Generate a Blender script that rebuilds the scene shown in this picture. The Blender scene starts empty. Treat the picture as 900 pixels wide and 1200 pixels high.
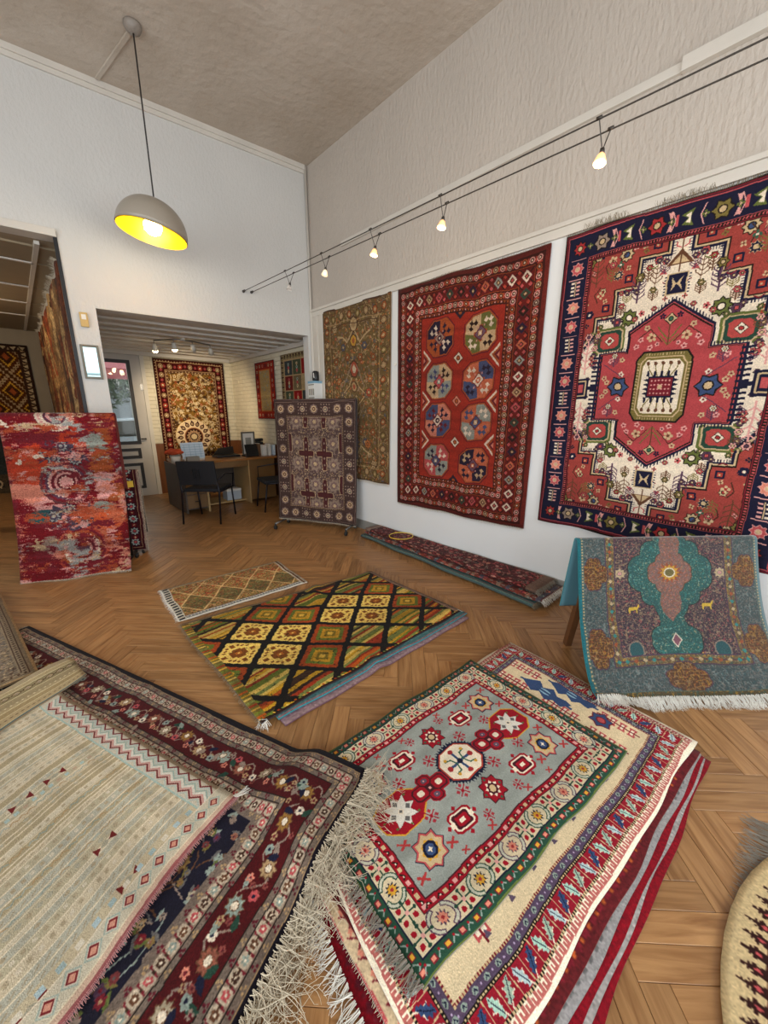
import bpy, bmesh, math, random
import numpy as np
from mathutils import Vector, Matrix
random.seed(5)
# ------------------------------------------------------------------ camera (eye height 1.45 m, pitched down 14 deg, 13 mm-equivalent lens)
SC = bpy.context.scene
COL = SC.collection
H = 1.45
FPX = 456.7
YAW, PITCH = math.radians(42.65), math.radians(14.14)
FW = Vector((math.sin(YAW) * math.cos(PITCH), math.cos(YAW) * math.cos(PITCH), -math.sin(PITCH)))
RT = Vector((math.cos(YAW), -math.sin(YAW), 0))
UP = RT.cross(FW)
cam_d = bpy.data.cameras.new('camera'); cam = bpy.data.objects.new('camera', cam_d); COL.objects.link(cam)
cam_d.sensor_fit = 'VERTICAL'; cam_d.sensor_height = 24; cam_d.lens = FPX / 1200 * 24; cam_d.clip_start = .02
cam.matrix_world = Matrix(((RT.x, UP.x, -FW.x, 0), (RT.y, UP.y, -FW.y, 0), (RT.z, UP.z, -FW.z, H), (0, 0, 0, 1)))
SC.camera = cam
# ------------------------------------------------------------------ world, daylight, exposure
w = bpy.data.worlds.new('world'); SC.world = w; w.use_nodes = True
bg = w.node_tree.nodes['Background']; bg.inputs[0].default_value = (.90, .96, 1, 1); bg.inputs[1].default_value = 5.0
SC.view_settings.view_transform = 'Standard'; SC.view_settings.look = 'None'; SC.view_settings.gamma = 1
SC.view_settings.use_curve_mapping = False
SC.view_settings.exposure = 0.05
SC.cycles.max_bounces = 8; SC.cycles.diffuse_bounces = 5; SC.cycles.caustics_reflective = False; SC.cycles.caustics_refractive = False
SC.cycles.sample_clamp_indirect = 6
def portal(name, loc, size, rot):
    d = bpy.data.lights.new(name, 'AREA'); d.shape = 'RECTANGLE'; d.size, d.size_y = size; d.cycles.is_portal = True
    o = bpy.data.objects.new(name, d); COL.objects.link(o); o.location = loc; o.rotation_euler = rot
# the shop front behind the camera and the side windows: openings in the walls, lit by the sky outside
portal('shopfront_portal', (-.2, -2.62, 1.75), (6.0, 2.9), (math.radians(90), 0, 0))
portal('side_window_portal', (-3.42, .8, 1.8), (5.0, 2.6), (math.radians(90), 0, math.radians(-90)))
# ------------------------------------------------------------------ photo pixel -> place, given the plane it lies on
def ray(x, y): return RT * ((x - 450) / FPX) - UP * ((y - 600) / FPX) + FW
def fl(x, y, z=0.0):
    d = ray(x, y); return Vector((0, 0, H)) + d * ((z - H) / d.z)
WX = 3.107                                  # right wall plane
FA = math.radians(-5.17)                    # the far wall is not quite square to it
FN = Vector((-math.sin(FA), math.cos(FA), 0)); FD = Vector((math.cos(FA), math.sin(FA), 0)); FDIST = 5.051
def wr(x, y, X=WX):
    d = ray(x, y); return Vector((0, 0, H)) + d * (X / d.x)
def wf(x, y, D=FDIST):
    d = ray(x, y); return Vector((0, 0, H)) + d * (D / d.dot(FN))
def ay(x, y, Y):
    d = ray(x, y); return Vector((0, 0, H)) + d * (Y / d.y)
CEIL = 4.37
CORNER = Vector((WX, (FDIST - WX * FN.x) / FN.y, 0))
def fwp(x, z=0, off=0):
    """point of the far wall at world x, moved off towards the camera"""
    return Vector((x, (FDIST - x * FN.x) / FN.y, z)) - FN * off
# ------------------------------------------------------------------ helpers
def tag(o, label=None, cat=None, group=None, kind=None):
    if label: o['label'] = label
    if cat: o['category'] = cat
    if group: o['group'] = group
    if kind: o['kind'] = kind
    return o
def empty(name, loc=(0, 0, 0), label=None, cat=None, group=None, rz=0, kind=None):
    o = bpy.data.objects.new(name, None); COL.objects.link(o); o.location = loc; o.rotation_euler = (0, 0, rz)
    o.empty_display_size = .05
    return tag(o, label, cat, group, kind)
def link(name, me, parent=None, keep=True):
    """link a mesh whose coordinates are in world space; with a parent they are kept where they are"""
    o = bpy.data.objects.new(name, me); COL.objects.link(o)
    if parent is not None:
        o.parent = parent
        if keep:
            def wm(q):
                B = Matrix.Translation(q.location) @ q.rotation_euler.to_matrix().to_4x4()
                return B if q.parent is None else wm(q.parent) @ q.matrix_parent_inverse @ B
            M = wm(parent)
            o.matrix_parent_inverse = M.inverted()
    return o
class MB:
    """collects simple solids and links them as ONE mesh object"""
    def __init__(s): s.bm = bmesh.new()
    def _add(s, vs, fs):
        v = [s.bm.verts.new(p) for p in vs]
        for f in fs:
            try: s.bm.faces.new([v[i] for i in f])
            except ValueError: pass
        return s
    def box(s, a, b, M=None):
        x0, y0, z0 = (min(a[i], b[i]) for i in range(3)); x1, y1, z1 = (max(a[i], b[i]) for i in range(3))
        vs = [Vector(p) for p in ((x0, y0, z0), (x1, y0, z0), (x1, y1, z0), (x0, y1, z0), (x0, y0, z1), (x1, y0, z1), (x1, y1, z1), (x0, y1, z1))]
        if M is not None: vs = [M @ p for p in vs]
        return s._add(vs, [(0, 3, 2, 1), (4, 5, 6, 7), (0, 1, 5, 4), (1, 2, 6, 5), (2, 3, 7, 6), (3, 0, 4, 7)])
    def prism(s, pts, z0, z1):
        """vertical prism over a ground polygon (counter-clockwise)"""
        n = len(pts)
        return s._add([Vector((p[0], p[1], z0)) for p in pts] + [Vector((p[0], p[1], z1)) for p in pts],
                      [tuple(range(n - 1, -1, -1)), tuple(range(n, 2 * n))] + [(i, (i + 1) % n, n + (i + 1) % n, n + i) for i in range(n)])
    def slab(s, q, n, t):
        """thick quad: four corner points pushed by t along n"""
        q = [Vector(p) for p in q]; n = Vector(n).normalized() * t
        return s._add(q + [p + n for p in q], [(3, 2, 1, 0), (4, 5, 6, 7), (0, 1, 5, 4), (1, 2, 6, 5), (2, 3, 7, 6), (3, 0, 4, 7)])
    def tube(s, pts, r, n=8, cap=True):
        pts = [Vector(p) for p in pts]; rings = []
        for i, p in enumerate(pts):
            d = (pts[min(i + 1, len(pts) - 1)] - pts[max(i - 1, 0)]).normalized()
            a = d.cross(Vector((0, 0, 1)) if abs(d.z) < .9 else Vector((1, 0, 0))).normalized(); b = d.cross(a)
            rr = r[i] if isinstance(r, (list, tuple)) else r
            rings.append([s.bm.verts.new(p + (a * math.cos(t) + b * math.sin(t)) * rr) for t in [k * 2 * math.pi / n for k in range(n)]])
        for A, B in zip(rings[:-1], rings[1:]):
            for k in range(n): s.bm.faces.new((A[k], A[(k + 1) % n], B[(k + 1) % n], B[k]))
        if cap:
            s.bm.faces.new(rings[0][::-1]); s.bm.faces.new(rings[-1])
        return s
    def lathe(s, prof, M=None, n=24):
        """profile of (radius, z) turned about z"""
        M = M or Matrix.Identity(4); rings = []
        for r, z in prof:
            if r < 1e-5: rings.append([s.bm.verts.new(M @ Vector((0, 0, z)))])
            else: rings.append([s.bm.verts.new(M @ Vector((r * math.cos(t), r * math.sin(t), z))) for t in [k * 2 * math.pi / n for k in range(n)]])
        for A, B in zip(rings[:-1], rings[1:]):
            for k in range(n):
                a, b = A[k % len(A)], A[(k + 1) % len(A)]; c, d = B[(k + 1) % len(B)], B[k % len(B)]
                f = []
                for v in (a, b, c, d):
                    if v not in f: f.append(v)
                if len(f) > 2:
                    try: s.bm.faces.new(f)
                    except ValueError: pass
        return s
    def build(s, name, m, parent=None, smooth=False, bevel=0, kind=None):
        bm = s.bm
        bmesh.ops.recalc_face_normals(bm, faces=bm.faces)
        if bevel:
            bmesh.ops.bevel(bm, geom=[e for e in bm.edges if e.calc_face_angle(0) > .6], offset=bevel, segments=2, affect='EDGES', profile=.6)
        me = bpy.data.meshes.new(name); bm.to_mesh(me); bm.free()
        me.materials.append(M[m] if isinstance(m, str) else m)
        if smooth:
            for p in me.polygons: p.use_smooth = True
        o = link(name, me, parent)
        if kind: o['kind'] = kind
        return o
def struct(o): o['kind'] = 'structure'; return o
# ------------------------------------------------------------------ materials
M = {}
def node(nt, t, **kw):
    n = nt.nodes.new(t)
    for k, v in kw.items():
        if k in n.inputs.keys() if isinstance(k, str) else False: n.inputs[k].default_value = v
        else: setattr(n, k, v)
    return n
def srgb(c):
    if isinstance(c, str): c = [int(c[i:i + 2], 16) / 255 for i in (0, 2, 4)]
    return tuple((x / 12.92 if x <= .04045 else ((x + .055) / 1.055) ** 2.4) for x in c) + (1,)
def mat(name, c, rough=.6, metal=0, bump=0, bscale=60, vary=0, vscale=4, emit=None, estr=0, spec=.5, stretch=(1, 1, 1), c2=None, coat=0, sheen=0, detail=4, bdist=.02):
    m = bpy.data.materials.new(name); m.use_nodes = True; nt = m.node_tree; b = nt.nodes['Principled BSDF']
    b.inputs['Base Color'].default_value = srgb(c); b.inputs['Roughness'].default_value = rough; b.inputs['Metallic'].default_value = metal
    b.inputs['Specular IOR Level'].default_value = spec; b.inputs['Coat Weight'].default_value = coat; b.inputs['Sheen Weight'].default_value = sheen
    if vary or bump:
        tc = nt.nodes.new('ShaderNodeTexCoord'); mp = nt.nodes.new('ShaderNodeMapping'); mp.inputs['Scale'].default_value = stretch
        nt.links.new(tc.outputs['Object'], mp.inputs['Vector'])
    if vary:
        n = nt.nodes.new('ShaderNodeTexNoise'); n.inputs['Scale'].default_value = vscale; n.inputs['Detail'].default_value = 6
        nt.links.new(mp.outputs[0], n.inputs['Vector'])
        r = nt.nodes.new('ShaderNodeValToRGB'); r.color_ramp.elements[0].position = .3; r.color_ramp.elements[1].position = .7
        base = srgb(c)
        lo = srgb(c2) if c2 else tuple(x * (1 - vary) for x in base[:3]) + (1,)
        r.color_ramp.elements[0].color = lo; r.color_ramp.elements[1].color = base
        nt.links.new(n.outputs['Fac'], r.inputs[0]); nt.links.new(r.outputs[0], b.inputs['Base Color'])
    if bump:
        n = nt.nodes.new('ShaderNodeTexNoise'); n.inputs['Scale'].default_value = bscale; n.inputs['Detail'].default_value = detail
        nt.links.new(mp.outputs[0], n.inputs['Vector'])
        bp = nt.nodes.new('ShaderNodeBump'); bp.inputs['Strength'].default_value = bump; bp.inputs['Distance'].default_value = bdist
        nt.links.new(n.outputs['Fac'], bp.inputs['Height']); nt.links.new(bp.outputs[0], b.inputs['Normal'])
    if emit:
        b.inputs['Emission Color'].default_value = srgb(emit); b.inputs['Emission Strength'].default_value = estr
    M[name] = m
    return m
mat('stucco', 'BFB5AA', .75, bump=.6, bscale=42, detail=8, stretch=(1, 1, .4), vary=.08, vscale=2, bdist=.02)
mat('wall_white', 'CCCAC6', .7, bump=.35, bscale=40, detail=7, stretch=(1, 1, .6), vary=.07, vscale=1.5)
mat('board_white', 'DEDFDE', .6, bump=.08, bscale=12, vary=.05, vscale=1.5)
mat('ceiling_paint', 'C4B9AC', .85, bump=.6, bscale=14, vary=.12, vscale=1.3, c2='B0A292')
mat('trim_paint', 'D0CAC0', .5, bump=.1, bscale=25, vary=.1, vscale=3)
mat('grey_skirting', '8C8983', .5, vary=.1, vscale=3)
mat('brick_paint', 'D8CFB8', .6, bump=.2, bscale=40, vary=.1, vscale=5)
mat('mortar', 'B9B09A', .8)
mat('slat_paint', 'CFC9C0', .6, vary=.1, vscale=3)
mat('wood_panel', '7A4A28', .4, vary=.35, vscale=5, stretch=(6, 6, .6))
mat('dark_gap', '2A1B10', .8)
mat('dark_plaster', '9C8C74', .8, vary=.1)
mat('beige_panel', '8F7F66', .7, vary=.1)
mat('steel', '8C8C8C', .35, 1); mat('dark_steel', '2A2A2C', .45, .6); mat('black_plastic', '141416', .45); mat('rubber', '1B1B1B', .7)
mat('pale_cotton', 'D8CDB8', .9, vary=.15, vscale=30)
mat('wool_cream', 'CDBFA6', .9, vary=.2, vscale=30)
mat('wool_grey', '9A9184', .9, vary=.25, vscale=20)
mat('wool_white', 'E6E2D8', .9, vary=.1, vscale=30)
mat('jute', '8E7F66', .9, vary=.2, vscale=20)
# ------------------------------------------------------------------ rugs
IMG = {}
def rug_mat(key, sheen=.04, bump=.35, rough=.9, tint=1.0, dens=220):
    A = ARTS[key]()
    im = bpy.data.images.new('pattern_' + key, A.nx, A.ny)
    px = np.ones((A.ny, A.nx, 4), np.float32); px[..., :3] = np.clip(A.a * tint, 0, 1)
    im.pixels.foreach_set(px.ravel()); im.update(); im.pack()
    m = bpy.data.materials.new('rug_' + key); m.use_nodes = True; nt = m.node_tree; b = nt.nodes['Principled BSDF']
    t = nt.nodes.new('ShaderNodeTexImage'); t.image = im; t.extension = 'MIRROR'
    nt.links.new(t.outputs[0], b.inputs['Base Color'])
    b.inputs['Roughness'].default_value = rough; b.inputs['Sheen Weight'].default_value = sheen; b.inputs['Sheen Roughness'].default_value = .5
    b.inputs['Specular IOR Level'].default_value = .08
    tc = nt.nodes.new('ShaderNodeTexCoord'); n = nt.nodes.new('ShaderNodeTexNoise'); n.inputs['Scale'].default_value = dens; n.inputs['Detail'].default_value = 2
    nt.links.new(tc.outputs['Object'], n.inputs['Vector'])
    bp = nt.nodes.new('ShaderNodeBump'); bp.inputs['Strength'].default_value = bump; bp.inputs['Distance'].default_value = .004
    nt.links.new(n.outputs['Fac'], bp.inputs['Height']); nt.links.new(bp.outputs[0], b.inputs['Normal'])
    M['rug_' + key] = m
    return m
def sheet(name, fn, nu, nv, thick, mats, parent=None, kind=None, vs=1.0):
    """thick cloth: fn(u, v) gives the face side; slots face, back, edge"""
    P = [[Vector(fn(i / nu, j / nv)) for i in range(nu + 1)] for j in range(nv + 1)]
    N = [[None] * (nu + 1) for _ in range(nv + 1)]
    for j in range(nv + 1):
        for i in range(nu + 1):
            a = P[j][min(i + 1, nu)] - P[j][max(i - 1, 0)]; b = P[min(j + 1, nv)][i] - P[max(j - 1, 0)][i]
            n = a.cross(b); N[j][i] = n.normalized() if n.length > 1e-9 else Vector((0, 0, 1))
    W1 = nu + 1; K = W1 * (nv + 1)
    vts = [tuple(P[j][i]) for j in range(nv + 1) for i in range(W1)] + [tuple(P[j][i] - N[j][i] * thick) for j in range(nv + 1) for i in range(W1)]
    fs, mi = [], []
    for j in range(nv):
        for i in range(nu):
            a = j * W1 + i; q = (a, a + 1, a + W1 + 1, a + W1)
            fs.append(q); mi.append(0); fs.append(tuple(K + x for x in q[::-1])); mi.append(1)
    for i in range(nu):
        fs.append((i + 1, i, K + i, K + i + 1)); a = nv * W1 + i; fs.append((a, a + 1, K + a + 1, K + a)); mi += [2, 2]
    for j in range(nv):
        a = j * W1; fs.append((a, a + W1, K + a + W1, K + a)); a += nu; fs.append((a + W1, a, K + a, K + a + W1)); mi += [2, 2]
    me = bpy.data.meshes.new(name); me.from_pydata(vts, [], fs)
    me.polygons.foreach_set('material_index', mi); me.polygons.foreach_set('use_smooth', [m < 2 for m in mi])
    uv = me.uv_layers.new(name='UVMap')
    li = np.empty(len(me.loops), np.int32); me.loops.foreach_get('vertex_index', li); li = li % K
    co = np.column_stack([(li % W1) / nu, (li // W1) / nv * vs]).astype(np.float32)
    uv.data.foreach_set('uv', co.ravel())
    for m in mats: me.materials.append(M[m] if isinstance(m, str) else m)
    return link(name, me, parent)
def fringe(name, base, m, parent, length=.06, per_m=260, r=.0011, seg=4, curl=.25, drop=0.0, spread=.12, seed=1, floor=None, lenvar=.25, lift=0.0, clump=0):
    """strands: base = list of (point, outward direction) along the edge; one mesh of many thin tubes"""
    rg = random.Random(seed)
    pts = [Vector(p) for p, d in base]; ds = [Vector(d).normalized() for p, d in base]
    acc = [0]
    for a, b in zip(pts[:-1], pts[1:]): acc.append(acc[-1] + (b - a).length)
    n = max(4, int(acc[-1] * per_m)); vs, fs = [], []
    knots = {}
    for k in range(n):
        t = (k + rg.random()) / n * acc[-1]
        if clump:
            kk = int(t / clump); tc_ = (kk + .5) * clump
            t = t * .55 + min(tc_, acc[-1]) * .45
        i = 0
        while i < len(acc) - 2 and acc[i + 1] < t: i += 1
        f = (t - acc[i]) / max(1e-9, acc[i + 1] - acc[i])
        p = pts[i].lerp(pts[i + 1], f); d = ds[i].lerp(ds[i + 1], f).normalized(); e = (pts[i + 1] - pts[i]).normalized()
        if clump:
            if kk not in knots: knots[kk] = (rg.gauss(0, spread), rg.uniform(.8, 1.15))
            d = (d + e * (knots[kk][0] + rg.gauss(0, spread * .3))).normalized(); L = length * knots[kk][1] * rg.uniform(1 - lenvar, 1)
        else:
            d = (d + e * rg.gauss(0, spread)).normalized(); L = length * rg.uniform(1 - lenvar, 1 + lenvar)
        q = p - d * .004 + Vector((0, 0, rg.uniform(0, lift))); ph = rg.uniform(0, 6.28); am = rg.gauss(0, curl); fq = rg.uniform(2, 2 + 6 * curl)
        dirv = d.copy(); ring0 = None
        for s in range(seg + 1):
            u = s / seg
            side = dirv.cross(Vector((0, 0, 1)))
            side = side.normalized() if side.length > 1e-4 else e
            upv = side.cross(dirv).normalized()
            rr = r * (1 - .5 * u)
            b0 = len(vs)
            for a in (0, 2.094, 4.189): vs.append(tuple(q + side * (rr * math.cos(a)) + upv * (rr * math.sin(a))))
            if s:
                for a in range(3): fs.append((b0 - 3 + a, b0 - 3 + (a + 1) % 3, b0 + (a + 1) % 3, b0 + a))
            dirv = (dirv + e * (am * math.cos(ph + fq * u) * (.5 + u)) + Vector((0, 0, -drop * (1 if s == 0 else .6)))).normalized()
            q = q + dirv * (L / seg)
            if floor is not None:
                fz = (floor(q.x, q.y) if callable(floor) else floor) + r
                if q.z < fz: q.z = fz + rg.uniform(0, lift * .6)
    me = bpy.data.meshes.new(name); me.from_pydata(vs, [], fs); me.materials.append(M[m])
    me.polygons.foreach_set('use_smooth', [True] * len(fs))
    o = link(name, me, parent); o['kind'] = 'stuff'
    return o
def bil(bl, br, tr, tl):
    bl, br, tr, tl = (Vector(p) for p in (bl, br, tr, tl))
    return lambda u, v: (bl * (1 - u) + br * u) * (1 - v) + (tl * (1 - u) + tr * u) * v
def edge_pts(fn, side, n=24, o=.002):
    """points and outward directions along one edge of a cloth: 'b','t','l','r'"""
    out = []
    for k in range(n + 1):
        t = k / n
        if side == 'b': p, q = fn(t, 0), fn(t, .02)
        elif side == 't': p, q = fn(t, 1), fn(t, .98)
        elif side == 'l': p, q = fn(0, t), fn(.02, t)
        else: p, q = fn(1, t), fn(.98, t)
        p, q = Vector(p), Vector(q)
        out.append((p, (p - q)))
    return out
# ------------------------------------------------------------------ rug pattern painter (numpy, knots drawn in code)
def hx(s):
    return np.array([int(s[i:i + 2], 16) / 255 for i in (0, 2, 4)], dtype=np.float32)
PAL = {k: hx(v) for k, v in dict(
    ivory='E3D5BC', cream='D9C39B', white='EDE6DA', navy='13162C', black='17130F', red='98292B', brick='A53A2C', rose='B54C4E',
    maroon='561620', wine='6E1A24', crimson='98142A', pink='D79A92', salmon='CF7F68', orange='BC6630', gold='C9952F', yellow='DDB63A',
    olive='6E6331', moss='59652F', green='2F5A45', dkgreen='1F3F31', sage='87958A', sky='8FB2C2', blue='34486E', teal='2F857F',
    dkteal='1E4F53', grey='9AA09A', dgrey='5E5C5A', brown='5B3A26', dkbrown='3A2419', tan='A98B63', taupe='8C7A6C', plum='4D3348',
    purple='5A4A5C', lilac='A893B0', rust='9C4A23', mint='A9CDBB', coral='BD6242', sand='C2A97F').items()}
def col(c):
    return PAL[c] if isinstance(c, str) else np.asarray(c, dtype=np.float32)
class Art:
    def __init__(s, w, h, res, base):
        s.w, s.h, s.res = w, h, res
        s.nx, s.ny = int(round(w * res)), int(round(h * res))
        s.a = np.empty((s.ny, s.nx, 3), np.float32); s.a[:] = col(base)
        s.T = [np.array([[1, 0, 0], [0, 1, 0]], float)]
        s.clip = None
        s.rng = np.random.default_rng(7)
    # ---- transforms
    def push(s, mats):
        old = s.T
        out = []
        for M in old:
            for m in mats:
                A = M[:, :2] @ m[:, :2]
                b = M[:, :2] @ m[:, 2] + M[:, 2]
                out.append(np.column_stack([A, b]))
        s.T = out
        return old
    def at(s, x, y, ang=0, sc=1, fn=None, *args, **kw):
        c, n = math.cos(ang), math.sin(ang)
        sx, sy = sc if isinstance(sc, tuple) else (sc, sc)
        old = s.push([np.array([[c * sx, -n * sy, x], [n * sx, c * sy, y]])])
        fn(s, *args, **kw)
        s.T = old
    def sym(s, x, y, kind, fn, *args, **kw):
        I = [(1, 1)]
        if kind == 'x': I = [(1, 1), (-1, 1)]
        if kind == 'y': I = [(1, 1), (1, -1)]
        if kind == '4': I = [(1, 1), (-1, 1), (1, -1), (-1, -1)]
        if isinstance(kind, int):
            mats = [np.array([[math.cos(t), -math.sin(t), x], [math.sin(t), math.cos(t), y]]) for t in np.arange(kind) * 2 * math.pi / kind]
        else:
            mats = [np.array([[i, 0, x], [0, j, y]], float) for i, j in I]
        old = s.push(mats); fn(s, *args, **kw); s.T = old
    # ---- shapes
    def _fill(s, P, c):
        x0, y0 = np.floor(P.min(0)).astype(int); x1, y1 = np.ceil(P.max(0)).astype(int) + 1
        x0, y0 = max(x0, 0), max(y0, 0); x1, y1 = min(x1, s.nx), min(y1, s.ny)
        if x1 <= x0 or y1 <= y0: return
        ys = np.arange(y0, y1) + .5; xs = np.arange(x0, x1) + .5
        m = np.zeros((y1 - y0, x1 - x0), bool)
        Q = np.roll(P, -1, 0)
        for (ax, ay), (bx, by) in zip(P, Q):
            if ay == by: continue
            cd = (ay > ys) != (by > ys)
            if not cd.any(): continue
            r = np.nonzero(cd)[0]
            xc = ax + (ys[r] - ay) * (bx - ax) / (by - ay)
            m[r] ^= xs[None, :] < xc[:, None]
        if s.clip is not None: m &= s.clip[y0:y1, x0:x1]
        s.a[y0:y1, x0:x1][m] = c
    def poly(s, pts, c):
        c = col(c); p = np.asarray(pts, float)
        for M in s.T: s._fill((p @ M[:, :2].T + M[:, 2]) * s.res, c)
    def rect(s, x0, y0, x1, y1, c): s.poly([(x0, y0), (x1, y0), (x1, y1), (x0, y1)], c)
    def ell(s, x, y, rx, ry, c, n=14):
        t = np.arange(n) * 2 * math.pi / n + .1
        s.poly(np.column_stack([x + rx * np.cos(t), y + ry * np.sin(t)]), c)
    def dia(s, x, y, rx, ry, c): s.poly([(x - rx, y), (x, y - ry), (x + rx, y), (x, y + ry)], c)
    def oct(s, x, y, rx, ry, c, k=.45):
        s.poly([(x - rx, y - ry * k), (x - rx * k, y - ry), (x + rx * k, y - ry), (x + rx, y - ry * k), (x + rx, y + ry * k), (x + rx * k, y + ry), (x - rx * k, y + ry), (x - rx, y + ry * k)], c)
    def star(s, x, y, r, r2, n, c, ph=0.0):
        t = np.arange(2 * n) * math.pi / n + ph
        q = np.where(np.arange(2 * n) % 2 == 0, r, r2)
        s.poly(np.column_stack([x + q * np.cos(t), y + q * np.sin(t)]), c)
    def line(s, pts, wd, c):
        c = col(c)
        for (ax, ay), (bx, by) in zip(pts[:-1], pts[1:]):
            L = math.hypot(bx - ax, by - ay)
            if L == 0: continue
            ux, uy = (bx - ax) / L * wd / 2, (by - ay) / L * wd / 2
            s.poly([(ax - ux - uy, ay - uy + ux), (bx + ux - uy, by + uy + ux), (bx + ux + uy, by + uy - ux), (ax - ux + uy, ay - uy - ux)], c)
    def outline(s, pts, wd, c): s.line(list(pts) + [pts[0]], wd, c)
    def frame(s, i0, i1, c):
        R = lambda v: int(round(v * s.res)); c = col(c)
        a, b = R(i0), R(i1)
        s.a[a:b, a:s.nx - a] = c; s.a[s.ny - b:s.ny - a, a:s.nx - a] = c
        s.a[a:s.ny - a, a:b] = c; s.a[a:s.ny - a, s.nx - b:s.nx - a] = c
    def border(s, i0, i1, pitch, fn, corner=None, sides='btlr'):
        """motifs along a rectangular band between insets i0 and i1; local u runs along it, v points to the rug centre"""
        m = (i0 + i1) / 2
        def run(n, pos, ang, L):
            p = L / n
            for k in range(n):
                s.at(*pos((k + .5) * p + i1), ang, 1, fn, k, p)
        lw, lh = s.w - 2 * i1, s.h - 2 * i1
        nw, nh = max(1, round(lw / pitch)), max(1, round(lh / pitch))
        if 'b' in sides: run(nw, lambda t: (t, m), 0, lw)
        if 't' in sides: run(nw, lambda t: (s.w - t, s.h - m), math.pi, lw)
        if 'r' in sides: run(nh, lambda t: (s.w - m, t), math.pi / 2, lh)
        if 'l' in sides: run(nh, lambda t: (m, s.h - t), -math.pi / 2, lh)
        cf = corner or fn
        if cf:
            for q, (x, y) in enumerate(((m, m), (s.w - m, m), (s.w - m, s.h - m), (m, s.h - m))):
                s.at(x, y, q * math.pi / 2, 1, cf, 0, i1 - i0)
    def mask(s, fn, *args):
        """boolean mask of what fn paints"""
        keep, kc = s.a, s.clip
        s.a = np.zeros_like(keep); s.clip = None
        fn(s, *args)
        m = s.a.sum(2) > 0
        s.a, s.clip = keep, kc
        return m
    def scatter(s, x0, y0, x1, y1, d, fn, jit=.35):
        nx, ny = max(1, int((x1 - x0) / d)), max(1, int((y1 - y0) / d))
        for j in range(ny):
            for i in range(nx):
                o = .5 if j % 2 else 0
                x = x0 + (i + .5 + (o - .25) + s.rng.uniform(-jit, jit)) * (x1 - x0) / nx
                y = y0 + (j + .5 + s.rng.uniform(-jit, jit)) * (y1 - y0) / ny
                s.at(x, y, s.rng.uniform(0, 6.28), s.rng.uniform(.8, 1.2), fn, int(s.rng.integers(1000)))
    def finish(s, wob=.004, abrash=.05, grain=.06, knot=None, fade=0, seed=1):
        """hand-made wobble of the drawing, dye bands and knot-to-knot colour change"""
        r = np.random.default_rng(seed)
        ny, nx = s.ny, s.nx
        def sm(n, L, amp):
            k = max(3, int(n / L) + 3); y = r.normal(size=k)
            return np.interp(np.linspace(0, k - 1, n), np.arange(k), y) * amp
        dx = sm(ny, .12 * s.res, wob * s.res); dy = sm(nx, .12 * s.res, wob * s.res)
        X = np.clip((np.arange(nx)[None, :] + dx[:, None]).round().astype(int), 0, nx - 1)
        Y = np.clip((np.arange(ny)[:, None] + dy[None, :]).round().astype(int), 0, ny - 1)
        a = s.a[Y, X]
        a = a * (1 + sm(ny, .03 * s.res, abrash) + sm(ny, .3 * s.res, abrash))[:, None, None]
        a = a * (1 + r.normal(size=(ny, nx, 1)).astype(np.float32) * grain)
        if fade: a = a * (1 - fade) + fade * a.mean((0, 1))
        s.a = np.clip(a, 0, 1).astype(np.float32)
        return s
# ---- small motifs shared by many rugs (unit about 1, scaled by the caller)
def rosette(A, k=0, p=0, c1='rose', c2='ivory', c3='navy', n=8, r=.5):
    A.star(0, 0, r * 1.12, r * .8, n, c3); A.star(0, 0, r, r * .66, n, c1); A.ell(0, 0, r * .45, r * .45, c3, 10); A.ell(0, 0, r * .33, r * .33, c2, 8)
def flower(A, k=0, p=0, c1='rose', c2='gold', n=5, r=.5):
    for i in range(n):
        t = i * 2 * math.pi / n
        A.ell(r * .6 * math.cos(t), r * .6 * math.sin(t), r * .36, r * .36, c1, 7)
    A.ell(0, 0, r * .3, r * .3, c2, 7)
def leaf(A, k=0, p=0, c='green', L=1, wd=.35):
    A.poly([(0, 0), (L * .3, wd * .5), (L * .7, wd * .38), (L, 0), (L * .7, -wd * .38), (L * .3, -wd * .5)], c)
def palmette(A, k=0, p=0, c1='rose', c2='ivory', c3='navy', r=.5):
    A.poly([(-.5 * r, -r), (-r, -.1 * r), (-.8 * r, .7 * r), (0, 1.2 * r), (.8 * r, .7 * r), (r, -.1 * r), (.5 * r, -r)], c3)
    A.poly([(-.35 * r, -.8 * r), (-.8 * r, -.1 * r), (-.6 * r, .55 * r), (0, 1.0 * r), (.6 * r, .55 * r), (.8 * r, -.1 * r), (.35 * r, -.8 * r)], c1)
    A.poly([(-.2 * r, -.4 * r), (-.4 * r, .1 * r), (0, .65 * r), (.4 * r, .1 * r), (.2 * r, -.4 * r)], c2)
def vine(A, x0, x1, amp, per, wd, c):
    t = np.linspace(x0, x1, max(8, int((x1 - x0) / per * 8)))
    A.line(list(zip(t, amp * np.sin(t * 2 * math.pi / per))), wd, c)
# ------------------------------------------------------------------ the single rug patterns
ARTS = {}
def art(f): ARTS[f.__name__[4:]] = f; return f
def guard(A, i0, i1, base, c1, pitch, r, line='black', lw=.006, c2=None):
    """narrow band of dots or small rosettes between two lines"""
    A.frame(i0, i1, base)
    cs = [c1, c2 or c1]
    A.border(i0, i1, pitch, lambda A, k, p: (A.dia(0, 0, r * 1.1, r, cs[k % 2]), A.ell(0, 0, r * .35, r * .35, base, 5)))
    A.frame(i0, i0 + lw, line); A.frame(i1 - lw, i1, line)

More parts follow.
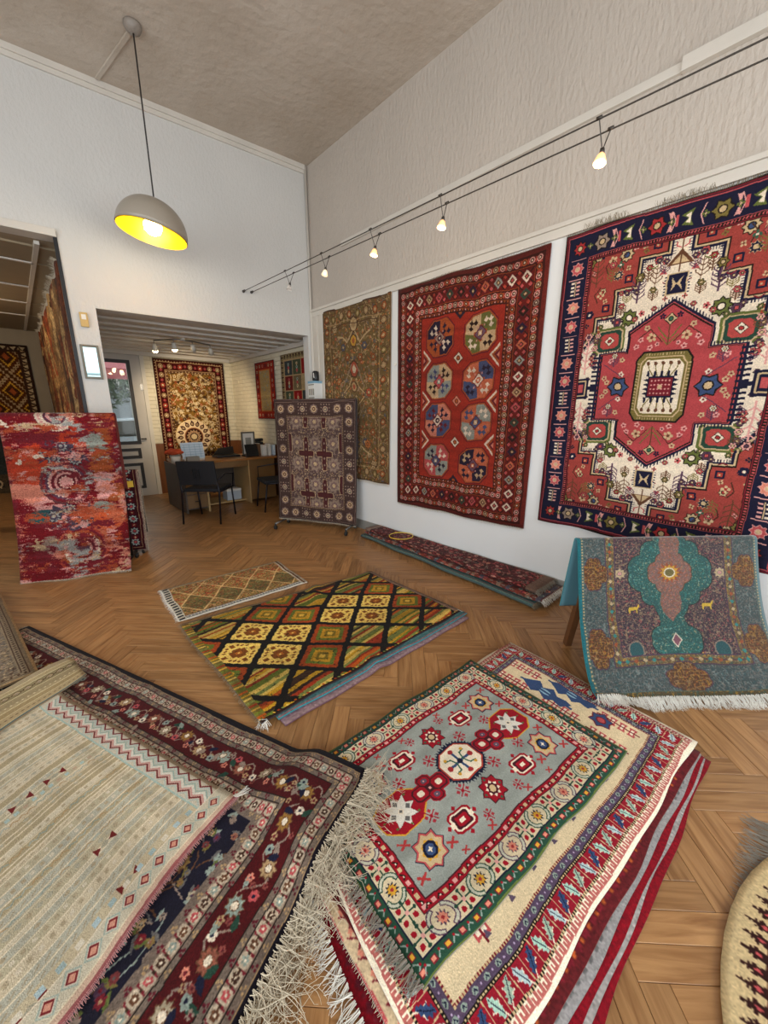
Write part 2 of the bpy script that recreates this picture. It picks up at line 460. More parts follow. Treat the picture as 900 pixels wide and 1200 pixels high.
@art
def art_ivory_medallion():
    W, Hh = 1.42, 2.07; A = Art(W, Hh, 300, 'ivory'); cx, cy = W / 2, Hh / 2; hw, hh = .51, .83
    # spandrels in brick red with stepped edge
    stp = [(.075, .875), (.075, .785), (.225, .785), (.225, .62), (.345, .62), (.345, .47), (.455, .47), (.455, .38), (.51, .32), (.55, .27)]
    def sp(A):
        A.poly([(x - .03, y - .03) for x, y in stp] + [(.60, .28), (.60, .92), (.02, .92)], 'navy')
        A.poly([(x - .018, y - .018) for x, y in stp] + [(.60, .295), (.60, .92), (.035, .92)], 'sand')
        A.poly([(x - .008, y - .008) for x, y in stp] + [(.60, .305), (.60, .92), (.05, .92)], 'black')
        A.poly(stp + [(.60, .31), (.60, .92), (.075, .92)], (.58, .23, .20))
        for (x0, y0), (x1, y1) in zip(stp[:-1], stp[1:]):          # comb teeth
            L = math.hypot(x1 - x0, y1 - y0); n = int(L / .013)
            for i in range(n):
                t = (i + .5) / n; x, y = x0 + (x1 - x0) * t - .03, y0 + (y1 - y0) * t - .03
                if abs(x1 - x0) > abs(y1 - y0): A.rect(x - .002, y - .016, x + .002, y, 'navy')
                else: A.rect(x - .016, y - .002, x, y + .002, 'navy')
        for (x, y) in ((.13, .83), (.27, .665), (.39, .515)):
            A.rect(x - .022, y - .022, x + .022, y + .022, 'navy'); A.rect(x - .013, y - .013, x + .013, y + .013, 'brick'); A.rect(x - .005, y - .005, x + .005, y + .005, 'sand')
    A.sym(cx, cy, '4', sp)
    def plant(A, h=.14, c='brown', fl='rose', n=4):
        A.line([(0, 0), (0, h)], .006, c)
        for i in range(1, n + 1):
            y = h * i / (n + 1)
            for s in (-1, 1): A.line([(0, y - .01), (s * .03, y + .012), (s * .032, y + .022)], .005, c)
        A.at(0, h + .015, 0, .05, rosette, c1=fl, c2='sand', c3='black', n=6)
    def spfl(A):
        A.at(.30, .81, 0, .085, rosette, c1='sand', c2='blue', c3='black', n=8); A.at(.335, .70, 0, .06, rosette, c1='navy', c2='sand', c3='sand', n=8); A.at(.42, .62, 0, .05, rosette, c1='sand', c2='red', c3='black', n=6)
        for x, y in ((.25, .84), (.40, .56), (.50, .42), (.52, .56), (.49, .75), (.28, .73), (.36, .85), (.19, .81)): A.at(x, y, x * 9, .035, flower, c1=('sand', 'pink', 'navy', 'olive')[int(x * 100) % 4], c2='brown', n=4)
        for x, y in ((.31, .73), (.40, .72), (.51, .70), (.45, .56)): A.line([(x, y), (x + .02, y + .05), (x - .01, y + .09)], .006, 'dkbrown')
        A.at(.38, .80, 0, .055, flower, c1='sand', c2='brown'); A.at(.20, .845, 0, .045, flower, c1='sand', c2='green')
        A.at(.47, .66, 0, 1.1, plant, h=.15, c='brown', fl='sand'); A.at(.375, .67, 0, .9, plant, h=.10, c='olive', fl='rose')
        A.at(.49, .49, 0, .06, flower, c1='navy', c2='ivory', n=6); A.at(.43, .60, 0, .05, flower, c1='sand', c2='red', n=4)
        A.at(.33, .76, 0, .045, flower, c1='green', c2='ivory', n=4); A.at(.15, .86, 0, .035, flower, c1='ivory', c2='red', n=4)
        A.at(.52, .82, 0, .07, rosette, c1='olive', c2='rose', c3='black', n=6); A.at(.44, .845, 0, .05, flower, c1='navy', c2='sand', n=4)
    A.sym(cx, cy, '4', spfl)
    # plants and framed boxes on the ivory
    def iv(A):
        A.at(.115, .60, 0, 1, plant, h=.13, c='brown', fl='rose'); A.at(.205, .52, 0, 1.15, plant, h=.11, c='plum', fl='olive')
        A.at(.235, .43, 0, .10, rosette, c1='moss', c2='ivory', c3='black', n=8)
        A.at(.305, .41, 0, .06, rosette, c1='plum', c2='rose', c3='black', n=6)
        A.poly([(.06, .66), (.10, .66), (.08, .69)], 'rose'); A.at(.05, .52, 0, .03, flower, c1='red', c2='black', n=4)
        A.at(.165, .45, 0, .04, flower, c1='rose', c2='black', n=5)
        A.oct(.34, .30, .095, .085, 'moss', .75); A.oct(.34, .30, .082, .072, 'sand', .75); A.oct(.34, .30, .074, .064, 'dkgreen', .75); A.oct(.34, .30, .058, .048, (.66, .26, .24), .6)
        A.at(.34, .30, 0, .06, rosette, c1='ivory', c2='red', c3='black', n=4)
        A.line([(.475, .10), (.475, .33)], .012, 'pink')
        for i, y in enumerate((.15, .2, .25, .3)):
            for s in (-1, 1): A.line([(.475, y - .02), (.475 + s * .04, y + .01)], .008, 'pink'); A.at(.475 + s * .045, y + .015, 0, .045, rosette, c1=('rose', 'plum', 'pink', 'purple')[i], c2='sand', c3='black', n=6)
        A.at(.475, .345, 0, .055, rosette, c1='pink', c2='plum', c3='black', n=6)
        A.rect(.41, .36, .425, .41, 'brick'); A.rect(.41, .38, .425, .39, 'sand')
    A.sym(cx, cy, '4', iv)
    def iv2(A):
        for x, y, h_, c, f_ in ((.075, .66, .07, 'plum', 'rose'), (.16, .635, .08, 'brown', 'red'), (.265, .52, .06, 'olive', 'plum'), (.29, .455, .05, 'brown', 'rose'), (.415, .285, .06, 'brown', 'pink'), (.41, .12, .05, 'plum', 'rose'), (.12, .52, .06, 'brown', 'olive')):
            A.at(x, y, 0, .8, plant, h=h_, c=c, fl=f_, n=3)
        for x, y in ((.20, .42), (.265, .385), (.10, .47), (.405, .40), (.44, .20), (.45, .06), (.07, .73), (.11, .74), (.21, .58), (.30, .585), (.33, .43)):
            A.at(x, y, 0, .034, rosette, c1=('rose', 'moss', 'plum', 'brown')[int(x * 1000) % 4], c2='sand', c3='black', n=6)
        for x, y in ((.14, .70), (.05, .60), (.255, .59), (.39, .445), (.44, .36)): A.line([(x - .02, y + .012), (x, y), (x + .02, y + .012)], .006, ('moss', 'wine')[int(x * 100) % 2])
    A.sym(cx, cy, '4', iv2)
    # medallion
    q = [(0, .49), (.20, .345), (.215, .335), (.215, .215), (.375, .215), (.375, 0)]
    full = q + [(x, -y) for x, y in q[::-1][1:]] + [(-x, -y) for x, y in q[1:]] + [(-x, y) for x, y in q[::-1][1:-1]]
    full = np.array(full)
    def md(A):
        A.poly(full * [1.07, 1.065], 'ivory'); A.poly(full * [1.05, 1.045], 'navy'); A.poly(full * [1.015, 1.012], 'rose'); A.poly(full * 1.0, 'black'); A.poly(full * [.975, .98], (.66, .25, .26))
    A.at(cx, cy, 0, 1, md)
    def comb(A):
        for y in np.arange(.012, .215, .03):
            A.rect(.365, y, .425, y + .012, 'navy')
        for t in np.linspace(.05, .95, 13):
            x, y = .215 * t, .51 - .155 * t; A.rect(x - .003, y, x + .003, y + .02, 'navy')
        for x in np.arange(.235, .38, .016): A.rect(x, .225, x + .005, .245, 'navy')
    A.sym(cx, cy, '4', comb)
    def side(A):
        A.rect(.39, -.012, .50, .012, 'navy'); A.oct(.49, 0, .05, .07, 'navy', .9); A.oct(.49, 0, .036, .054, 'sand', .9); A.oct(.49, 0, .028, .044, 'navy', .9); A.oct(.49, 0, .016, .028, 'rose', .9)
        A.at(.245, -.0, 0, .13, rosette, c1='blue', c2='sand', c3='black', n=6)
        A.at(.29, .13, 0, .8, plant, h=.07, c='plum', fl='ivory'); A.at(.29, -.2, 0, .8, plant, h=.07, c='plum', fl='ivory')
    A.sym(cx, cy, 'x', side)
    def inn(A):
        A.oct(0, 0, .205, .235, 'black', .78); A.oct(0, 0, .195, .225, 'olive', .78)
        A.oct(0, 0, .170, .200, 'sand', .78); A.oct(0, 0, .162, .192, 'olive', .78); A.oct(0, 0, .148, .178, 'ivory', .78)
        for s in (-1, 1):
            for x in np.linspace(-.1, .1, 5):
                A.line([(x * .6, s * .07), (x, s * .12), (x * 1.1, s * .145)], .007, 'olive'); A.ell(x * 1.1, s * .155, .014, .014, 'brown', 7)
                A.poly([(x - .012, s * .07), (x + .012, s * .07), (x + .006, s * .105), (x - .006, s * .105)], 'navy')
        for s in (-1, 1):
            for y in np.linspace(-.045, .045, 4): A.poly([(s * .09, y - .012), (s * .13, y), (s * .09, y + .012)], 'navy')
        A.rect(-.095, -.07, .095, .07, 'navy'); A.rect(-.085, -.06, .085, .06, 'wine')
        for i in np.linspace(-.065, .065, 6):
            for j in np.linspace(-.042, .042, 4): A.dia(i, j, .009, .007, 'pink')
        A.dia(0, 0, .02, .02, 'sand')
    A.at(cx, cy, 0, (.74, .93), inn)
    def keyp(A):
        for x in np.arange(.01, .15, .02): A.rect(x, .205, x + .006, .222, 'sand')
        for y in np.arange(.01, .16, .02): A.rect(.175, y, .192, y + .006, 'sand')
    A.sym(cx, cy, '4', lambda A: A.at(0, 0, 0, (.74, .93), keyp))
    def key(A):
        A.at(.09, .30, 0, .06, flower, c1='sand', c2='brown'); A.at(.055, .26, 0, .03, flower, c1='pink', c2='black')
        A.line([(0, .25), (.05, .31)], .006, 'olive'); A.line([(0, .28), (.04, .33)], .006, 'olive'); A.line([(0, .25), (0, .38)], .007, 'brown')
        A.at(0, .40, 0, .065, rosette, c1='sand', c2='green', c3='black', n=4)
    A.sym(cx, cy, '4', key)
    def mdf(A):
        for x, y in ((.12, .36), (.15, .29), (.045, .42), (.31, .17), (.34, .06), (.24, .17), (.235, .08), (.32, -.03), (.09, .24), (.17, .25)):
            A.at(x, y, x * 7, .038, flower, c1=('sand', 'navy', 'pink', 'ivory')[int(x * 1000) % 4], c2='wine', n=5)
        A.line([(.03, .27), (.10, .35), (.16, .30)], .005, 'dkbrown'); A.line([(.23, .06), (.30, .11), (.35, .15)], .005, 'plum'); A.line([(.02, .30), (.06, .36)], .005, 'moss')
    A.sym(cx, cy, '4', mdf)
    def hook(A):
        A.rect(-.055, .535, .055, .655, 'sand'); A.rect(-.048, .542, .048, .648, 'navy')
        A.poly([(-.03, .555), (0, .595), (.03, .555), (.02, .595), (.03, .635), (0, .595), (-.03, .635), (-.02, .595)], 'sand')
        A.poly([(-.07, .70), (0, .78), (.07, .70)], 'brown'); A.poly([(-.045, .705), (0, .755), (.045, .705)], 'sand'); A.rect(-.004, .66, .004, .87, 'brown')
        for s in (-1, 1):
            A.line([(s * .01, .79), (s * .03, .80), (s * .03, .82)], .006, 'rose'); A.line([(0, .83), (s * .025, .85)], .006, 'rose')
            for y in np.arange(.54, .65, .016): A.rect(s * .058, y, s * .068, y + .006, 'navy')
    A.sym(cx, cy, 'y', hook)
    # borders
    A.frame(0, .20, 'navy'); A.frame(0, .008, 'black'); A.frame(.008, .016, 'wine'); A.frame(.02, .026, 'rose')
    def sidem(A, k, p):
        A.rect(-p / 2, -.05, -p / 2 + .006, .05, 'pink')
        if k % 3 == 1:
            for s in (-1, 1):
                for x in np.linspace(-p * .3, p * .3, 4): A.rect(x - .006, s * .018 - .012, x + .006, s * .018 + .012, 'pink' if s > 0 else 'ivory')
            A.rect(-p * .38, -.003, p * .38, .003, 'sand')
        else:
            A.at(0, 0, 0, .082, rosette, c1=('rose', 0, 'salmon')[k % 3], c2='sand', c3='pink', n=8)
    def topm(A, k, p):
        if k % 2 == 0:
            A.poly([(-p * .5, -.05), (-p * .35, -.052), (-p * .46, 0), (-p * .35, .052), (-p * .5, .05)], 'pink')
            A.at(0, 0, 0, .10, rosette, c1=('taupe', 'red', 'olive')[k % 3], c2='sand', c3='black', n=6)
            for s in (-1, 1): A.at(s * .075, 0, 0, .04, flower, c1='moss', c2='sand', n=4)
        else:
            A.poly([(-.03, -.045), (.035, -.02), (.0, 0), (.03, .03), (-.03, .045), (-.01, 0)], 'moss'); A.poly([(-.015, -.03), (.015, -.015), (-.005, 0), (.01, .02), (-.015, .03)], 'ivory')
            for s in (-1, 1): A.line([(s * p * .5, .05), (s * p * .38, .0), (s * p * .5, -.05)], .006, 'pink')
            A.rect(.045, -.03, .06, .03, 'rose')
    A.border(.035, .165, .125, sidem, lambda A, k, p: A.at(0, 0, 0, .085, rosette, c1='red', c2='sand', c3='black'), 'lr')
    A.border(.035, .165, .165, topm, None if 0 else (lambda A, k, p: None), 'bt')
    A.frame(.165, .170, 'rose'); A.frame(.17, .19, 'black')
    A.border(.17, .19, .016, lambda A, k, p: A.rect(-.004, -.006, .004, .006, 'rose'))
    A.frame(.19, .196, 'wine'); A.frame(.196, .20, 'black')
    return A.finish(.0035, .035, .07, fade=.10)

@art
def art_red_octagons():
    W, Hh = 1.58, 2.19; A = Art(W, Hh, 260, (.58, .15, .10))
    xs, ys = (.57, 1.02), (1.665, 1.275, .91, .515)
    # field devices between octagons
    for y in (1.85, 1.47, 1.09, .71, .34):
        A.at(.795, y, 0, .10, rosette, c1=('salmon', 'rust', 'ivory', 'navy', 'ivory')[int(y * 10) % 5], c2='rust', c3='dkbrown', n=4)
    for y in (1.47, 1.09, .71):
        for x, s in ((.365, 1), (1.225, -1)):
            for i, c in enumerate(('ivory', 'rust', 'maroon', 'salmon')): A.poly([(x, y - .1 + .024 * i), (x + s * (.1 - .024 * i), y), (x, y + .1 - .024 * i)], c)
    def gul(A, k):
        a, b = [('navy', 'rust'), ('sand', 'moss'), ('sage', 'sand'), ('coral', 'blue'), ('blue', 'salmon'), ('coral', 'sage'), ('sage', 'rose'), ('navy', 'coral')][k]
        A.oct(0, 0, .192, .19, 'maroon', .5); A.oct(0, 0, .182, .18, 'rust', .5)
        A.oct(0, 0, .17, .168, a, .5)
        A.poly([(0, 0), (.17, 0), (.17, .084), (.085, .168), (0, .168)], b); A.poly([(0, 0), (-.17, 0), (-.17, -.084), (-.085, -.168), (0, -.168)], b)
        for sx in (-1, 1):
            for sy in (-1, 1):
                c = {1: ('navy', 'ivory', 'black', 'navy', 'navy', 'ivory', 'ivory', 'navy')[k], -1: ('ivory', 'black', 'blue', 'ivory', 'maroon', 'blue', 'navy', 'sand')[k]}[sx * sy]
                for (x, y) in ((.06, .11), (.115, .06), (.11, .11) if k % 2 else (.055, .055)):
                    A.poly([(sx * (x - .028), sy * (y - .012)), (sx * x, sy * (y - .03)), (sx * (x + .03), sy * y), (sx * (x + .008), sy * (y + .008)), (sx * x, sy * (y + .032)), (sx * (x - .01), sy * (y + .008))], c)
        A.rect(-.075, -.02, .075, .02, 'rust'); A.rect(-.02, -.075, .02, .075, 'rust')
        A.at(0, 0, 0, .13, rosette, c1=('taupe', 'purple', 'rose', 'ivory', 'ivory', 'blue', 'blue', 'purple')[k], c2=('blue', 'sand', 'navy', 'gold')[k % 4], c3='maroon', n=4)
        A.rect(-.022, -.022, .022, .022, ('navy', 'sand', 'sage', 'coral')[k % 4]); A.rect(-.011, -.011, .011, .011, 'ivory')
        for s in (-1, 1): A.rect(s * .04 - .006, -.07, s * .04 + .006, -.05, 'pink'); A.rect(s * .04 - .006, .05, s * .04 + .006, .07, 'pink')
    k = 0
    for y in ys:
        for x in xs: A.at(x, y, 0, .90, gul, k); k += 1
    dk = (.20, .075, .06); mr = (.34, .085, .07)
    A.frame(0, .335, dk); A.frame(0, .035, (.36, .11, .09)); A.frame(.035, .04, 'black')
    def ros(A, k, p):
        A.ell(0, 0, .025, .025, ('taupe', 'rust', 'tan')[k % 3] if k % 2 else 'pink', 8); A.ell(0, 0, .016, .016, 'dkbrown', 7); A.ell(0, 0, .008, .008, 'ivory', 5)
        A.rect(p / 2 - .006, -.02, p / 2 + .006, .02, 'brick')
    A.border(.045, .105, .062, ros)
    A.frame(.108, .112, 'rust'); A.frame(.112, .235, mr)
    def dm(A, k, p):
        A.line([(-p / 2, -.055), (0, .0), (-p / 2, .055)], .008, 'black'); A.line([(p / 2, -.055), (0, 0), (p / 2, .055)], .008, 'black')
        for i, (r, c) in enumerate(((.05, 'maroon'), (.042, ('ivory', 'dkgreen', 'coral', 'tan', 'black', 'sage', 'rose', 'navy')[k * 5 % 8]), (.022, 'dkbrown'), (.012, ('rose', 'sand')[k % 2]))): A.dia(0, 0, r, r * 1.1, c)
        for s in (-1, 1): A.dia(p / 2, s * .035, .018, .018, ('brick', 'rose')[k % 2])
    A.border(.112, .235, .125, dm)
    A.frame(.235, .24, 'rust'); A.border(.245, .300, .058, ros); A.frame(.302, .306, 'rust'); A.frame(.306, .330, (.22, .09, .06))
    A.border(.306, .330, .03, lambda A, k, p: A.dia(0, 0, .01, .008, 'pink' if k % 2 else 'rust')); A.frame(.33, .336, 'black')
    A.a *= .92
    return A.finish(.005, .06, .12, fade=.22)

def tendrils(A, x0, y0, x1, y1, d, c, wd=.005, seed=3):
    r = np.random.default_rng(seed)
    for _ in range(int((x1 - x0) * (y1 - y0) / d ** 2)):
        x, y, t = r.uniform(x0, x1), r.uniform(y0, y1), r.uniform(0, 6.28); pts = [(x, y)]; k = r.uniform(-1, 1)
        for i in range(6):
            t += k * .6; x += math.cos(t) * d * .33; y += math.sin(t) * d * .33; pts.append((x, y))
        A.line(pts, wd, c if isinstance(c, str) else c[int(r.integers(len(c)))])

@art
def art_olive_floral():
    W, Hh = 1.27, 2.05; A = Art(W, Hh, 220, (.36, .29, .17)); A.rng = np.random.default_rng(11)
    tendrils(A, 0, 0, W, Hh, .075, ('tan', 'olive', 'sand', 'dkbrown', 'moss', 'taupe'), .007)
    cs = ['rust', 'taupe', 'tan', 'olive', 'dgrey', 'brown', 'sand', 'orange', 'brick', 'blue']
    A.scatter(.02, .02, W - .02, Hh - .02, .085, lambda A, k: A.at(0, 0, 0, .045, flower, c1=cs[k % 10], c2=cs[k * 7 % 10], n=4 + k % 3))
    A.scatter(.02, .02, W - .02, Hh - .02, .045, lambda A, k: A.at(0, 0, 0, .04, leaf, c=cs[k * 3 % 8]))
    def fld(A):
        for y, c1, c2, r in ((.80, 'sand', 'tan', .085), (.62, 'gold', 'rust', .07), (.30, 'brick', 'ivory', .095), (.10, 'tan', 'brick', .06)):
            A.at(0, y, 0, 1, palmette, c1=c1, c2=c2, c3='dkbrown', r=r)
        for x, y, c in ((.20, .55, 'blue'), (.30, .18, 'orange'), (.36, .80, 'sand'), (.35, .42, 'rust'), (.18, .85, 'olive'), (.24, -.0, 'dgrey'), (.12, .43, 'rust')): A.at(x, y, 0, .10, rosette, c1=c, c2='sand', c3='dkbrown', n=6)
        A.line([(.03, .72), (.12, .60), (.20, .66), (.30, .70)], .018, 'sand'); A.line([(.05, .35), (.12, .22), (.2, .1)], .016, 'taupe'); A.line([(.04, .2), (.09, .1), (.2, .02)], .012, 'sand')
    A.sym(W / 2, Hh / 2, '4', fld)
    A.at(W * .52, .47, 0, .13, rosette, c1='blue', c2='sky', c3='dkbrown'); A.at(W * .72, 1.05, 0, .11, rosette, c1='brick', c2='sand', c3='dkbrown'); A.at(W * .7, .45, 0, .12, rosette, c1='orange', c2='rust', c3='dkbrown')
    for i0, i1, c in ((0, .012, 'dkbrown'), (.045, .052, 'dkbrown'), (.175, .183, 'tan'), (.205, .212, 'dkbrown')): A.frame(i0, i1, c)
    A.border(.05, .175, .15, lambda A, k, p: A.at(0, 0, 0, 1, palmette, c1=('rust', 'tan', 'olive')[k % 3], c2='sand', c3='dkbrown', r=.045))
    return A.finish(.006, .07, .15, fade=.38)

@art
def art_mauve_stars():
    W, Hh = 1.13, 1.46; A = Art(W, Hh, 230, (.30, .235, .22)); A.rng = np.random.default_rng(5)
    A.scatter(0, 0, W, Hh, .026, lambda A, k: A.ell(0, 0, .007, .006, ('taupe', 'sand', 'plum')[k % 3], 5))
    A.scatter(.2, .12, W - .2, Hh, .035, lambda A, k: A.at(0, 0, 0, .022, flower, c1=('sand', 'taupe', 'tan')[k % 3], c2='plum', n=4))
    wn = (.25, .10, .11)
    for j in range(6):
        y = .22 + j * .25
        for i in range(3):
            x = W / 2 + (i - 1) * .255
            A.at(x, y, .2, .19, rosette, c1=(.55, .48, .42), c2='plum', c3=(.40, .33, .31), n=8); A.star(x, y, .055, .04, 8, (.45, .36, .35)); A.star(x, y, .03, .02, 6, 'sand')
        if j % 2 == 0:
            for i in (0, 1):
                x = W / 2 + (i - .5) * .255; y2 = y + .125
                A.oct(x, y2, .115, .04, 'sand', .7); A.oct(x, y2, .108, .034, wn, .7); A.oct(x, y2, .036, .20, 'sand', .7); A.oct(x, y2, .030, .194, wn, .7); A.rect(x - .1, y2 - .03, x + .1, y2 + .03, wn)
                for t in (-.13, -.05, .05, .13): A.ell(x, y2 + t, .012, .014, 'taupe', 6)
        for i in (-1.5, 1.5):
            if j % 2: A.oct(W / 2 + i * .24, y, .032, .115, 'sand', .7); A.oct(W / 2 + i * .24, y, .026, .108, wn, .7)
    A.frame(0, .185, (.22, .16, .15)); A.frame(.185, .19, 'taupe'); A.frame(.20, .206, wn)
    def bm(A, k, p):
        if k % 2 == 0:
            for r, c in ((.056, 'taupe'), (.048, 'plum'), (.042, 'sand'), (.024, wn), (.012, 'sand')): A.star(0, 0, r, r * .86, 8, c)
        else:
            for x in np.linspace(-.055, .055, 4):
                for y in np.linspace(-.055, .055, 4):
                    if (int(x * 1000) + int(y * 1000)) % 2 or 1: A.ell(x, y, .009, .009, 'taupe', 6)
            for r, c in ((.04, 'plum'), (.034, 'sand'), (.026, 'dgrey'), (.012, 'sand')): A.ell(0, 0, r, r, c, 10)
    A.border(.02, .165, .165, bm)
    A.frame(.0, .012, (.2, .14, .14)); A.frame(.014, .018, 'taupe')
    A.border(.168, .184, .022, lambda A, k, p: A.dia(0, 0, .008, .006, 'tan'))
    return A.finish(.004, .05, .12, fade=.22)

def noise2(ny, nx, sx, sy, seed):
    r = np.random.default_rng(seed); ky, kx = max(2, int(ny / sy) + 2), max(2, int(nx / sx) + 2)
    g = r.random((ky, kx))
    yi = np.linspace(0, ky - 1.001, ny); xi = np.linspace(0, kx - 1.001, nx); y0, x0 = yi.astype(int), xi.astype(int); fy, fx = yi - y0, xi - x0
    fy, fx = (fy * fy * (3 - 2 * fy))[:, None], (fx * fx * (3 - 2 * fx))[None, :]
    a, b, c, d = g[y0][:, x0], g[y0][:, x0 + 1], g[y0 + 1][:, x0], g[y0 + 1][:, x0 + 1]
    return (a * (1 - fx) + b * fx) * (1 - fy) + (c * (1 - fx) + d * fx) * fy

@art
def art_distressed():
    W, Hh = .84, 1.42; A = Art(W, Hh, 260, (.42, .055, .09)); ny, nx = A.ny, A.nx
    def nz(s, seed): return .55 * noise2(ny, nx, s * 1.5, s, seed) + .22 * noise2(ny, nx, s * .35, s * .2, seed + 50) + .16 * noise2(ny, nx, 22, 3, seed + 90) + .12 * noise2(ny, nx, 4, 1.2, seed + 130) + .10 * (np.random.default_rng(seed).random((ny, nx)) - .5)
    yy, xx = np.mgrid[0:ny, 0:nx] / A.res
    def patch(c, s, seed, th, cx=None, cy=None, rx=1, ry=1):
        n = nz(s, seed)
        if cx is not None: n = n - .42 * (((xx - cx) / rx) ** 2 + ((yy - cy) / ry) ** 2)
        A.a[n > th] = col(c)
    patch('wine', 60, 2, .60); patch('rust', 70, 3, .40, .72, 1.05, .18, .5); patch((.72, .22, .12), 60, 4, .36, .16, 1.0, .2, .22)
    patch('coral', 50, 5, .42, .64, .45, .3, .3); patch((.78, .32, .16), 50, 6, .40, .62, .34, .2, .22); patch('salmon', 60, 7, .38, .2, .72, .3, .14)
    patch('pink', 50, 8, .44, .22, .64, .3, .12); patch('pink', 40, 9, .42, .72, .82, .14, .2); patch((.70, .20, .12), 50, 21, .42, .45, 1.28, .3, .2)
    patch('dkteal', 40, 10, .42, .2, .53, .2, .1); patch('sage', 40, 11, .44, .7, .6, .2, .06); patch('sage', 40, 12, .46, .65, 1.18, .12, .14); patch('taupe', 40, 13, .46, .3, .3, .2, .12)
    base = A.a.copy()
    def med(A, r, cs, petals=24):
        for i, c in enumerate(cs): A.star(0, 0, r * (1 - i * .85 / len(cs)), r * (1 - i * .85 / len(cs)) * .955, petals, c)
        for rr, n, c in ((.86, 40, 'wine'), (.66, 30, 'ivory'), (.46, 20, 'wine'), (.26, 12, 'ivory')):
            for t in np.arange(n) * 6.283 / n: A.ell(r * rr * math.cos(t), r * rr * math.sin(t), r * .035, r * .035, c, 6)
    A.at(.40, .83, 0, 1, med, .20, [(.36, .20, .22), 'wine', 'plum', 'pink', 'maroon', 'pink', 'maroon', 'pink'])
    A.at(.47, .24, 0, 1, med, .20, ['brick', 'wine', 'rust', 'ivory', 'pink', 'maroon', 'pink', 'plum'])
    A.at(.40, 1.42, 0, 1, med, .17, ['wine', 'ivory', 'pink', 'ivory', 'plum', 'pink', 'maroon'])
    sl = (.25, .23, .30)
    for y in (1.10, .54):
        A.poly([(.22, y - .10), (.30, y + .10), (.50, y + .10), (.60, y - .10), (.40, y + .02)] if y > 1 else [(.26, y - .10), (.28, y + .10), (.40, y + .04), (.56, y + .10), (.58, y - .10), (.42, y - .14)], sl)
        for x, dy in ((.28, 0), (.52, 0), (.40, .05), (.33, -.06), (.49, -.07)): A.at(x, y + dy, 0, .11, rosette, c1='grey', c2='taupe', c3='navy', n=10); A.ell(x, y + dy, .03, .03, sl, 9); A.ell(x, y + dy, .015, .015, 'grey', 7)
    ero = nz(26, 33) + .25 * (noise2(ny, nx, 40, 30, 77) - .5)
    m = ero > .64; A.a[m] = base[m]
    patch('salmon', 30, 45, .70); patch((.66, .28, .16), 30, 46, .68); patch('pink', 24, 41, .75); patch('sand', 26, 42, .76); patch('grey', 26, 43, .75); patch('wine', 24, 44, .72)
    for x, y in ((.09, 1.02), (.235, 1.07), (.035, 1.34)): A.at(x, y, 0, 1, lambda A: [A.ell(A.rng.normal(0, .016), A.rng.normal(0, .014), .012, .01, 'ivory', 7) for _ in range(9)])
    A.a *= .86
    return A.finish(.002, .10, .15, seed=9, fade=.14)
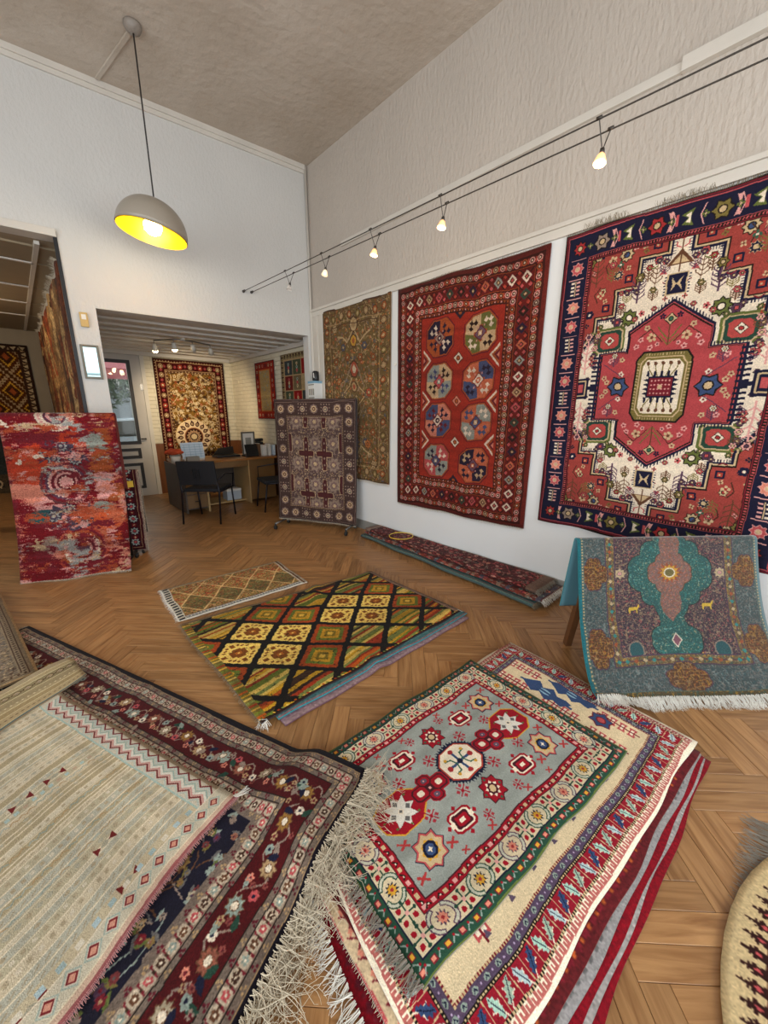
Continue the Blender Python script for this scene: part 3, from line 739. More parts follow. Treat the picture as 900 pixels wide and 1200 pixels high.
@art
def art_grey_medallions():
    W, Hh = 1.19, .82; A = Art(W, Hh, 460, (.56, .585, .555)); cx, cy = W / 2, Hh / 2
    A.rng = np.random.default_rng(2)
    n = noise2(A.ny, A.nx, 40, 14, 3); A.a += ((n - .5) * .10)[..., None].astype(np.float32)
    rd, wn = (.58, .06, .12), (.25, .08, .11)
    def octo(A):
        A.oct(0, 0, .098, .078, 'gold', .5); A.oct(0, 0, .092, .072, rd, .5)
        A.star(0, 0, .070, .040, 8, wn); A.star(0, 0, .066, .040, 8, (.84, .82, .77))
        for t in np.arange(8) * .7854: A.rect(.075 * math.cos(t) - .004, .06 * math.sin(t) - .004, .075 * math.cos(t) + .004, .06 * math.sin(t) + .004, 'moss')
        for t in np.arange(4) * 1.5708: A.dia(.035 * math.cos(t), .035 * math.sin(t), .012, .012, 'dgrey')
        A.dia(0, 0, .014, .014, 'ivory'); A.dia(0, 0, .007, .007, 'dgrey')
    for s in (-1, 1): A.at(cx + s * .335, cy, 0, 1, octo)
    def centre(A):
        for t in np.arange(24) * 6.2832 / 24:
            x, y = .104 * math.cos(t), .09 * math.sin(t); A.ell(x * 1.03, y * 1.03, .0125, .0125, 'navy', 7); A.ell(x * 1.10, y * 1.10, .006, .006, (.56, .585, .555), 6)
        A.oct(0, 0, .100, .086, 'navy', .5); A.oct(0, 0, .094, .080, 'brick', .5); A.oct(0, 0, .088, .074, 'ivory', .5)
        for s in (-1, 1):
            A.line([(0, 0), (s * .05, 0)], .010, 'blue'); A.line([(0, 0), (0, s * .05)], .010, 'blue')
            for q in (-1, 1): A.line([(s * .02, 0), (s * .03, q * .03), (s * .055, q * .035)], .006, 'green'); A.ell(s * .05, q * .04, .008, .008, 'gold', 6)
            A.ell(s * .062, 0, .013, .013, 'red', 7); A.ell(0, s * .055, .013, .011, 'red', 7)
        A.ell(0, 0, .013, .013, 'navy', 8)
    A.at(cx, cy, 0, 1, centre)
    def latt(A):
        for w_, c in ((.018, rd), (.012, wn), (.006, rd)):
            for s in (-1, 1):
                A.oct(s * .045, 0, .022 + w_, .018 + w_, c, .6); A.oct(0, s * .036, .018 + w_ * .8, .014 + w_ * .8, c, .5)
        for s in (-1, 1): A.oct(s * .045, 0, .014, .012, 'ivory', .6); A.oct(0, s * .036, .013, .010, 'purple', .5); A.rect(-.003, s * .036 - .003, .003, s * .036 + .003, 'pink')
        A.rect(-.016, -.012, .016, .012, wn); A.rect(-.006, -.005, .006, .005, 'pink')
    for s in (-1, 1): A.at(cx + s * .185, cy, .0, 1, latt)
    def brk(A):
        A.oct(0, 0, .052, .040, rd, .7); A.oct(0, 0, .044, .033, 'ivory', .7); A.oct(0, 0, .036, .026, wn, .8); A.oct(0, 0, .026, .018, rd, .8); A.rect(-.012, -.008, .012, .008, 'ivory')
        for s in (-1, 1): A.rect(s * .044 - .010, -.010, s * .044 + .010, .010, 'ivory'); A.dia(s * .062, 0, .01, .01, rd); A.dia(0, s * .05, .01, .01, rd)
    def rst(A, c1=rd, c2='sand'):
        A.star(0, 0, .062, .046, 8, c1 if c1 is not rd else wn); A.star(0, 0, .056, .042, 8, c1); A.star(0, 0, .034, .024, 8, 'ivory', .39); A.star(0, 0, .027, .02, 8, wn); A.ell(0, 0, .015, .015, c2, 8)
        for t in np.arange(4) * 1.5708: A.ell(.043 * math.cos(t), .043 * math.sin(t), .006, .006, 'green', 5)
    def yst(A):
        A.star(0, 0, .068, .052, 8, 'navy'); A.star(0, 0, .064, .049, 8, 'rose'); A.star(0, 0, .056, .043, 8, 'sand'); A.star(0, 0, .036, .028, 8, 'gold'); A.oct(0, 0, .026, .026, 'navy'); A.oct(0, 0, .018, .018, 'blue'); A.star(0, 0, .012, .005, 4, 'ivory')
    for sy in (-1, 1):
        A.at(cx, cy + sy * .165, 0, 1, rst); A.at(cx - .185, cy + sy * .165, 0, 1, brk); A.at(cx + .185, cy + sy * .165, 0, 1, brk)
        for sx in (-1, 1): A.at(cx + sx * .345, cy + sy * .165, 0, 1, yst)
    def sm(A):
        for i in (-1, 0, 1):
            for j in (-1, 0, 1):
                if (i + j) % 2 == 0: A.rect(i * .011 - .0045, j * .011 - .0045, i * .011 + .0045, j * .011 + .0045, (.62, .16, .2))
        A.line([(-.02, 0), (.02, 0)], .003, rd); A.line([(0, -.02), (0, .02)], .003, rd)
    def xs(A): A.line([(-.014, -.010), (.014, .010)], .008, (.66, .2, .2)); A.line([(-.014, .010), (.014, -.010)], .008, (.66, .2, .2))
    for sx in (-1, 1):
        for sy in (-1, 1):
            A.at(cx + sx * .10, cy + sy * .09, .5, 1.35, sm); A.at(cx + sx * .265, cy + sy * .088, .5, 1.3, sm); A.at(cx + sx * .095, cy + sy * .215, .3, 1.1, sm)
            A.at(cx + sx * .27, cy + sy * .20, 0, 1, xs); A.at(cx + sx * .41, cy + sy * .10, 0, 1, xs); A.at(cx + sx * .42, cy + sy * .22, 0, 1, xs); A.at(cx + sx * .115, cy + sy * .245, 0, .8, xs); A.at(cx + sx * .25, cy + sy * .245, 0, .7, xs)
    # borders: green, ivory, red
    A.frame(0, .145, (.80, .735, .60)); A.frame(0, .043, (.12, .25, .185)); A.frame(.040, .0445, 'navy'); A.frame(0, .004, 'moss')
    def gm(A, k, p): A.rect(-.010, -.009, .010, .009, 'wine'); A.rect(-.007, -.006, .007, .006, 'gold' if k % 2 else 'salmon'); A.line([(p / 2 - .012, -.008), (p / 2, .006), (p / 2 + .008, -.002)], .004, 'sage'); A.rect(p / 2 - .004, .004, p / 2 + .002, .01, rd)
    A.border(.006, .039, .054, gm)
    A.frame(.112, .145, rd); A.frame(.112, .116, wn); A.frame(.141, .145, wn)
    A.border(.116, .141, .044, lambda A, k, p: (A.rect(-.008, -.007, .008, .007, 'sand' if k % 2 else 'pink'), A.line([(p / 2 - .01, -.006), (p / 2, .005), (p / 2 + .008, -.004)], .004, 'black'), A.rect(p / 2 - .002, -.003, p / 2 + .004, .003, 'ivory')))
    def im(A, k, p):
        if k % 2:
            for t in np.arange(4) * 1.5708 + .785: A.at(.017 * math.cos(t), .017 * math.sin(t), t, .019, leaf, c=rd, wd=.9)
            for t in np.arange(4) * 1.5708: A.line([(0, 0), (.032 * math.cos(t), .030 * math.sin(t))], .005, 'dkgreen'); A.ell(.032 * math.cos(t), .028 * math.sin(t), .007, .005, 'dkgreen', 6)
            A.ell(0, 0, .007, .007, 'pink', 7)
        else:
            for s in (-1, 1):
                t = np.linspace(-1.25, 1.25, 9); A.line([(s * (.012 + .032 * math.cos(a)), .031 * math.sin(a)) for a in t], .014, 'dkgreen' if k % 4 else 'plum')
                A.line([(s * (.012 + .032 * math.cos(a)), .031 * math.sin(a)) for a in t], .008, (.72, .72, .64))
            A.star(0, 0, .024, .013, 10, 'navy' if k % 4 else 'plum'); A.star(0, 0, .018, .012, 8, 'gold' if k % 4 else 'salmon'); A.ell(0, 0, .006, .006, 'red', 6)
    A.border(.045, .111, .078, im, lambda A, k, p: im(A, 1, p))
    return A.finish(.003, .03, .05, fade=.04)

@art
def art_cream_leaves():
    W, Hh = 1.62, .93; A = Art(W, Hh, 420, (.85, .77, .62)); cx, cy = W / 2, Hh / 2
    def fig(A):
        A.poly([(-.12, -.02), (-.09, .03), (-.05, .02), (-.02, .05), (.02, .02), (.05, .05), (.12, .0), (.05, -.05), (.02, -.02), (-.02, -.05), (-.05, -.02), (-.09, -.03)], 'blue')
        A.ell(0, 0, .03, .018, 'sky', 8); A.rect(-.13, -.006, .13, .006, 'blue')
    def fig2(A, c='rose'):
        for i in range(4): A.at((i - 1.5) * .045, 0, 0, 1, lambda A: (A.poly([(-.018, -.03), (.018, -.03), (.01, 0), (.018, .03), (-.018, .03), (-.01, 0)], c), A.rect(-.006, -.02, .006, .02, 'ivory')))
        A.rect(-.1, -.004, .1, .004, 'wine')
    for x in (1.30, 1.44, .3):
        A.at(x - .0, cy + .26, -1.57, 1.0, fig2); A.at(x + .02, cy, 1.57, 1.0, fig if x > 1.4 else fig2); A.at(x, cy - .22, 1.57, .9, fig2)
    A.at(1.36, cy + .1, 1.57, 1.1, fig); A.at(1.40, cy - .16, 0, .10, rosette, c1='blue', c2='rose', c3='wine', n=6)
    for x in np.arange(.3, 1.3, .13): A.poly([(x, .165), (x + .022, .165), (x + .008, .185)], 'purple')
    for i0, i1, c in ((0, .010, 'ivory'), (.010, .032, (.66, .36, .33)), (.032, .038, 'black'), (.038, .094, (.56, .10, .16)), (.094, .102, 'black'), (.102, .126, (.31, .25, .33)), (.126, .134, 'wine')): A.frame(i0, i1, c)
    A.border(.011, .031, .024, lambda A, k, p: A.line([(-.008, -.007), (-.008, .007), (.003, .007), (.003, -.002)], .004, 'ivory'))
    A.border(.095, .101, .010, lambda A, k, p: A.rect(-.003, -.003, .003, .003, 'sand')); A.border(.127, .133, .010, lambda A, k, p: A.rect(-.003, -.003, .003, .003, 'sand')); A.border(.032, .038, .010, lambda A, k, p: A.rect(-.003, -.003, .003, .003, 'sand'))
    def dots(A, k, p): A.ell(0, 0, .013, .010, 'sage', 8); A.line([(-.006, -.004), (0, .004), (.006, -.004)], .003, 'navy'); A.ell(p / 2, 0, .004, .004, 'lilac', 5)
    A.border(.102, .126, .045, lambda A, k, p: A.at(0, 0, 0, .8, dots, k, p / .8))
    def lf(A, k, p):
        c = ((.70, .78, .78), 'blue', 'mint', (.62, .70, .62))[k % 4]
        def one(A):
            A.line([(0, -.046), (0, -.016)], .006, 'ivory'); A.line([(0, -.02), (-.024, .006)], .005, 'ivory'); A.line([(0, -.02), (.02, -.0)], .005, 'ivory')
            pts = []
            for i in range(6): pts += [(-.012 - .005 * (i % 2), -.028 + i * .013)]
            A.poly([(-.019, -.032), (-.006, -.038), (.0, -.028), (.013, -.018), (.006, -.010), (.018, 0), (.009, .008), (.018, .020), (.006, .024), (.006, .040), (-.008, .030), (-.018, .024), (-.010, .014), (-.022, .004), (-.012, -.006), (-.022, -.016), (-.012, -.022)], c)
            A.line([(-.004, -.03), (0, .03)], .003, 'navy')
        A.at(0, 0, -.5 if k % 2 else .5, 1.15, one)
        A.line([(p / 2, -.045), (p / 2 - .004, .045)], .005, 'sand')
    A.border(.038, .094, .050, lambda A, k, p: A.at(0, 0, 0, .6, lf, k, p / .6))
    return A.finish(.004, .03, .06)

def plain_stack(base, dk, w, h, c2=None):
    A = Art(w, h, 170, base)
    A.border(.01, .05, .05, lambda A, k, p: (A.dia(0, 0, .015, .012, dk), A.ell(p / 2, 0, .008, .008, c2 or dk, 5)))
    A.border(.06, .16, .12, lambda A, k, p: A.at(0, 0, 0, .07, rosette, c1=dk, c2=c2 or base, c3=base, n=8))
    A.frame(.052, .057, dk); A.frame(.162, .168, dk)
    return A.finish(.003, .06, .10)
@art
def art_maroon_border(): return plain_stack((.33, .09, .10), 'wine', 1.6, .95, 'rust')
@art
def art_grey_border(): return plain_stack((.55, .52, .50), 'dgrey', 1.6, .95, 'rose')
@art
def art_crimson_border(): return plain_stack((.45, .035, .085), 'maroon', 1.6, .95, 'wine')
@art
def art_cream_red_flowers():
    A = Art(1.6, .95, 240, (.78, .68, .54))
    A.frame(0, .006, 'rose')
    A.border(.01, .09, .055, lambda A, k, p: (A.at(0, .012, 0, .04, flower, c1=(.58, .10, .12), c2='pink', n=4), A.line([(-.02, -.03), (0, 0), (.02, -.02)], .005, 'wine'), A.ell(p / 2, -.02, .01, .008, 'salmon', 6)))
    A.frame(.09, .095, 'wine'); A.frame(.095, .14, 'taupe')
    A.rect(.06, 0, 1.6, .045, (.52, .50, .49))
    for x in np.arange(.08, 1.6, .035): A.ell(x, .022, .010, .007, 'dgrey', 7)
    return A.finish(.003, .04, .07)

@art
def art_navy_garden():
    W, Hh = 2.72, 1.8; A = Art(W, Hh, 300, (.075, .075, .13)); A.rng = np.random.default_rng(21)
    y1 = 1.45
    tendrils(A, .3, .3, W - .3, y1, .07, ('taupe', 'dgrey', 'sage', 'brown'), .005)
    cs = ['taupe', (.55, .36, .28), (.66, .62, .52), (.42, .18, .18), 'tan', 'sage', 'plum', (.50, .40, .22), 'wine', 'dgrey']
    A.scatter(.3, .3, W - .3, y1, .052, lambda A, k: (A.at(0, 0, 0, .042, leaf, c=('moss', 'dgrey', 'sage', 'olive')[k % 4]), A.at(.02, .014, 0, .030, flower, c1=cs[k % 10], c2=cs[k * 3 % 10], n=5 + k % 3)))
    A.scatter(.3, .3, W - .3, y1, .17, lambda A, k: (A.at(0, 0, 0, .058, rosette, c1=cs[k % 10], c2=cs[k * 7 % 10], c3='brown', n=8)))
    gv = (.43, .375, .33)
    A.frame(0, .325, gv); A.frame(0, .022, (.085, .08, .12)); A.frame(.022, .026, 'tan')
    def small(A, k, p):
        for (x, y) in ((-.008, -.006), (.008, -.006), (0, .007)): A.ell(x * .7, y * .7, .0045, .0045, 'maroon' if k % 2 else 'tan', 6)
    def crm(A, k, p):
        A.oct(0, 0, p * .44, .018, (.70, .64, .55), .6); A.at(0, 0, 0, .026, flower, c1=('rose', 'dkbrown', 'sage', 'brown')[k % 4], c2='ivory', n=5); A.line([(p * .42, -.016), (p * .58, .016)], .005, 'wine'); A.ell(p / 2, 0, .006, .006, 'dkbrown', 5)
    for a, b in ((.026, .115), (.235, .320)):
        m = (a + b) / 2
        A.frame(m - .021, m + .021, (.50, .42, .36)); A.frame(m - .023, m - .021, 'black'); A.frame(m + .021, m + .023, 'black')
        A.border(m - .021, m + .021, .036, crm); A.border(a, m - .021, .045, small); A.border(m + .021, b, .045, small)
    rd = (.27, .05, .06)
    A.frame(.113, .117, 'black'); A.frame(.117, .235, rd); A.frame(.232, .237, 'black')
    r = np.random.default_rng(8)
    def mainb(A, k, p):
        vine(A, -p / 2, p / 2, .032, p, .006, 'taupe')
        c = ((.56, .40, .18), (.62, .57, .47), (.56, .32, .25), 'sage', 'tan')[k % 5]
        A.at(0, .012 * (-1) ** k, 0, .062, rosette, c1=c, c2='rose', c3='brown', n=9); A.ell(0, .012 * (-1) ** k, .012, .012, 'ivory', 7)
        for i in range(9):
            x, y = r.uniform(-p / 2, p / 2), r.uniform(-.048, .048)
            if abs(x) > .025: A.at(x, y, r.uniform(0, 6), .045, leaf, c=('navy', 'dkgreen', 'sage', 'taupe', 'black')[i % 5], wd=.5) if i % 2 else A.at(x, y, 0, .024, flower, c1=('taupe', 'tan', (.5, .25, .22))[i % 3], c2='maroon', n=5)
        A.at(p * .36, -.02 * (-1) ** k, 0, .036, flower, c1=('sage', 'ivory', 'rose')[k % 3], c2='navy', n=6); A.at(-p * .36, .025, 0, .03, flower, c1=('tan', 'salmon')[k % 2], c2='wine', n=5)
    A.border(.117, .235, .12, mainb)
    return A.finish(.003, .04, .10, fade=.10)

@art
def art_embroidered():
    W, Hh = 1.30, 1.2; A = Art(W, Hh, 420, (.74, .68, .56)); r = np.random.default_rng(4)
    sz = A.res
    # stripes run along v, i.e. each stripe is a band in u
    u = .135; k = 0
    while u < W:
        wd = r.choice([.012, .018, .026, .034]); base = [(.77, .71, .60), (.70, .66, .55), (.66, .60, .47), (.79, .74, .64), (.68, .67, .60)][int(r.integers(5))]
        A.rect(u, 0, u + wd, Hh, base); A.rect(u + wd - .003, 0, u + wd + .001, Hh, (.86, .80, .69))
        if wd > .015:
            st = int(r.integers(4)); v = .1
            while v < Hh:
                if st == 0: A.line([(u + wd * .25, v), (u + wd * .7, v + .014), (u + wd * .25, v + .028)], .004, ('sage', (.62, .66, .62), 'tan')[int(r.integers(3))])
                elif st == 1: A.rect(u + wd * .3, v, u + wd * .7, v + .012, [(.65, .59, .48), (.80, .75, .66)][int(v * 100) % 2])
                elif st == 2: A.dia(u + wd * .5, v + .014, wd * .32, .011, [(.66, .64, .56), (.66, .60, .49)][int(v * 50) % 2])
                else: A.line([(u + wd * .5, v), (u + wd * .2, v + .014)], .004, (.64, .58, .47))
                v += .028
        u += wd + .004; k += 1
    for (cu, v0) in ((.76, .24), (.76, .36), (.30, .30), (.12, .33), (.1, .62)):
        A.poly([(cu - .018, v0), (cu + .018, v0), (cu, v0 + .022)], (.40, .09, .09)); A.poly([(cu - .018, v0 + .075), (cu + .018, v0 + .075), (cu, v0 + .053)], (.40, .09, .09))
        A.poly([(cu, v0 + .02), (cu + .012, v0 + .037), (cu, v0 + .055), (cu - .012, v0 + .037)], (.62, .60, .52))
    for v in np.arange(.12, 1.15, .05): A.rect(.105, v, .125, v + .02, [(.66, .74, .76), (.84, .80, .72), (.60, .68, .68)][int(v * 20) % 3])
    for v in np.arange(.15, .45, .03): A.rect(.72, v, .735, v + .015, [(.64, .72, .70), (.7, .6, .5)][int(v * 100) % 2])
    # zigzag border along v = 0 side, diamonds along u = 0 end
    A.rect(0, 0, W, .098, (.78, .74, .66)); A.rect(0, .098, W, .104, (.62, .70, .66)); A.rect(0, 0, W, .014, (.63, .55, .45))
    for v0, c, lw in ((.024, (.42, .10, .12), .006), (.034, (.70, .74, .70), .008), (.046, (.58, .66, .62), .006), (.056, (.84, .82, .76), .008), (.066, (.78, .56, .53), .006), (.076, (.42, .10, .12), .006), (.088, (.70, .74, .70), .006)):
        n = int(W / .066); A.line([(i * .033, v0 + (.011 if i % 2 else -.011)) for i in range(2 * n + 1)], lw, c)
    A.rect(0, 0, .014, Hh, (.58, .32, .32)); A.rect(.014, 0, .03, Hh, (.78, .66, .57)); A.rect(.03, 0, .036, Hh, (.86, .8, .68)); A.rect(.036, 0, .095, Hh, (.77, .73, .64)); A.rect(.095, 0, .1, Hh, (.86, .8, .7))
    v = .055
    while v < Hh:
        for s, c in ((1.5, (.62, .67, .62)), (1.15, (.80, .76, .68)), (.92, (.44, .10, .12)), (.60, (.80, .56, .47))): A.dia(.066, v, .019 * s, .019 * s, c)
        v += .058
    A.a *= .93
    return A.finish(.002, .03, .05, fade=.05)

@art
def art_black_kilim():
    W, Hh = 1.60, 1.10; A = Art(W, Hh, 300, (.62, .40, .12)); r = np.random.default_rng(12)
    pal = [(.66, .50, .12), (.62, .28, .08), (.36, .40, .13), (.72, .55, .20), (.52, .18, .08), (.42, .44, .22), (.74, .62, .30)]
    dx, dy, x0, y0 = .18, .165, .16, .565
    cream = {(0, 0), (1, 1), (1, -1), (2, 0), (4, 0), (5, 1), (5, -1), (6, 0)}
    nest = {(3, 1), (3, -1), (3, 3), (-1, 1), (-1, -1), (7, 1), (7, -1), (2, 2), (2, -2)}
    def toothed(i_, j_, hx_, hy_, n=9, tooth=.008):
        P = []
        cs = [(-hx_, 0), (0, -hy_), (hx_, 0), (0, hy_)]
        for a, b in zip(cs, cs[1:] + cs[:1]):
            for k in range(n):
                t = k / n; x, y = a[0] + (b[0] - a[0]) * t, a[1] + (b[1] - a[1]) * t; q = 1 + (tooth / hx_ if k % 2 else 0)
                P.append((i_ + x * q, j_ + y * q))
        return P
    for i in range(-2, 11):
        for j in range(-5, 6):
            if (i + j) % 2: continue
            cx, cy = x0 + i * dx, y0 + j * dy
            A.poly([(cx - dx, cy), (cx, cy - dy), (cx + dx, cy), (cx, cy + dy)], 'black')
            q = toothed(cx, cy, dx - .032, dy - .029)
            if (i, j) in cream:
                A.poly(q, (.86, .72, .36))
                def deco(A):
                    br = (.45, .25, .08)
                    A.rect(-.05, -.028, .05, .028, br); A.rect(-.028, -.046, .028, .046, br); A.rect(-.02, -.014, .02, .014, (.62, .34, .10)); A.rect(-.006, -.006, .006, .006, (.86, .72, .36))
                    for sx in (-1, 1):
                        A.rect(sx * .072, -.012, sx * .105, .012, br); A.rect(-.012, sx * .066, .012, sx * .098, br)
                        for sy in (-1, 1): A.rect(sx * .044, sy * .052, sx * .062, sy * .066, br); A.rect(sx * .062, sy * .034, sx * .082, sy * .048, br); A.rect(sx * .028, sy * .07, sx * .042, sy * .084, br)
                A.at(cx, cy, 0, 1, deco)
            elif (i, j) in nest:
                for f, c in ((1, (.58, .24, .08)), (.74, (.36, .40, .14)), (.52, (.70, .52, .13)), (.30, (.46, .38, .10)), (.14, (.80, .64, .24))): A.poly(toothed(cx, cy, (dx - .024) * f, (dy - .022) * f), c)
            else:
                A.poly(q, pal[int(r.integers(7))])
                A.clip = A.mask(lambda A: A.poly(q, 'white'))
                t = -dx * 1.5
                while t < dx * 1.5:
                    wv = r.uniform(.012, .03); c = pal[int(r.integers(7))]
                    if r.random() < .15: c = (.20, .13, .08)
                    if (i * 3 + j) % 2: A.poly([(cx + t, cy - dy), (cx + t + wv, cy - dy), (cx + t + wv + .06, cy + dy), (cx + t + .06, cy + dy)], c)
                    else: A.poly([(cx - dx, cy + t), (cx + dx, cy + t + .05), (cx + dx, cy + t + wv + .05), (cx - dx, cy + t + wv)], c)
                    t += wv
                A.clip = None
    n = noise2(A.ny, A.nx, 5, 2.5, 5); m = n > .86
    A.a[m] = A.a[m] * .55
    A.a[:, :int(.05 * A.res)] = col((.40, .34, .14))
    for k in range(40): A.rect(0, k * .0275, .05, k * .0275 + .012, pal[k % 7])
    A.rect(W - .03, 0, W, Hh, (.50, .40, .33)); A.rect(0, Hh - .022, W, Hh, (.50, .42, .30)); A.rect(W - .034, 0, W - .03, Hh, 'black')
    A.rect(0, 0, W, .012, (.15, .10, .08))
    for k in range(64): A.rect(k * .025, .012, k * .025 + .012, .022, pal[k % 7])
    return A.finish(.004, .06, .12)

@art
def art_trellis_kilim():
    W, Hh = 1.06, .64; A = Art(W, Hh, 320, (.48, .36, .18)); r = np.random.default_rng(3)
    pal = np.array([(.56, .22, .14), (.42, .42, .20), (.66, .50, .26), (.70, .58, .40), (.50, .30, .14), (.34, .38, .20), (.72, .40, .22)], np.float32)
    yy, xx = np.mgrid[0:A.ny, 0:A.nx] / A.res
    dx, dy = .125, .17
    q = (xx / dx + yy / dy); p = (xx / dx - yy / dy)
    cell = (np.floor(q / 2 + .1).astype(int) * 7 + np.floor(p / 2 + .4).astype(int) * 3) % 5
    sp = (noise2(A.ny, A.nx, 6, 3, 4) * 7 + cell * 1.3).astype(int) % 7
    A.a[:] = pal[sp]
    g = cell == 2; A.a[g] = A.a[g] * .6 + np.array((.30, .36, .20), np.float32) * .4
    A.a *= (.82 + .35 * noise2(A.ny, A.nx, 3, 2, 9))[..., None]
    ln = np.minimum(np.abs(q / 2 + .1 - np.round(q / 2 + .1)), np.abs(p / 2 + .4 - np.round(p / 2 + .4))); A.a[ln < .034] = col((.80, .66, .44))
    A.rect(0, 0, W, .05, (.80, .77, .70)); A.rect(0, .012, W, .018, 'dgrey'); A.rect(0, .05, W, .055, 'navy')
    for k in range(44): A.poly([(k * .024, .022), (k * .024 + .012, .044), (k * .024 + .024, .022)], (.35, .37, .42))
    A.rect(0, Hh - .03, W, Hh, (.66, .60, .48))
    A.rect(0, 0, .06, Hh, (.74, .71, .64))
    for k in range(14): A.poly([(.01, k * .046), (.05, k * .046 + .012), (.05, k * .046 + .034), (.01, k * .046 + .022)], (.12, .12, .14))
    A.rect(W - .05, 0, W, Hh, (.72, .68, .60)); A.rect(W - .035, 0, W - .02, Hh, 'brown')
    return A.finish(.003, .05, .10)
def speckle(A, m, cs, seed, sc=3, th=.62):
    """fine all-over ornament too small to read, painted where mask m is set"""
    for i, c in enumerate(cs):
        if i % 2 == 0: q = np.abs(noise2(A.ny, A.nx, sc * 1.5, sc * 1.5, seed + i * 17) - .5) < .06
        else: q = noise2(A.ny, A.nx, sc * .8, sc * .8, seed + i * 17) > th + .10
        A.a[m & q] = col(c) * .6 + A.a[m & q] * .4
def near(A, c): return np.abs(A.a - col(c)).sum(2) < .02
def scal(rx, ry, n=10, d=.10, k=1.0):
    """scalloped lozenge"""
    P = []
    for t in np.linspace(0, 2 * math.pi, n * 8, endpoint=False):
        c, s = math.cos(t), math.sin(t); e = 1 / (abs(c) ** 1.25 + abs(s) ** 1.25) ** (1 / 1.25)
        q = e * (1 + d * abs(math.sin(t * n / 2)) - d / 2); P.append((rx * c * q, ry * s * q))
    return P

@art
def art_teal_silk():
    W, Hh = 1.05, 1.45; A = Art(W, Hh, 330, (.30, .24, .28)); cx, cy = W / 2, Hh / 2; tl, pk, fd = (.13, .33, .31), (.52, .37, .34), (.20, .14, .19)
    A.a[:] = col(fd); speckle(A, near(A, fd), ['taupe', 'sand', 'tan', 'rose'], 3, 2.6, .68)
    def md(A):
        A.poly(scal(.255, .33, 12, .12), 'black'); A.poly(scal(.25, .325, 12, .12), tl); A.outline(scal(.225, .295, 12, .12), .006, 'dkteal')
        for s in (-1, 1):
            A.poly([(x, y + s * .44) for x, y in scal(.15, .165, 8, .14)], 'black'); A.poly([(x, y + s * .44) for x, y in scal(.146, .161, 8, .14)], tl)
            A.poly([(-.045, s * .58), (.045, s * .58), (.0, s * .69)], tl); A.rect(-.07, s * .26, .07, s * .36, tl)
    A.at(cx, cy, 0, 1, md); speckle(A, near(A, tl), ['dkteal', 'mint', 'teal', 'sand'], 9, 2.6, .72)
    def mi(A):
        A.poly(scal(.135, .175, 10, .13), 'brown'); A.poly(scal(.13, .17, 10, .13), pk)
        for s in (-1, 1): A.poly([(-.05, s * .13), (-.062, s * .2), (-.05, s * .26), (0, s * .33), (.05, s * .26), (.062, s * .2), (.05, s * .13)], pk)
    A.at(cx, cy, 0, 1, mi); speckle(A, near(A, pk), ['rust', 'tan', 'dgrey', 'salmon'], 5, 2.6, .70)
    A.star(cx, cy, .075, .045, 14, 'rust'); A.star(cx, cy, .058, .04, 12, 'gold'); A.ell(cx, cy, .034, .034, 'ivory'); A.ell(cx, cy, .026, .026, 'olive')
    for s in (-1, 1): A.dia(cx, cy + s * .44, .03, .045, 'ivory'); A.dia(cx, cy + s * .44, .022, .035, (.5, .3, .35)); A.at(cx + s * .29, cy, 0, .07, rosette, c1='sand', c2='pink', c3='taupe')
    gz = lambda A: (A.poly([(-.03, -.005), (-.025, .012), (.02, .012), (.03, .03), (.036, .03), (.032, .008), (.022, -.005), (.024, -.028), (.018, -.028), (.014, -.008), (-.016, -.008), (-.02, -.028), (-.026, -.028)], 'yellow'))
    for x, y in ((-.22, .33), (.20, .33), (-.22, -.24), (.20, -.22), (-.10, -.545), (.09, -.54), (-.1, .55), (.09, .54)): A.at(cx + x, cy + y, 0, 1, gz)
    for sx in (-1, 1):
        for sy in (-1, 1): A.ell(cx + sx * .235, cy + sy * .49, .045, .055, 'taupe', 14); A.ell(cx + sx * .235, cy + sy * .49, .038, .047, 'dkteal', 14)
    # borders
    bd, gd = (.23, .29, .29), (.44, .34, .19)
    A.frame(0, .155, bd); speckle(A, near(A, bd), ['grey', 'dkteal', 'taupe', 'dgrey'], 21, 2.6, .66)
    A.frame(.155, .205, gd); speckle(A, near(A, gd), ['sand', 'brown', 'dkteal', 'gold'], 31, 3, .68); A.frame(.153, .157, 'plum'); A.frame(.203, .208, 'plum'); A.frame(.175, .185, (.36, .24, .24))
    A.border(.16, .20, .05, lambda A, k, p: A.dia(0, 0, .014, .012, ('teal', 'rust', 'sand')[k % 3]))
    br = (.34, .20, .08)
    def car(A): A.poly(scal(.105, .078, 8, .2), 'plum'); A.poly(scal(.10, .073, 8, .2), br)
    for x, y, t in ((cx, .085, 0), (cx, Hh - .085, 0), (.085, cy, 1.5708), (W - .085, cy, 1.5708), (.09, Hh - .15, 1.57), (W - .09, Hh - .15, 1.57), (.085, .26, 1.57), (W - .085, .26, 1.57)): A.at(x, y, t, 1.15, car)
    speckle(A, near(A, br), ['gold', 'rust', 'tan'], 41, 3, .66)
    A.frame(0, .014, (.12, .46, .50)); A.frame(.014, .030, (.30, .40, .38)); A.border(.014, .030, .02, lambda A, k, p: A.ell(0, 0, .006, .005, 'sand', 6))
    A.a[:int(.03 * A.res)] = col((.33, .26, .10)); speckle(A, near(A, (.33, .26, .10)), ['gold', 'dkteal'], 51, 3, .6)
    A.a *= .78
    return A.finish(.002, .03, .10)

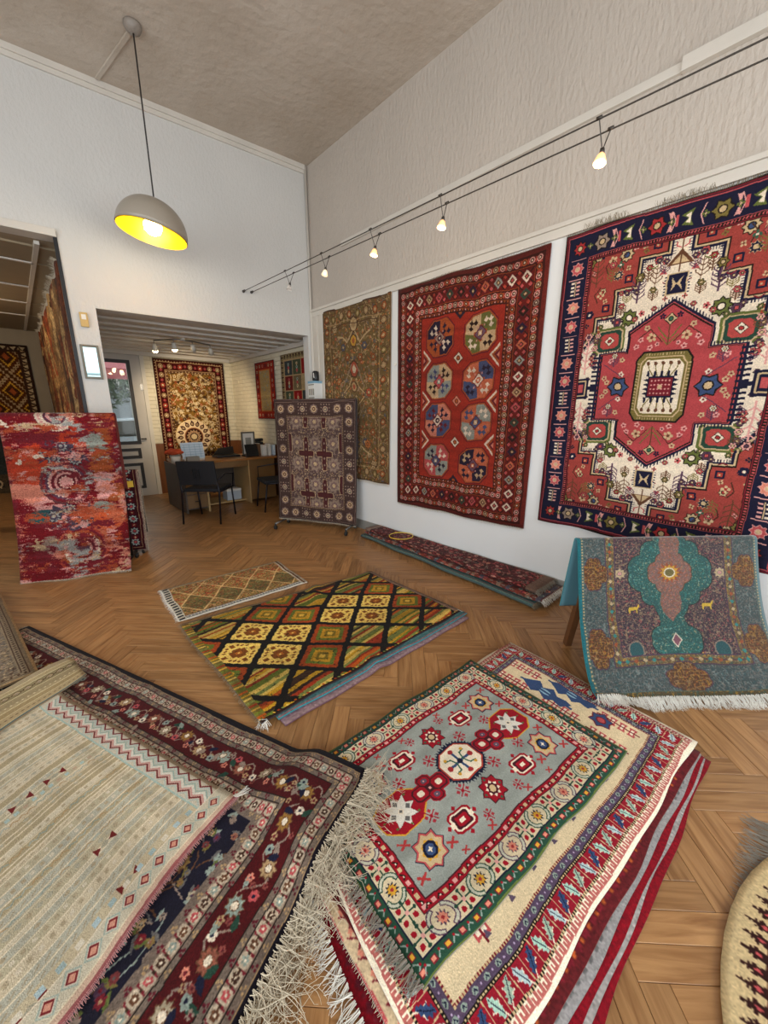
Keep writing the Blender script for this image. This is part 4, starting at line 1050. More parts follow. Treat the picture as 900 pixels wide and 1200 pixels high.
@art
def art_gold_vines():
    W, Hh = 1.28, 1.95; A = Art(W, Hh, 170, (.50, .36, .15)); A.rng = np.random.default_rng(3)
    tendrils(A, .1, .1, W - .1, Hh - .1, .07, ('sand', 'cream', 'dkbrown'), .011, 5)
    A.scatter(.15, .15, W - .15, Hh - .15, .07, lambda A, k: A.at(0, 0, 0, .06, flower, c1=('brown', 'cream', 'rust', 'dkbrown', 'sand')[k % 5], c2=('cream', 'brown')[k % 2], n=5))
    A.frame(0, .23, (.24, .05, .05)); A.frame(0, .02, 'dkbrown'); A.frame(.05, .058, 'tan'); A.frame(.185, .195, 'tan'); A.frame(.195, .23, 'brown')
    A.border(.06, .185, .17, lambda A, k, p: (A.at(0, 0, 0, .10, rosette, c1=('tan', 'brick')[k % 2], c2='cream', c3='dkbrown', n=8), A.at(p / 2, 0, 0, .05, flower, c1='rose', c2='black')))
    A.border(.02, .05, .05, lambda A, k, p: A.dia(0, 0, .012, .01, 'sand')); A.border(.195, .23, .06, lambda A, k, p: A.dia(0, 0, .014, .012, 'sand'))
    return A.finish(.004, .05, .10)
@art
def art_red_frame():
    W, Hh = .62, .98; A = Art(W, Hh, 160, (.68, .57, .37)); A.rng = np.random.default_rng(1)
    A.scatter(.15, .15, W - .15, Hh - .15, .07, lambda A, k: A.at(0, 0, 0, .04, flower, c1=('tan', 'sage', 'taupe')[k % 3], c2='sand'))
    A.frame(0, .15, (.55, .14, .08)); A.border(.02, .12, .085, lambda A, k, p: A.at(0, 0, 0, .06, rosette, c1=('sand', 'maroon', 'salmon')[k % 3], c2='red', c3='maroon', n=6)); A.frame(.13, .15, 'orange'); A.frame(0, .015, 'maroon')
    return A.finish(.004, .04, .09)
@art
def art_panel_garden():
    W, Hh = .80, 1.05; A = Art(W, Hh, 190, 'tan'); cs = [(.28, .30, .22), (.42, .36, .26), (.52, .10, .09), (.60, .52, .38), (.22, .24, .24), (.40, .12, .10)]
    for j in range(4):
        for i in range(3):
            x, y = .10 + i * .205, .06 + j * .225; A.rect(x, y, x + .19, y + .21, cs[(i * 2 + j * 5 + 1) % 6])
            A.line([(x + .095, y + .03), (x + .095, y + .17)], .010, 'sand')
            for k in range(3): A.at(x + .095, y + .06 + k * .05, 0, .05, flower, c1=('sand', 'rose', 'sage')[(i + j + k) % 3], c2='dkbrown', n=6)
    A.frame(0, .085, (.58, .50, .36)); A.border(0.01, .08, .075, lambda A, k, p: (A.poly([(-.02, -.03), (.02, -.03), (0, .035)], 'dkbrown'), A.ell(p / 2, 0, .012, .014, 'olive', 7)))
    return A.finish(.003, .04, .09)
@art
def art_dark_floral():
    A = Art(2.3, .8, 170, (.28, .11, .11)); A.rng = np.random.default_rng(6)
    tendrils(A, 0, 0, 2.3, .8, .09, ('rose', 'taupe', 'black'), .007, 2)
    A.scatter(0, 0, 2.3, .8, .075, lambda A, k: A.at(0, 0, 0, .05, flower, c1=('rose', 'taupe', 'pink', 'black', 'salmon')[k % 5], c2=('navy', 'sand')[k % 2], n=5))
    A.scatter(0, 0, 2.3, .8, .05, lambda A, k: A.at(0, 0, 0, .03, leaf, c=('taupe', 'black', 'rose')[k % 3]))
    A.rect(0, 0, .10, .8, 'taupe'); A.rect(2.2, 0, 2.3, .8, (.45, .38, .32)); A.rect(.10, 0, .11, .8, 'black')
    return A.finish(.003, .05, .12, fade=.25)
@art
def art_stripe_floral():
    A = Art(2.3, .8, 150, (.40, .20, .17)); A.rng = np.random.default_rng(7)
    for k in range(26): A.rect(k * .09, 0, k * .09 + .035, .8, [(.50, .40, .34), (.32, .30, .34), (.48, .22, .18)][k % 3])
    A.scatter(0, 0, 2.3, .8, .07, lambda A, k: A.at(0, 0, 0, .045, flower, c1=('rose', 'taupe', 'sage', 'salmon')[k % 4], c2='navy', n=5))
    return A.finish(.003, .05, .12)
@art
def art_beige_tiny():
    W, Hh = 1.6, .9; A = Art(W, Hh, 240, (.45, .40, .33)); speckle(A, near(A, (.45, .40, .33)), ['dkbrown', 'sand', 'taupe', 'dgrey'], 3, 3, .60)
    A.frame(0, .07, (.52, .46, .37)); A.frame(.0, .012, 'tan'); A.frame(.028, .033, 'dkbrown'); A.frame(.058, .064, 'dkbrown'); A.border(.034, .058, .03, lambda A, k, p: A.dia(0, 0, .009, .008, 'dkbrown'))
    return A.finish(.002, .04, .10)
@art
def art_diamond_beige():
    W, Hh = .62, .52; A = Art(W, Hh, 360, (.60, .53, .40))
    for v, h_, c in ((.0, .03, (.35, .38, .36)), (.03, .10, (.64, .56, .42)), (.13, .06, (.58, .50, .36)), (.30, .08, (.52, .46, .34)), (.42, .1, (.63, .56, .44))): A.rect(0, v, W, v + h_, c)
    for v in (.03, .13, .195, .30, .38, .42): A.rect(0, v, W, v + .006, (.80, .74, .58))
    for k in range(16):
        for s, c in ((1, 'dkbrown'), (.78, (.66, .58, .44)), (.4, 'taupe')): A.dia(k * .042, .345, .021 * s, .026 * s, c)
    for k in range(30): A.dia(k * .021, .085, .008, .01, (.46, .38, .28)); A.dia(k * .021, .235, .006, .008, (.80, .73, .58))
    return A.finish(.002, .03, .06)
@art
def art_brown_kilim():
    W, Hh = 1.5, 1.9; A = Art(W, Hh, 130, (.30, .17, .07)); cs = ['gold', 'rust', 'sand', 'dkbrown']
    for i in range(-2, 5):
        for j in range(-2, 6):
            cx, cy = .3 + i * .45 + (.225 if j % 2 else 0), .3 + j * .34
            for q, (f, c) in enumerate(((1, 'tan'), (.86, (.32, .16, .06)), (.62, 'gold'), (.48, (.25, .13, .06)), (.24, 'rust'))):
                n = 6; P = []
                for a, b in (((-1, 0), (0, -1)), ((0, -1), (1, 0)), ((1, 0), (0, 1)), ((0, 1), (-1, 0))):
                    for k in range(n):
                        t = k / n; P += [(cx + .21 * f * (a[0] + (b[0] - a[0]) * t), cy + .32 * f * (a[1] + (b[1] - a[1]) * t)), (cx + .21 * f * (a[0] + (b[0] - a[0]) * (t + 1 / n)), cy + .32 * f * (a[1] + (b[1] - a[1]) * t))]
                A.poly(P, c)
    A.frame(0, .14, 'dkbrown'); A.border(.02, .12, .12, lambda A, k, p: (A.poly([(-.04, -.03), (.04, -.03), (.0, .035)], 'sand'), A.poly([(p / 2 - .02, .03), (p / 2 + .02, .03), (p / 2, -.03)], 'tan')))
    return A.finish(.004, .06, .10)
@art
def art_streaked():
    A = Art(2.6, 2.0, 90, (.46, .33, .19)); ny, nx = A.ny, A.nx
    for i, (c, th) in enumerate((((.60, .46, .28), .56), ((.42, .20, .10), .62), ((.30, .18, .10), .64), ((.66, .54, .36), .68), ((.52, .24, .12), .7))):
        n = .7 * noise2(ny, nx, 9, 50, 5 + i) + .3 * noise2(ny, nx, 3, 9, 31 + i); A.a[n > th] = col(c)
    A.rect(2.35, 0, 2.6, 2.0, (.34, .17, .10))
    return A.finish(.006, .08, .16)
@art
def art_tag_rug():
    W, Hh = .5, .95; A = Art(W, Hh, 240, (.20, .12, .13))
    A.frame(0, .2, (.24, .09, .11)); A.frame(.0, .02, 'taupe'); A.frame(.04, .046, 'tan'); A.frame(.15, .156, 'taupe'); A.border(.05, .15, .13, lambda A, k, p: (A.at(0, 0, 0, .085, rosette, c1='grey', c2='rose', c3='navy', n=8), A.at(p / 2, .0, 0, .05, flower, c1='wine', c2='sand')))
    A.at(W / 2, Hh / 2, 0, .25, rosette, c1='rose', c2='sand', c3='navy')
    return A.finish(.003, .04, .12)
@art
def art_dark_green_rug():
    W, Hh = .9, 1.1; A = Art(W, Hh, 130, (.17, .17, .15)); A.frame(0, .16, (.26, .20, .13)); A.border(.02, .14, .13, lambda A, k, p: A.at(0, 0, .3, .09, rosette, c1='tan', c2='dkbrown', c3='black'))
    A.at(W / 2, Hh / 2, 0, .4, rosette, c1='dgrey', c2='tan', c3='black', n=10)
    return A.finish(.003, .04, .12)
@art
def art_grey_stripe():
    A = Art(.5, .9, 260, (.36, .35, .34))
    for k in range(12): A.rect(0, k * .075, .5, k * .075 + .03, [(.42, .41, .40), (.28, .27, .27), (.50, .47, .42)][k % 3])
    A.rect(0, .0, .02, .9, (.16, .16, .2)); A.rect(.48, 0, .5, .9, (.16, .16, .2))
    return A.finish(.002, .03, .12)
def paisley(A, c1='maroon', c2='rose', L=1.0):
    A.poly([(0, 0), (.26, .22), (.30, .5), (.16, .75), (-.02, 1.0), (-.02, .8), (-.10, .68), (-.28, .5), (-.26, .22)], c1); A.ell(0, .38, .14, .18, c2, 8); A.ell(0, .36, .07, .1, c1, 7)
@art
def art_round_cloth():
    R = 1.0; A = Art(2 * R, 2 * R, 230, (.76, .67, .50)); dk = (.18, .085, .075)
    A.ell(R, R, .912, .912, dk, 90); speckle(A, near(A, dk), ['maroon', 'tan', 'brown'], 5, 4, .66)
    def spike(A):
        A.poly([(-.028, .78), (-.020, .835), (-.006, .87), (0, .905), (.006, .87), (.020, .835), (.028, .78)], dk); A.ell(0, .885, .010, .012, dk, 7)
        for s in (-1, 1): A.ell(s * .026, .835, .009, .011, dk, 6); A.ell(s * .018, .86, .006, .008, dk, 6)
        A.ell(0, .82, .011, .016, 'rose', 7)
    A.sym(R, R, 130, lambda A: A.at(0, .525, 0, (.5, .49), spike))
    for r0, r1, c in ((.892, .885, 'sand'), (.885, .855, (.50, .44, .38)), (.855, .845, dk), (.60, .585, 'tan'), (.585, .555, (.42, .34, .28))):
        m = None; yy, xx = np.mgrid[0:A.ny, 0:A.nx] / A.res; d = np.hypot(xx - R, yy - R); A.a[(d < r0) & (d > r1)] = col(c)
    A.sym(R, R, 90, lambda A: A.dia(0, .870, .009, .011, dk)); A.sym(R, R, 36, lambda A: A.at(0, .66, 0, .11, paisley)); A.sym(R, R, 40, lambda A: A.at(0, .5, .6, .07, paisley, c1='tan', c2='maroon'))
    A.ell(R, R, .30, .30, (.62, .5, .36), 40); A.sym(R, R, 18, lambda A: A.at(0, .18, 0, .13, paisley))
    return A.finish(.001, .02, .06)
@art
def art_paisley_disc():
    A = Art(.6, .6, 260, (.55, .40, .16)); A.ell(.3, .3, .295, .295, (.80, .70, .55), 40)
    A.sym(.3, .3, 16, lambda A: A.at(.0, .175, .25, .115, paisley, c1=(.22, .07, .06), c2='sand')); A.ell(.3, .3, .155, .155, (.52, .30, .16), 30); A.ell(.3, .3, .14, .14, (.20, .08, .06), 30); A.sym(.3, .3, 14, lambda A: A.at(0, .06, 0, .07, paisley, c1='tan', c2='maroon')); A.ell(.3, .3, .05, .05, 'sand')
    return A.finish(.001, .02, .05)
# ------------------------------------------------------------------ the room
# wood: grain and tone come from each plank's own UV and random value
def wood_mat():
    m = bpy.data.materials.new('oak'); m.use_nodes = True; nt = m.node_tree; b = nt.nodes['Principled BSDF']
    uv = nt.nodes.new('ShaderNodeUVMap'); uv.uv_map = 'UVMap'
    mp = nt.nodes.new('ShaderNodeMapping'); mp.inputs['Scale'].default_value = (2.2, 26, 1); nt.links.new(uv.outputs[0], mp.inputs[0])
    n = nt.nodes.new('ShaderNodeTexNoise'); n.inputs['Scale'].default_value = 1.6; n.inputs['Detail'].default_value = 7; n.inputs['Distortion'].default_value = .9
    nt.links.new(mp.outputs[0], n.inputs['Vector'])
    r = nt.nodes.new('ShaderNodeValToRGB'); e = r.color_ramp.elements
    e[0].position = .3; e[0].color = srgb('875C34'); e[1].position = .72; e[1].color = srgb('B78A5A')
    nt.links.new(n.outputs['Fac'], r.inputs[0])
    at = nt.nodes.new('ShaderNodeAttribute'); at.attribute_name = 'tone'
    mr = nt.nodes.new('ShaderNodeMapRange'); mr.inputs['To Min'].default_value = .74; mr.inputs['To Max'].default_value = 1.06
    nt.links.new(at.outputs['Fac'], mr.inputs['Value'])
    mx = nt.nodes.new('ShaderNodeMix'); mx.data_type = 'RGBA'; mx.blend_type = 'MULTIPLY'; mx.inputs[0].default_value = 1
    nt.links.new(r.outputs[0], mx.inputs[6]); nt.links.new(mr.outputs[0], mx.inputs[7]); nt.links.new(mx.outputs[2], b.inputs['Base Color'])
    b.inputs['Roughness'].default_value = .38; b.inputs['Specular IOR Level'].default_value = .4
    bp = nt.nodes.new('ShaderNodeBump'); bp.inputs['Strength'].default_value = .12; bp.inputs['Distance'].default_value = .003
    nt.links.new(n.outputs['Fac'], bp.inputs['Height']); nt.links.new(bp.outputs[0], b.inputs['Normal'])
    M['oak'] = m
wood_mat()
X0, X1, Y0, Y1 = -3.4, 3.5, -2.7, 10.9
floor_o = struct(MB().box((X0, Y0, -.08), (X1, Y1, -.010)).build('floor', 'dark_gap'))
PL, PW, PT = .48, .08, .010
def plank_mesh(items, name):
    vs, fs, uvs, tones = [], [], [], []
    for (cx, cy, dx, dy, tone) in items:
        hl, hw, g, c = PL / 2 - .0006, PW / 2 - .0006, 0, .0012
        b0 = len(vs); ou, ov = tone * 37, tone * 91
        for (a, b, z) in ((-hl, -hw, -PT), (hl, -hw, -PT), (hl, hw, -PT), (-hl, hw, -PT), (-hl, -hw, -c), (hl, -hw, -c), (hl, hw, -c), (-hl, hw, -c),
                          (-hl + c, -hw + c, 0), (hl - c, -hw + c, 0), (hl - c, hw - c, 0), (-hl + c, hw - c, 0)):
            vs.append((cx + a * dx - b * dy, cy + a * dy + b * dx, z)); uvs.append((a + ou, b + ov))
        for f in ((8, 9, 10, 11), (4, 5, 9, 8), (5, 6, 10, 9), (6, 7, 11, 10), (7, 4, 8, 11), (0, 1, 5, 4), (1, 2, 6, 5), (2, 3, 7, 6), (3, 0, 4, 7)):
            fs.append(tuple(b0 + i for i in f)); tones.append(tone)
    me = bpy.data.meshes.new(name); me.from_pydata(vs, [], fs); me.materials.append(M['oak'])
    u = me.uv_layers.new(name='UVMap')
    li = np.empty(len(me.loops), np.int32); me.loops.foreach_get('vertex_index', li)
    u.data.foreach_set('uv', np.array(uvs, np.float32)[li].ravel())
    a = me.attributes.new('tone', 'FLOAT', 'FACE'); a.data.foreach_set('value', np.array(tones, np.float32))
    return me
def in_poly(p, poly):
    c = False; n = len(poly)
    for i in range(n):
        a, b = poly[i], poly[(i + 1) % n]
        if (a[1] > p[1]) != (b[1] > p[1]) and p[0] < a[0] + (p[1] - a[1]) * (b[0] - a[0]) / (b[1] - a[1]): c = not c
    return c
COVER = [[(.38, .2), (1.97, .05), (2.05, 1.04), (.45, 1.15)], [(.62, 1.6), (2.2, 1.6), (2.2, 2.6), (.62, 2.7)], [(.7, 2.85), (1.65, 2.85), (1.7, 3.4), (.7, 3.4)],
         [(.8, .92), (-.19, 3.46), (-1.9, 2.8), (-.9, .3)], [(2.0, .5), (2.2, .8), (3.0, .1), (2.6, -.2)], [(1.25 + math.cos(t) * .98, -1.08 + math.sin(t) * .98) for t in np.arange(12) * .5236],
         [(2.7, 1.25), (3.06, 1.25), (3.06, 3.5), (2.85, 3.5)]]
def seen(x, y):
    p = Vector((x, y, -H)); d = p.dot(FW)
    if d < .2: return False
    return -5 < 450 + FPX * p.dot(RT) / d < 905 and -5 < 600 - FPX * p.dot(UP) / d < 1205
S2 = math.sqrt(.5); planks = []
rp = random.Random(3)
for k in range(-130, 190):
    for j in range(-16, 17):
        for ver in (0, 1):
            if ver: px, py = (k - 1 + 12 * j) * PW + PW / 2, k * PW + PL / 2
            else: px, py = (k + 12 * j) * PW + PL / 2, k * PW + PW / 2
            x, y = (px - py) * S2, (px + py) * S2
            if X0 + .1 < x < X1 and Y0 + .1 < y < Y1 - .1:
                dx, dy = (S2, S2) if not ver else (-S2, S2)
                planks.append((x, y, dx, dy, rp.random()))
vis = [p for p in planks if seen(p[0], p[1]) and not any(in_poly(p, c) for c in COVER)]
vis.sort(key=lambda p: p[0] ** 2 + p[1] ** 2)
near_planks = set(vis[:300])
for p in vis[:300]:
    link('plank', plank_mesh([(0, 0) + p[2:]], 'plank'), floor_o, keep=False).location = (p[0], p[1], 0)
link('plank_field', plank_mesh([p for p in planks if p not in near_planks], 'plank_field'), floor_o)['kind'] = 'stuff'

# right wall
CY = CORNER.y
wall_r = struct(MB().box((WX + .012, Y0 - .1, 0), (WX + .20, CY + .2, CEIL)).build('wall_right', 'stucco'))
MB().box((WX, Y0, 0), (WX + .012, CY, 2.68)).build('lower_board', 'board_white', wall_r)
struct(MB().box((WX - .016, Y0, 0), (WX, CY - .02, .115)).build('baseboard_right', 'grey_skirting', bevel=.003))
struct(MB().box((WX - .022, Y0, 2.675), (WX + .012, CY, 2.735)).box((WX - .036, Y0, 2.735), (WX + .012, CY, 2.765)).build('trim_1', 'trim_paint', bevel=.004))
struct(MB().box((WX - .012, .88, 3.325), (WX + .012, 4.1, 3.375)).build('trim_2', 'trim_paint', bevel=.003))
struct(MB().box((WX - .026, Y0, 3.32), (WX + .012, .88, 3.39)).build('trim_3', 'trim_paint', bevel=.003))
pil = MB().box((WX - .012, CY - .30, .115), (WX, CY - .02, 2.675)).box((WX - .026, CY - .29, .115), (WX - .012, CY - .24, 2.675)).box((WX - .026, CY - .17, .115), (WX - .012, CY - .11, 2.675))
struct(pil.build('trim_4', 'trim_paint', bevel=.003))
struct(MB().tube([(WX - .018, CY - .02, 0), (WX - .018, CY - .02, CEIL)], .014, 10).build('trim_5', 'trim_paint', smooth=True))

# far wall with the office opening and the back-room opening
def fbox(mb, xa, xb, za, zb, t0=0.0, t1=-.15):
    q = [fwp(xa, za, t0), fwp(xb, za, t0), fwp(xb, zb, t0), fwp(xa, zb, t0)]
    return mb.slab(q, FN, t0 - t1)
OXL, OXR, OZ = .762, 3.045, 2.455
LXR, LZ, LXL = .545, 3.04, -1.3
mb = MB()
fbox(mb, OXR, WX + .02, 0, CEIL); fbox(mb, OXL, OXR, OZ, CEIL)
mb.slab([fwp(LXR - .02, 0), fwp(OXL, 0), fwp(OXL, LZ), fwp(LXR, LZ)], FN, .15)
fbox(mb, LXL, OXL, LZ, CEIL); fbox(mb, X0, LXL, 0, CEIL)
wall_f = struct(mb.build('wall_far', 'wall_white'))
mb = MB(); fbox(mb, X0, WX, CEIL - .09, CEIL - .05, .018, 0); fbox(mb, X0, WX, CEIL - .05, CEIL, .030, 0); struct(mb.build('trim_6', 'trim_paint', bevel=.003))
mb = MB(); fbox(mb, LXR - .018, LXR + .012, 0, LZ + .02, .01, -.15); struct(mb.build('trim_7', 'dark_steel'))
mb = MB(); fbox(mb, LXL, LXR + .01, LZ - .03, LZ + .035, .03, -.15); struct(mb.build('trim_8', 'trim_paint', bevel=.006))
struct(MB().slab([(1.155, 4.2, CEIL - .016), (1.185, 4.2, CEIL - .016), (1.06, 4.93, CEIL - .016), (1.03, 4.93, CEIL - .016)], (0, 0, 1), .016).build('trim_11', 'ceiling_paint'))
# ceiling, left wall and shop front (openings filled with daylight)
struct(MB().box((X0 - .15, Y0 - .15, CEIL), (WX + .2, 5.4, CEIL + .12)).build('ceiling', 'ceiling_paint'))
mb = MB().box((X0 - .15, Y0 - .15, 0), (X0, -1.7, CEIL)).box((X0 - .15, 3.3, 0), (X0, 5.5, CEIL)).box((X0 - .15, -1.7, 3.1), (X0, 3.3, CEIL)).box((X0 - .15, -1.7, 0), (X0, 3.3, .5))
struct(mb.build('wall_left', 'wall_white'))
mb = MB().box((X0, Y0 - .15, 0), (-3.2, Y0, CEIL)).box((2.8, Y0 - .15, 0), (WX + .2, Y0, CEIL)).box((-3.2, Y0 - .15, 3.2), (2.8, Y0, CEIL)).box((-3.2, Y0 - .15, 0), (2.8, Y0, .3))
struct(mb.build('wall_back', 'wall_white'))
mb = MB()
for x in (-3.2, -1.2, .8, 2.76): mb.box((x, Y0 - .1, .3), (x + .05, Y0 - .04, 3.2))
mb.box((-3.2, Y0 - .1, 2.4), (2.8, Y0 - .04, 2.45)); struct(mb.build('window_1', 'dark_steel'))
mb = MB()
for y in (-1.7, 0, 1.6, 3.25): mb.box((X0 - .1, y, .5), (X0 - .04, y + .05, 3.1))
struct(mb.build('window_2', 'dark_steel'))

# office alcove behind the far wall
OX1, OYB, OC = 3.33, 8.1, 2.52
YB = lambda x: fwp(x, 0, -.15).y
oback = struct(MB().box((1.78, OYB, 0), (OX1 + .1, OYB + .12, OC + .1)).box((.76, OYB, 2.42), (1.78, OYB + .12, OC + .1)).build('wall_office_back', 'mortar'))
oright = struct(MB().box((OX1, CY + .2, 0), (OX1 + .12, OYB, OC + .1)).box((WX + .02, CY + .05, 0), (OX1 + .12, CY + .2, OC + .1)).build('wall_office_right', 'mortar'))
BC_ = 2.985
oleft = struct(MB().box((.60, YB(.6) - .005, 0), (.76, 10.8, BC_ + .05)).build('wall_office_left', 'wall_white'))
def bricks(axis, a0, a1, z0, z1, fixed, parent, sgn):
    bw, bh, g = .215, .068, .007; vs, fs = [], []
    r = 0; z = z0
    while z < z1 - .01:
        a = a0 - (bw / 2 if r % 2 else 0)
        while a < a1:
            p0, p1 = max(a, a0), min(a + bw - g, a1)
            if p1 - p0 > .02:
                d = random.uniform(.006, .011) * sgn; zz = min(z + bh - g, z1); b0 = len(vs)
                for q in (0, d):
                    i = 0 if q == 0 else .004
                    for (s, t) in ((p0 + i, z + i), (p1 - i, z + i), (p1 - i, zz - i), (p0 + i, zz - i)):
                        vs.append((s, fixed + q, t) if axis == 'x' else (fixed + q, s, t))
                for f in ((4, 5, 6, 7), (0, 1, 5, 4), (1, 2, 6, 5), (2, 3, 7, 6), (3, 0, 4, 7)): fs.append(tuple(b0 + i for i in f))
            a += bw
        z += bh; r += 1
    me = bpy.data.meshes.new('brickwork'); me.from_pydata(vs, [], fs); me.materials.append(M['brick_paint'])
    me.update(); bm = bmesh.new(); bm.from_mesh(me); bmesh.ops.recalc_face_normals(bm, faces=bm.faces); bm.to_mesh(me); bm.free()
    link('brickwork', me, parent)['kind'] = 'stuff'
bricks('x', 1.80, OX1, .93, OC, OYB, oback, -1)
bricks('y', CY + .2, OYB, .93, OC, OX1, oright, -1)
for k in range(8):
    x = 1.80 + k * (OX1 - 1.80) / 8
    MB().box((x + .002, OYB - .014, 0), (x + (OX1 - 1.80) / 8 - .002, OYB, .92)).build('wainscot_board', 'wood_panel', oback, bevel=.003)
for k in range(12):
    y = CY + .2 + k * (OYB - CY - .2) / 12
    MB().box((OX1 - .014, y + .002, 0), (OX1, y + (OYB - CY - .2) / 12 - .002, .92)).build('wainscot_board', 'wood_panel', oright, bevel=.003)
oc = struct(MB().slab([fwp(.6, OC, -.16), fwp(OX1 + .1, OC, -.16), (OX1 + .1, 8.3, OC), (.6, 8.3, OC)], (0, 0, 1), .08).build('ceiling_office', 'slat_paint'))
nb = 9; ya, yb = 5.22, 8.1
for k in range(nb):
    p = (yb - ya) / nb; y = ya + k * p
    s = FD.y / FD.x * (1 - k / nb)
    c0 = y - s * 0 + (fwp(.76, 0, -.17).y - 5.22) * (1 - k / nb); c1 = y + (fwp(OX1, 0, -.17).y - 5.22) * (1 - k / nb)
    mb = MB()
    for (t0, t1, dz) in ((.012, p - .012, .018), (.07, p - .09, .045)):
        mb.slab([(.77, c0 + t0, OC - dz), (OX1, c1 + t0, OC - dz), (OX1, c1 + t1, OC - dz), (.77, c0 + t1, OC - dz)], (0, 0, 1), dz if dz < .02 else .027)
    mb.build('ceiling_board', 'slat_paint', oc, bevel=.003)
struct(MB().box((.77, OYB - .05, OC - .10), (OX1, OYB, OC - .03)).box((OX1 - .05, CY + .2, OC - .10), (OX1, OYB, OC - .03)).build('trim_9', 'slat_paint', bevel=.006))
struct(MB().box((1.735, OYB - .03, 0), (1.80, OYB + .02, 2.45)).box((.76, OYB - .03, 2.42), (1.80, OYB + .02, 2.47)).build('trim_10', 'trim_paint', bevel=.004))

# door with a tall glass pane and dark outlined panels
mat('door_paint', 'B9B3AC', .45, vary=.06); mat('door_dark', '1E1A1A', .5)
gl = bpy.data.materials.new('pane_glass'); gl.use_nodes = True
nt = gl.node_tree; nt.nodes.clear(); o_ = nt.nodes.new('ShaderNodeOutputMaterial'); t_ = nt.nodes.new('ShaderNodeBsdfTransparent'); g_ = nt.nodes.new('ShaderNodeBsdfGlossy'); x_ = nt.nodes.new('ShaderNodeMixShader')
t_.inputs[0].default_value = (.93, .97, .96, 1); g_.inputs['Roughness'].default_value = .03; x_.inputs[0].default_value = .06
nt.links.new(t_.outputs[0], x_.inputs[1]); nt.links.new(g_.outputs[0], x_.inputs[2]); nt.links.new(x_.outputs[0], o_.inputs[0]); M['pane_glass'] = gl
DX0, DX1, DZ = .80, 1.735, 2.42
GX0, GX1, GZ0, GZ1 = 1.0, 1.535, .98, 2.28
door = empty('door_1', (DX0, OYB, 0), kind='structure')
mb = MB().box((DX0, OYB, 0), (GX0, OYB + .05, DZ)).box((GX1, OYB, 0), (DX1, OYB + .05, DZ)).box((GX0, OYB, GZ1), (GX1, OYB + .05, DZ)).box((GX0, OYB, 0), (GX1, OYB + .05, GZ0))
mb.build('door_leaf', 'door_paint', door)
def ring(mb, x0, x1, z0, z1, w_, y, d):
    return mb.box((x0, y - d, z0), (x0 + w_, y, z1)).box((x1 - w_, y - d, z0), (x1, y, z1)).box((x0 + w_, y - d, z0), (x1 - w_, y, z0 + w_)).box((x0 + w_, y - d, z1 - w_), (x1 - w_, y, z1))
ring(MB(), GX0 - .05, GX1 + .05, GZ0 - .05, GZ1 + .05, .055, OYB, .015).build('pane_frame', 'door_dark', door)
MB().box((GX0, OYB + .02, GZ0), (GX1, OYB + .026, GZ1)).build('pane', 'pane_glass', door)
for z0, z1 in ((.68, .86), (.14, .60)):
    ring(MB(), GX0 - .05, GX1 + .03, z0, z1, .05, OYB, .012).build('panel_moulding', 'door_dark', door)
    MB().box((GX0 + .01, OYB - .008, z0 + .06), (GX1 - .03, OYB, z1 - .06)).build('door_panel', 'door_paint', door)
MB().tube([(1.66, OYB, 1.02), (1.66, OYB - .05, 1.02), (1.58, OYB - .055, 1.02)], .011, 8).build('door_handle', 'dark_steel', door, smooth=True)
MB().box((1.69, OYB - .02, 1.85), (1.735, OYB, 1.95)).build('hinge', 'steel', door)

# back room seen through the left opening
BC, BYB = 2.985, 10.6
bceil = struct(MB().prism([tuple(fwp(-1.7, 0, -.14))[:2], tuple(fwp(.62, 0, -.14))[:2], (.62, 10.8), (-1.7, 10.8)], BC + .03, BC + .12).build('ceiling_back_room', 'dark_plaster'))
ys = [fl(20, y, BC).y for y in (306, 335, 354, 369)]
ys = [5.36] + ys + [BYB]
for a, b in zip(ys[:-1], ys[1:]):
    for xa, xb in ((-1.5, -.55), (-.53, .40), (.44, .60)):
        MB().box((xa, a + .02, BC + .012), (xb, b - .02, BC + .03)).build('ceiling_panel', 'beige_panel', bceil)
for y in ys[1:-1]: MB().box((-1.5, y - .02, BC), (.42, y + .02, BC + .03)).build('batten', 'trim_paint', bceil)
MB().box((.40, 5.24, BC), (.44, BYB, BC + .03)).build('batten', 'trim_paint', bceil)
struct(MB().box((-1.7, BYB, 0), (.6, BYB + .1, BC + .1)).build('wall_back_room', 'dark_plaster'))
struct(MB().box((-1.7, 5.3, 0), (-1.55, BYB, BC + .1)).build('wall_back_room_left', 'dark_plaster'))
# ------------------------------------------------------------------ rugs on the right wall
def wave(u, v, a, s=0.0): return a * (math.sin(u * 7 + s) * math.sin(v * 5 + 2 * s) + .6 * math.sin(u * 13 + v * 4 + s))
mat('back_red', '6B2A24', .9); mat('back_tan', '8A7355', .9); mat('back_dark', '2B2228', .9); mat('back_navy', '1B1C2C', .9); mat('back_grey', '77716C', .9)
mat('back_blue', '4E7A86', .9); mat('edge_teal', '1F8A93', .8); mat('edge_crimson', '6A0F20', .9); mat('edge_white', 'CFC7B8', .9); mat('edge_plum', '6A4A56', .9); mat('back_cream', 'BFB196', .9)
def rug_thing(name, label, art_key, fn, nu, nv, thick, back, edge, cat='rug', group=None, base=None, vs=1.0, **kw):
    b = base if base is not None else fn(.5, 0)
    r = empty(name, b, label, cat, group)
    m = M['rug_' + art_key] if 'rug_' + art_key in M else rug_mat(art_key, **kw)
    sheet('pile', fn, nu, nv, thick, [m, back, edge], r, vs=vs)
    return r
def wallfn(tl, tr, br, bl, seed, amp=.006, off=.012, flare=0):
    q = bil(bl, br, tr, tl)
    return lambda u, v: q(u, v) + Vector((-off - amp - abs(wave(u, v, amp, seed)) - flare * (1 - v) ** 3 * u, 0, wave(u * 1.7, .3, .006, seed + 1)))
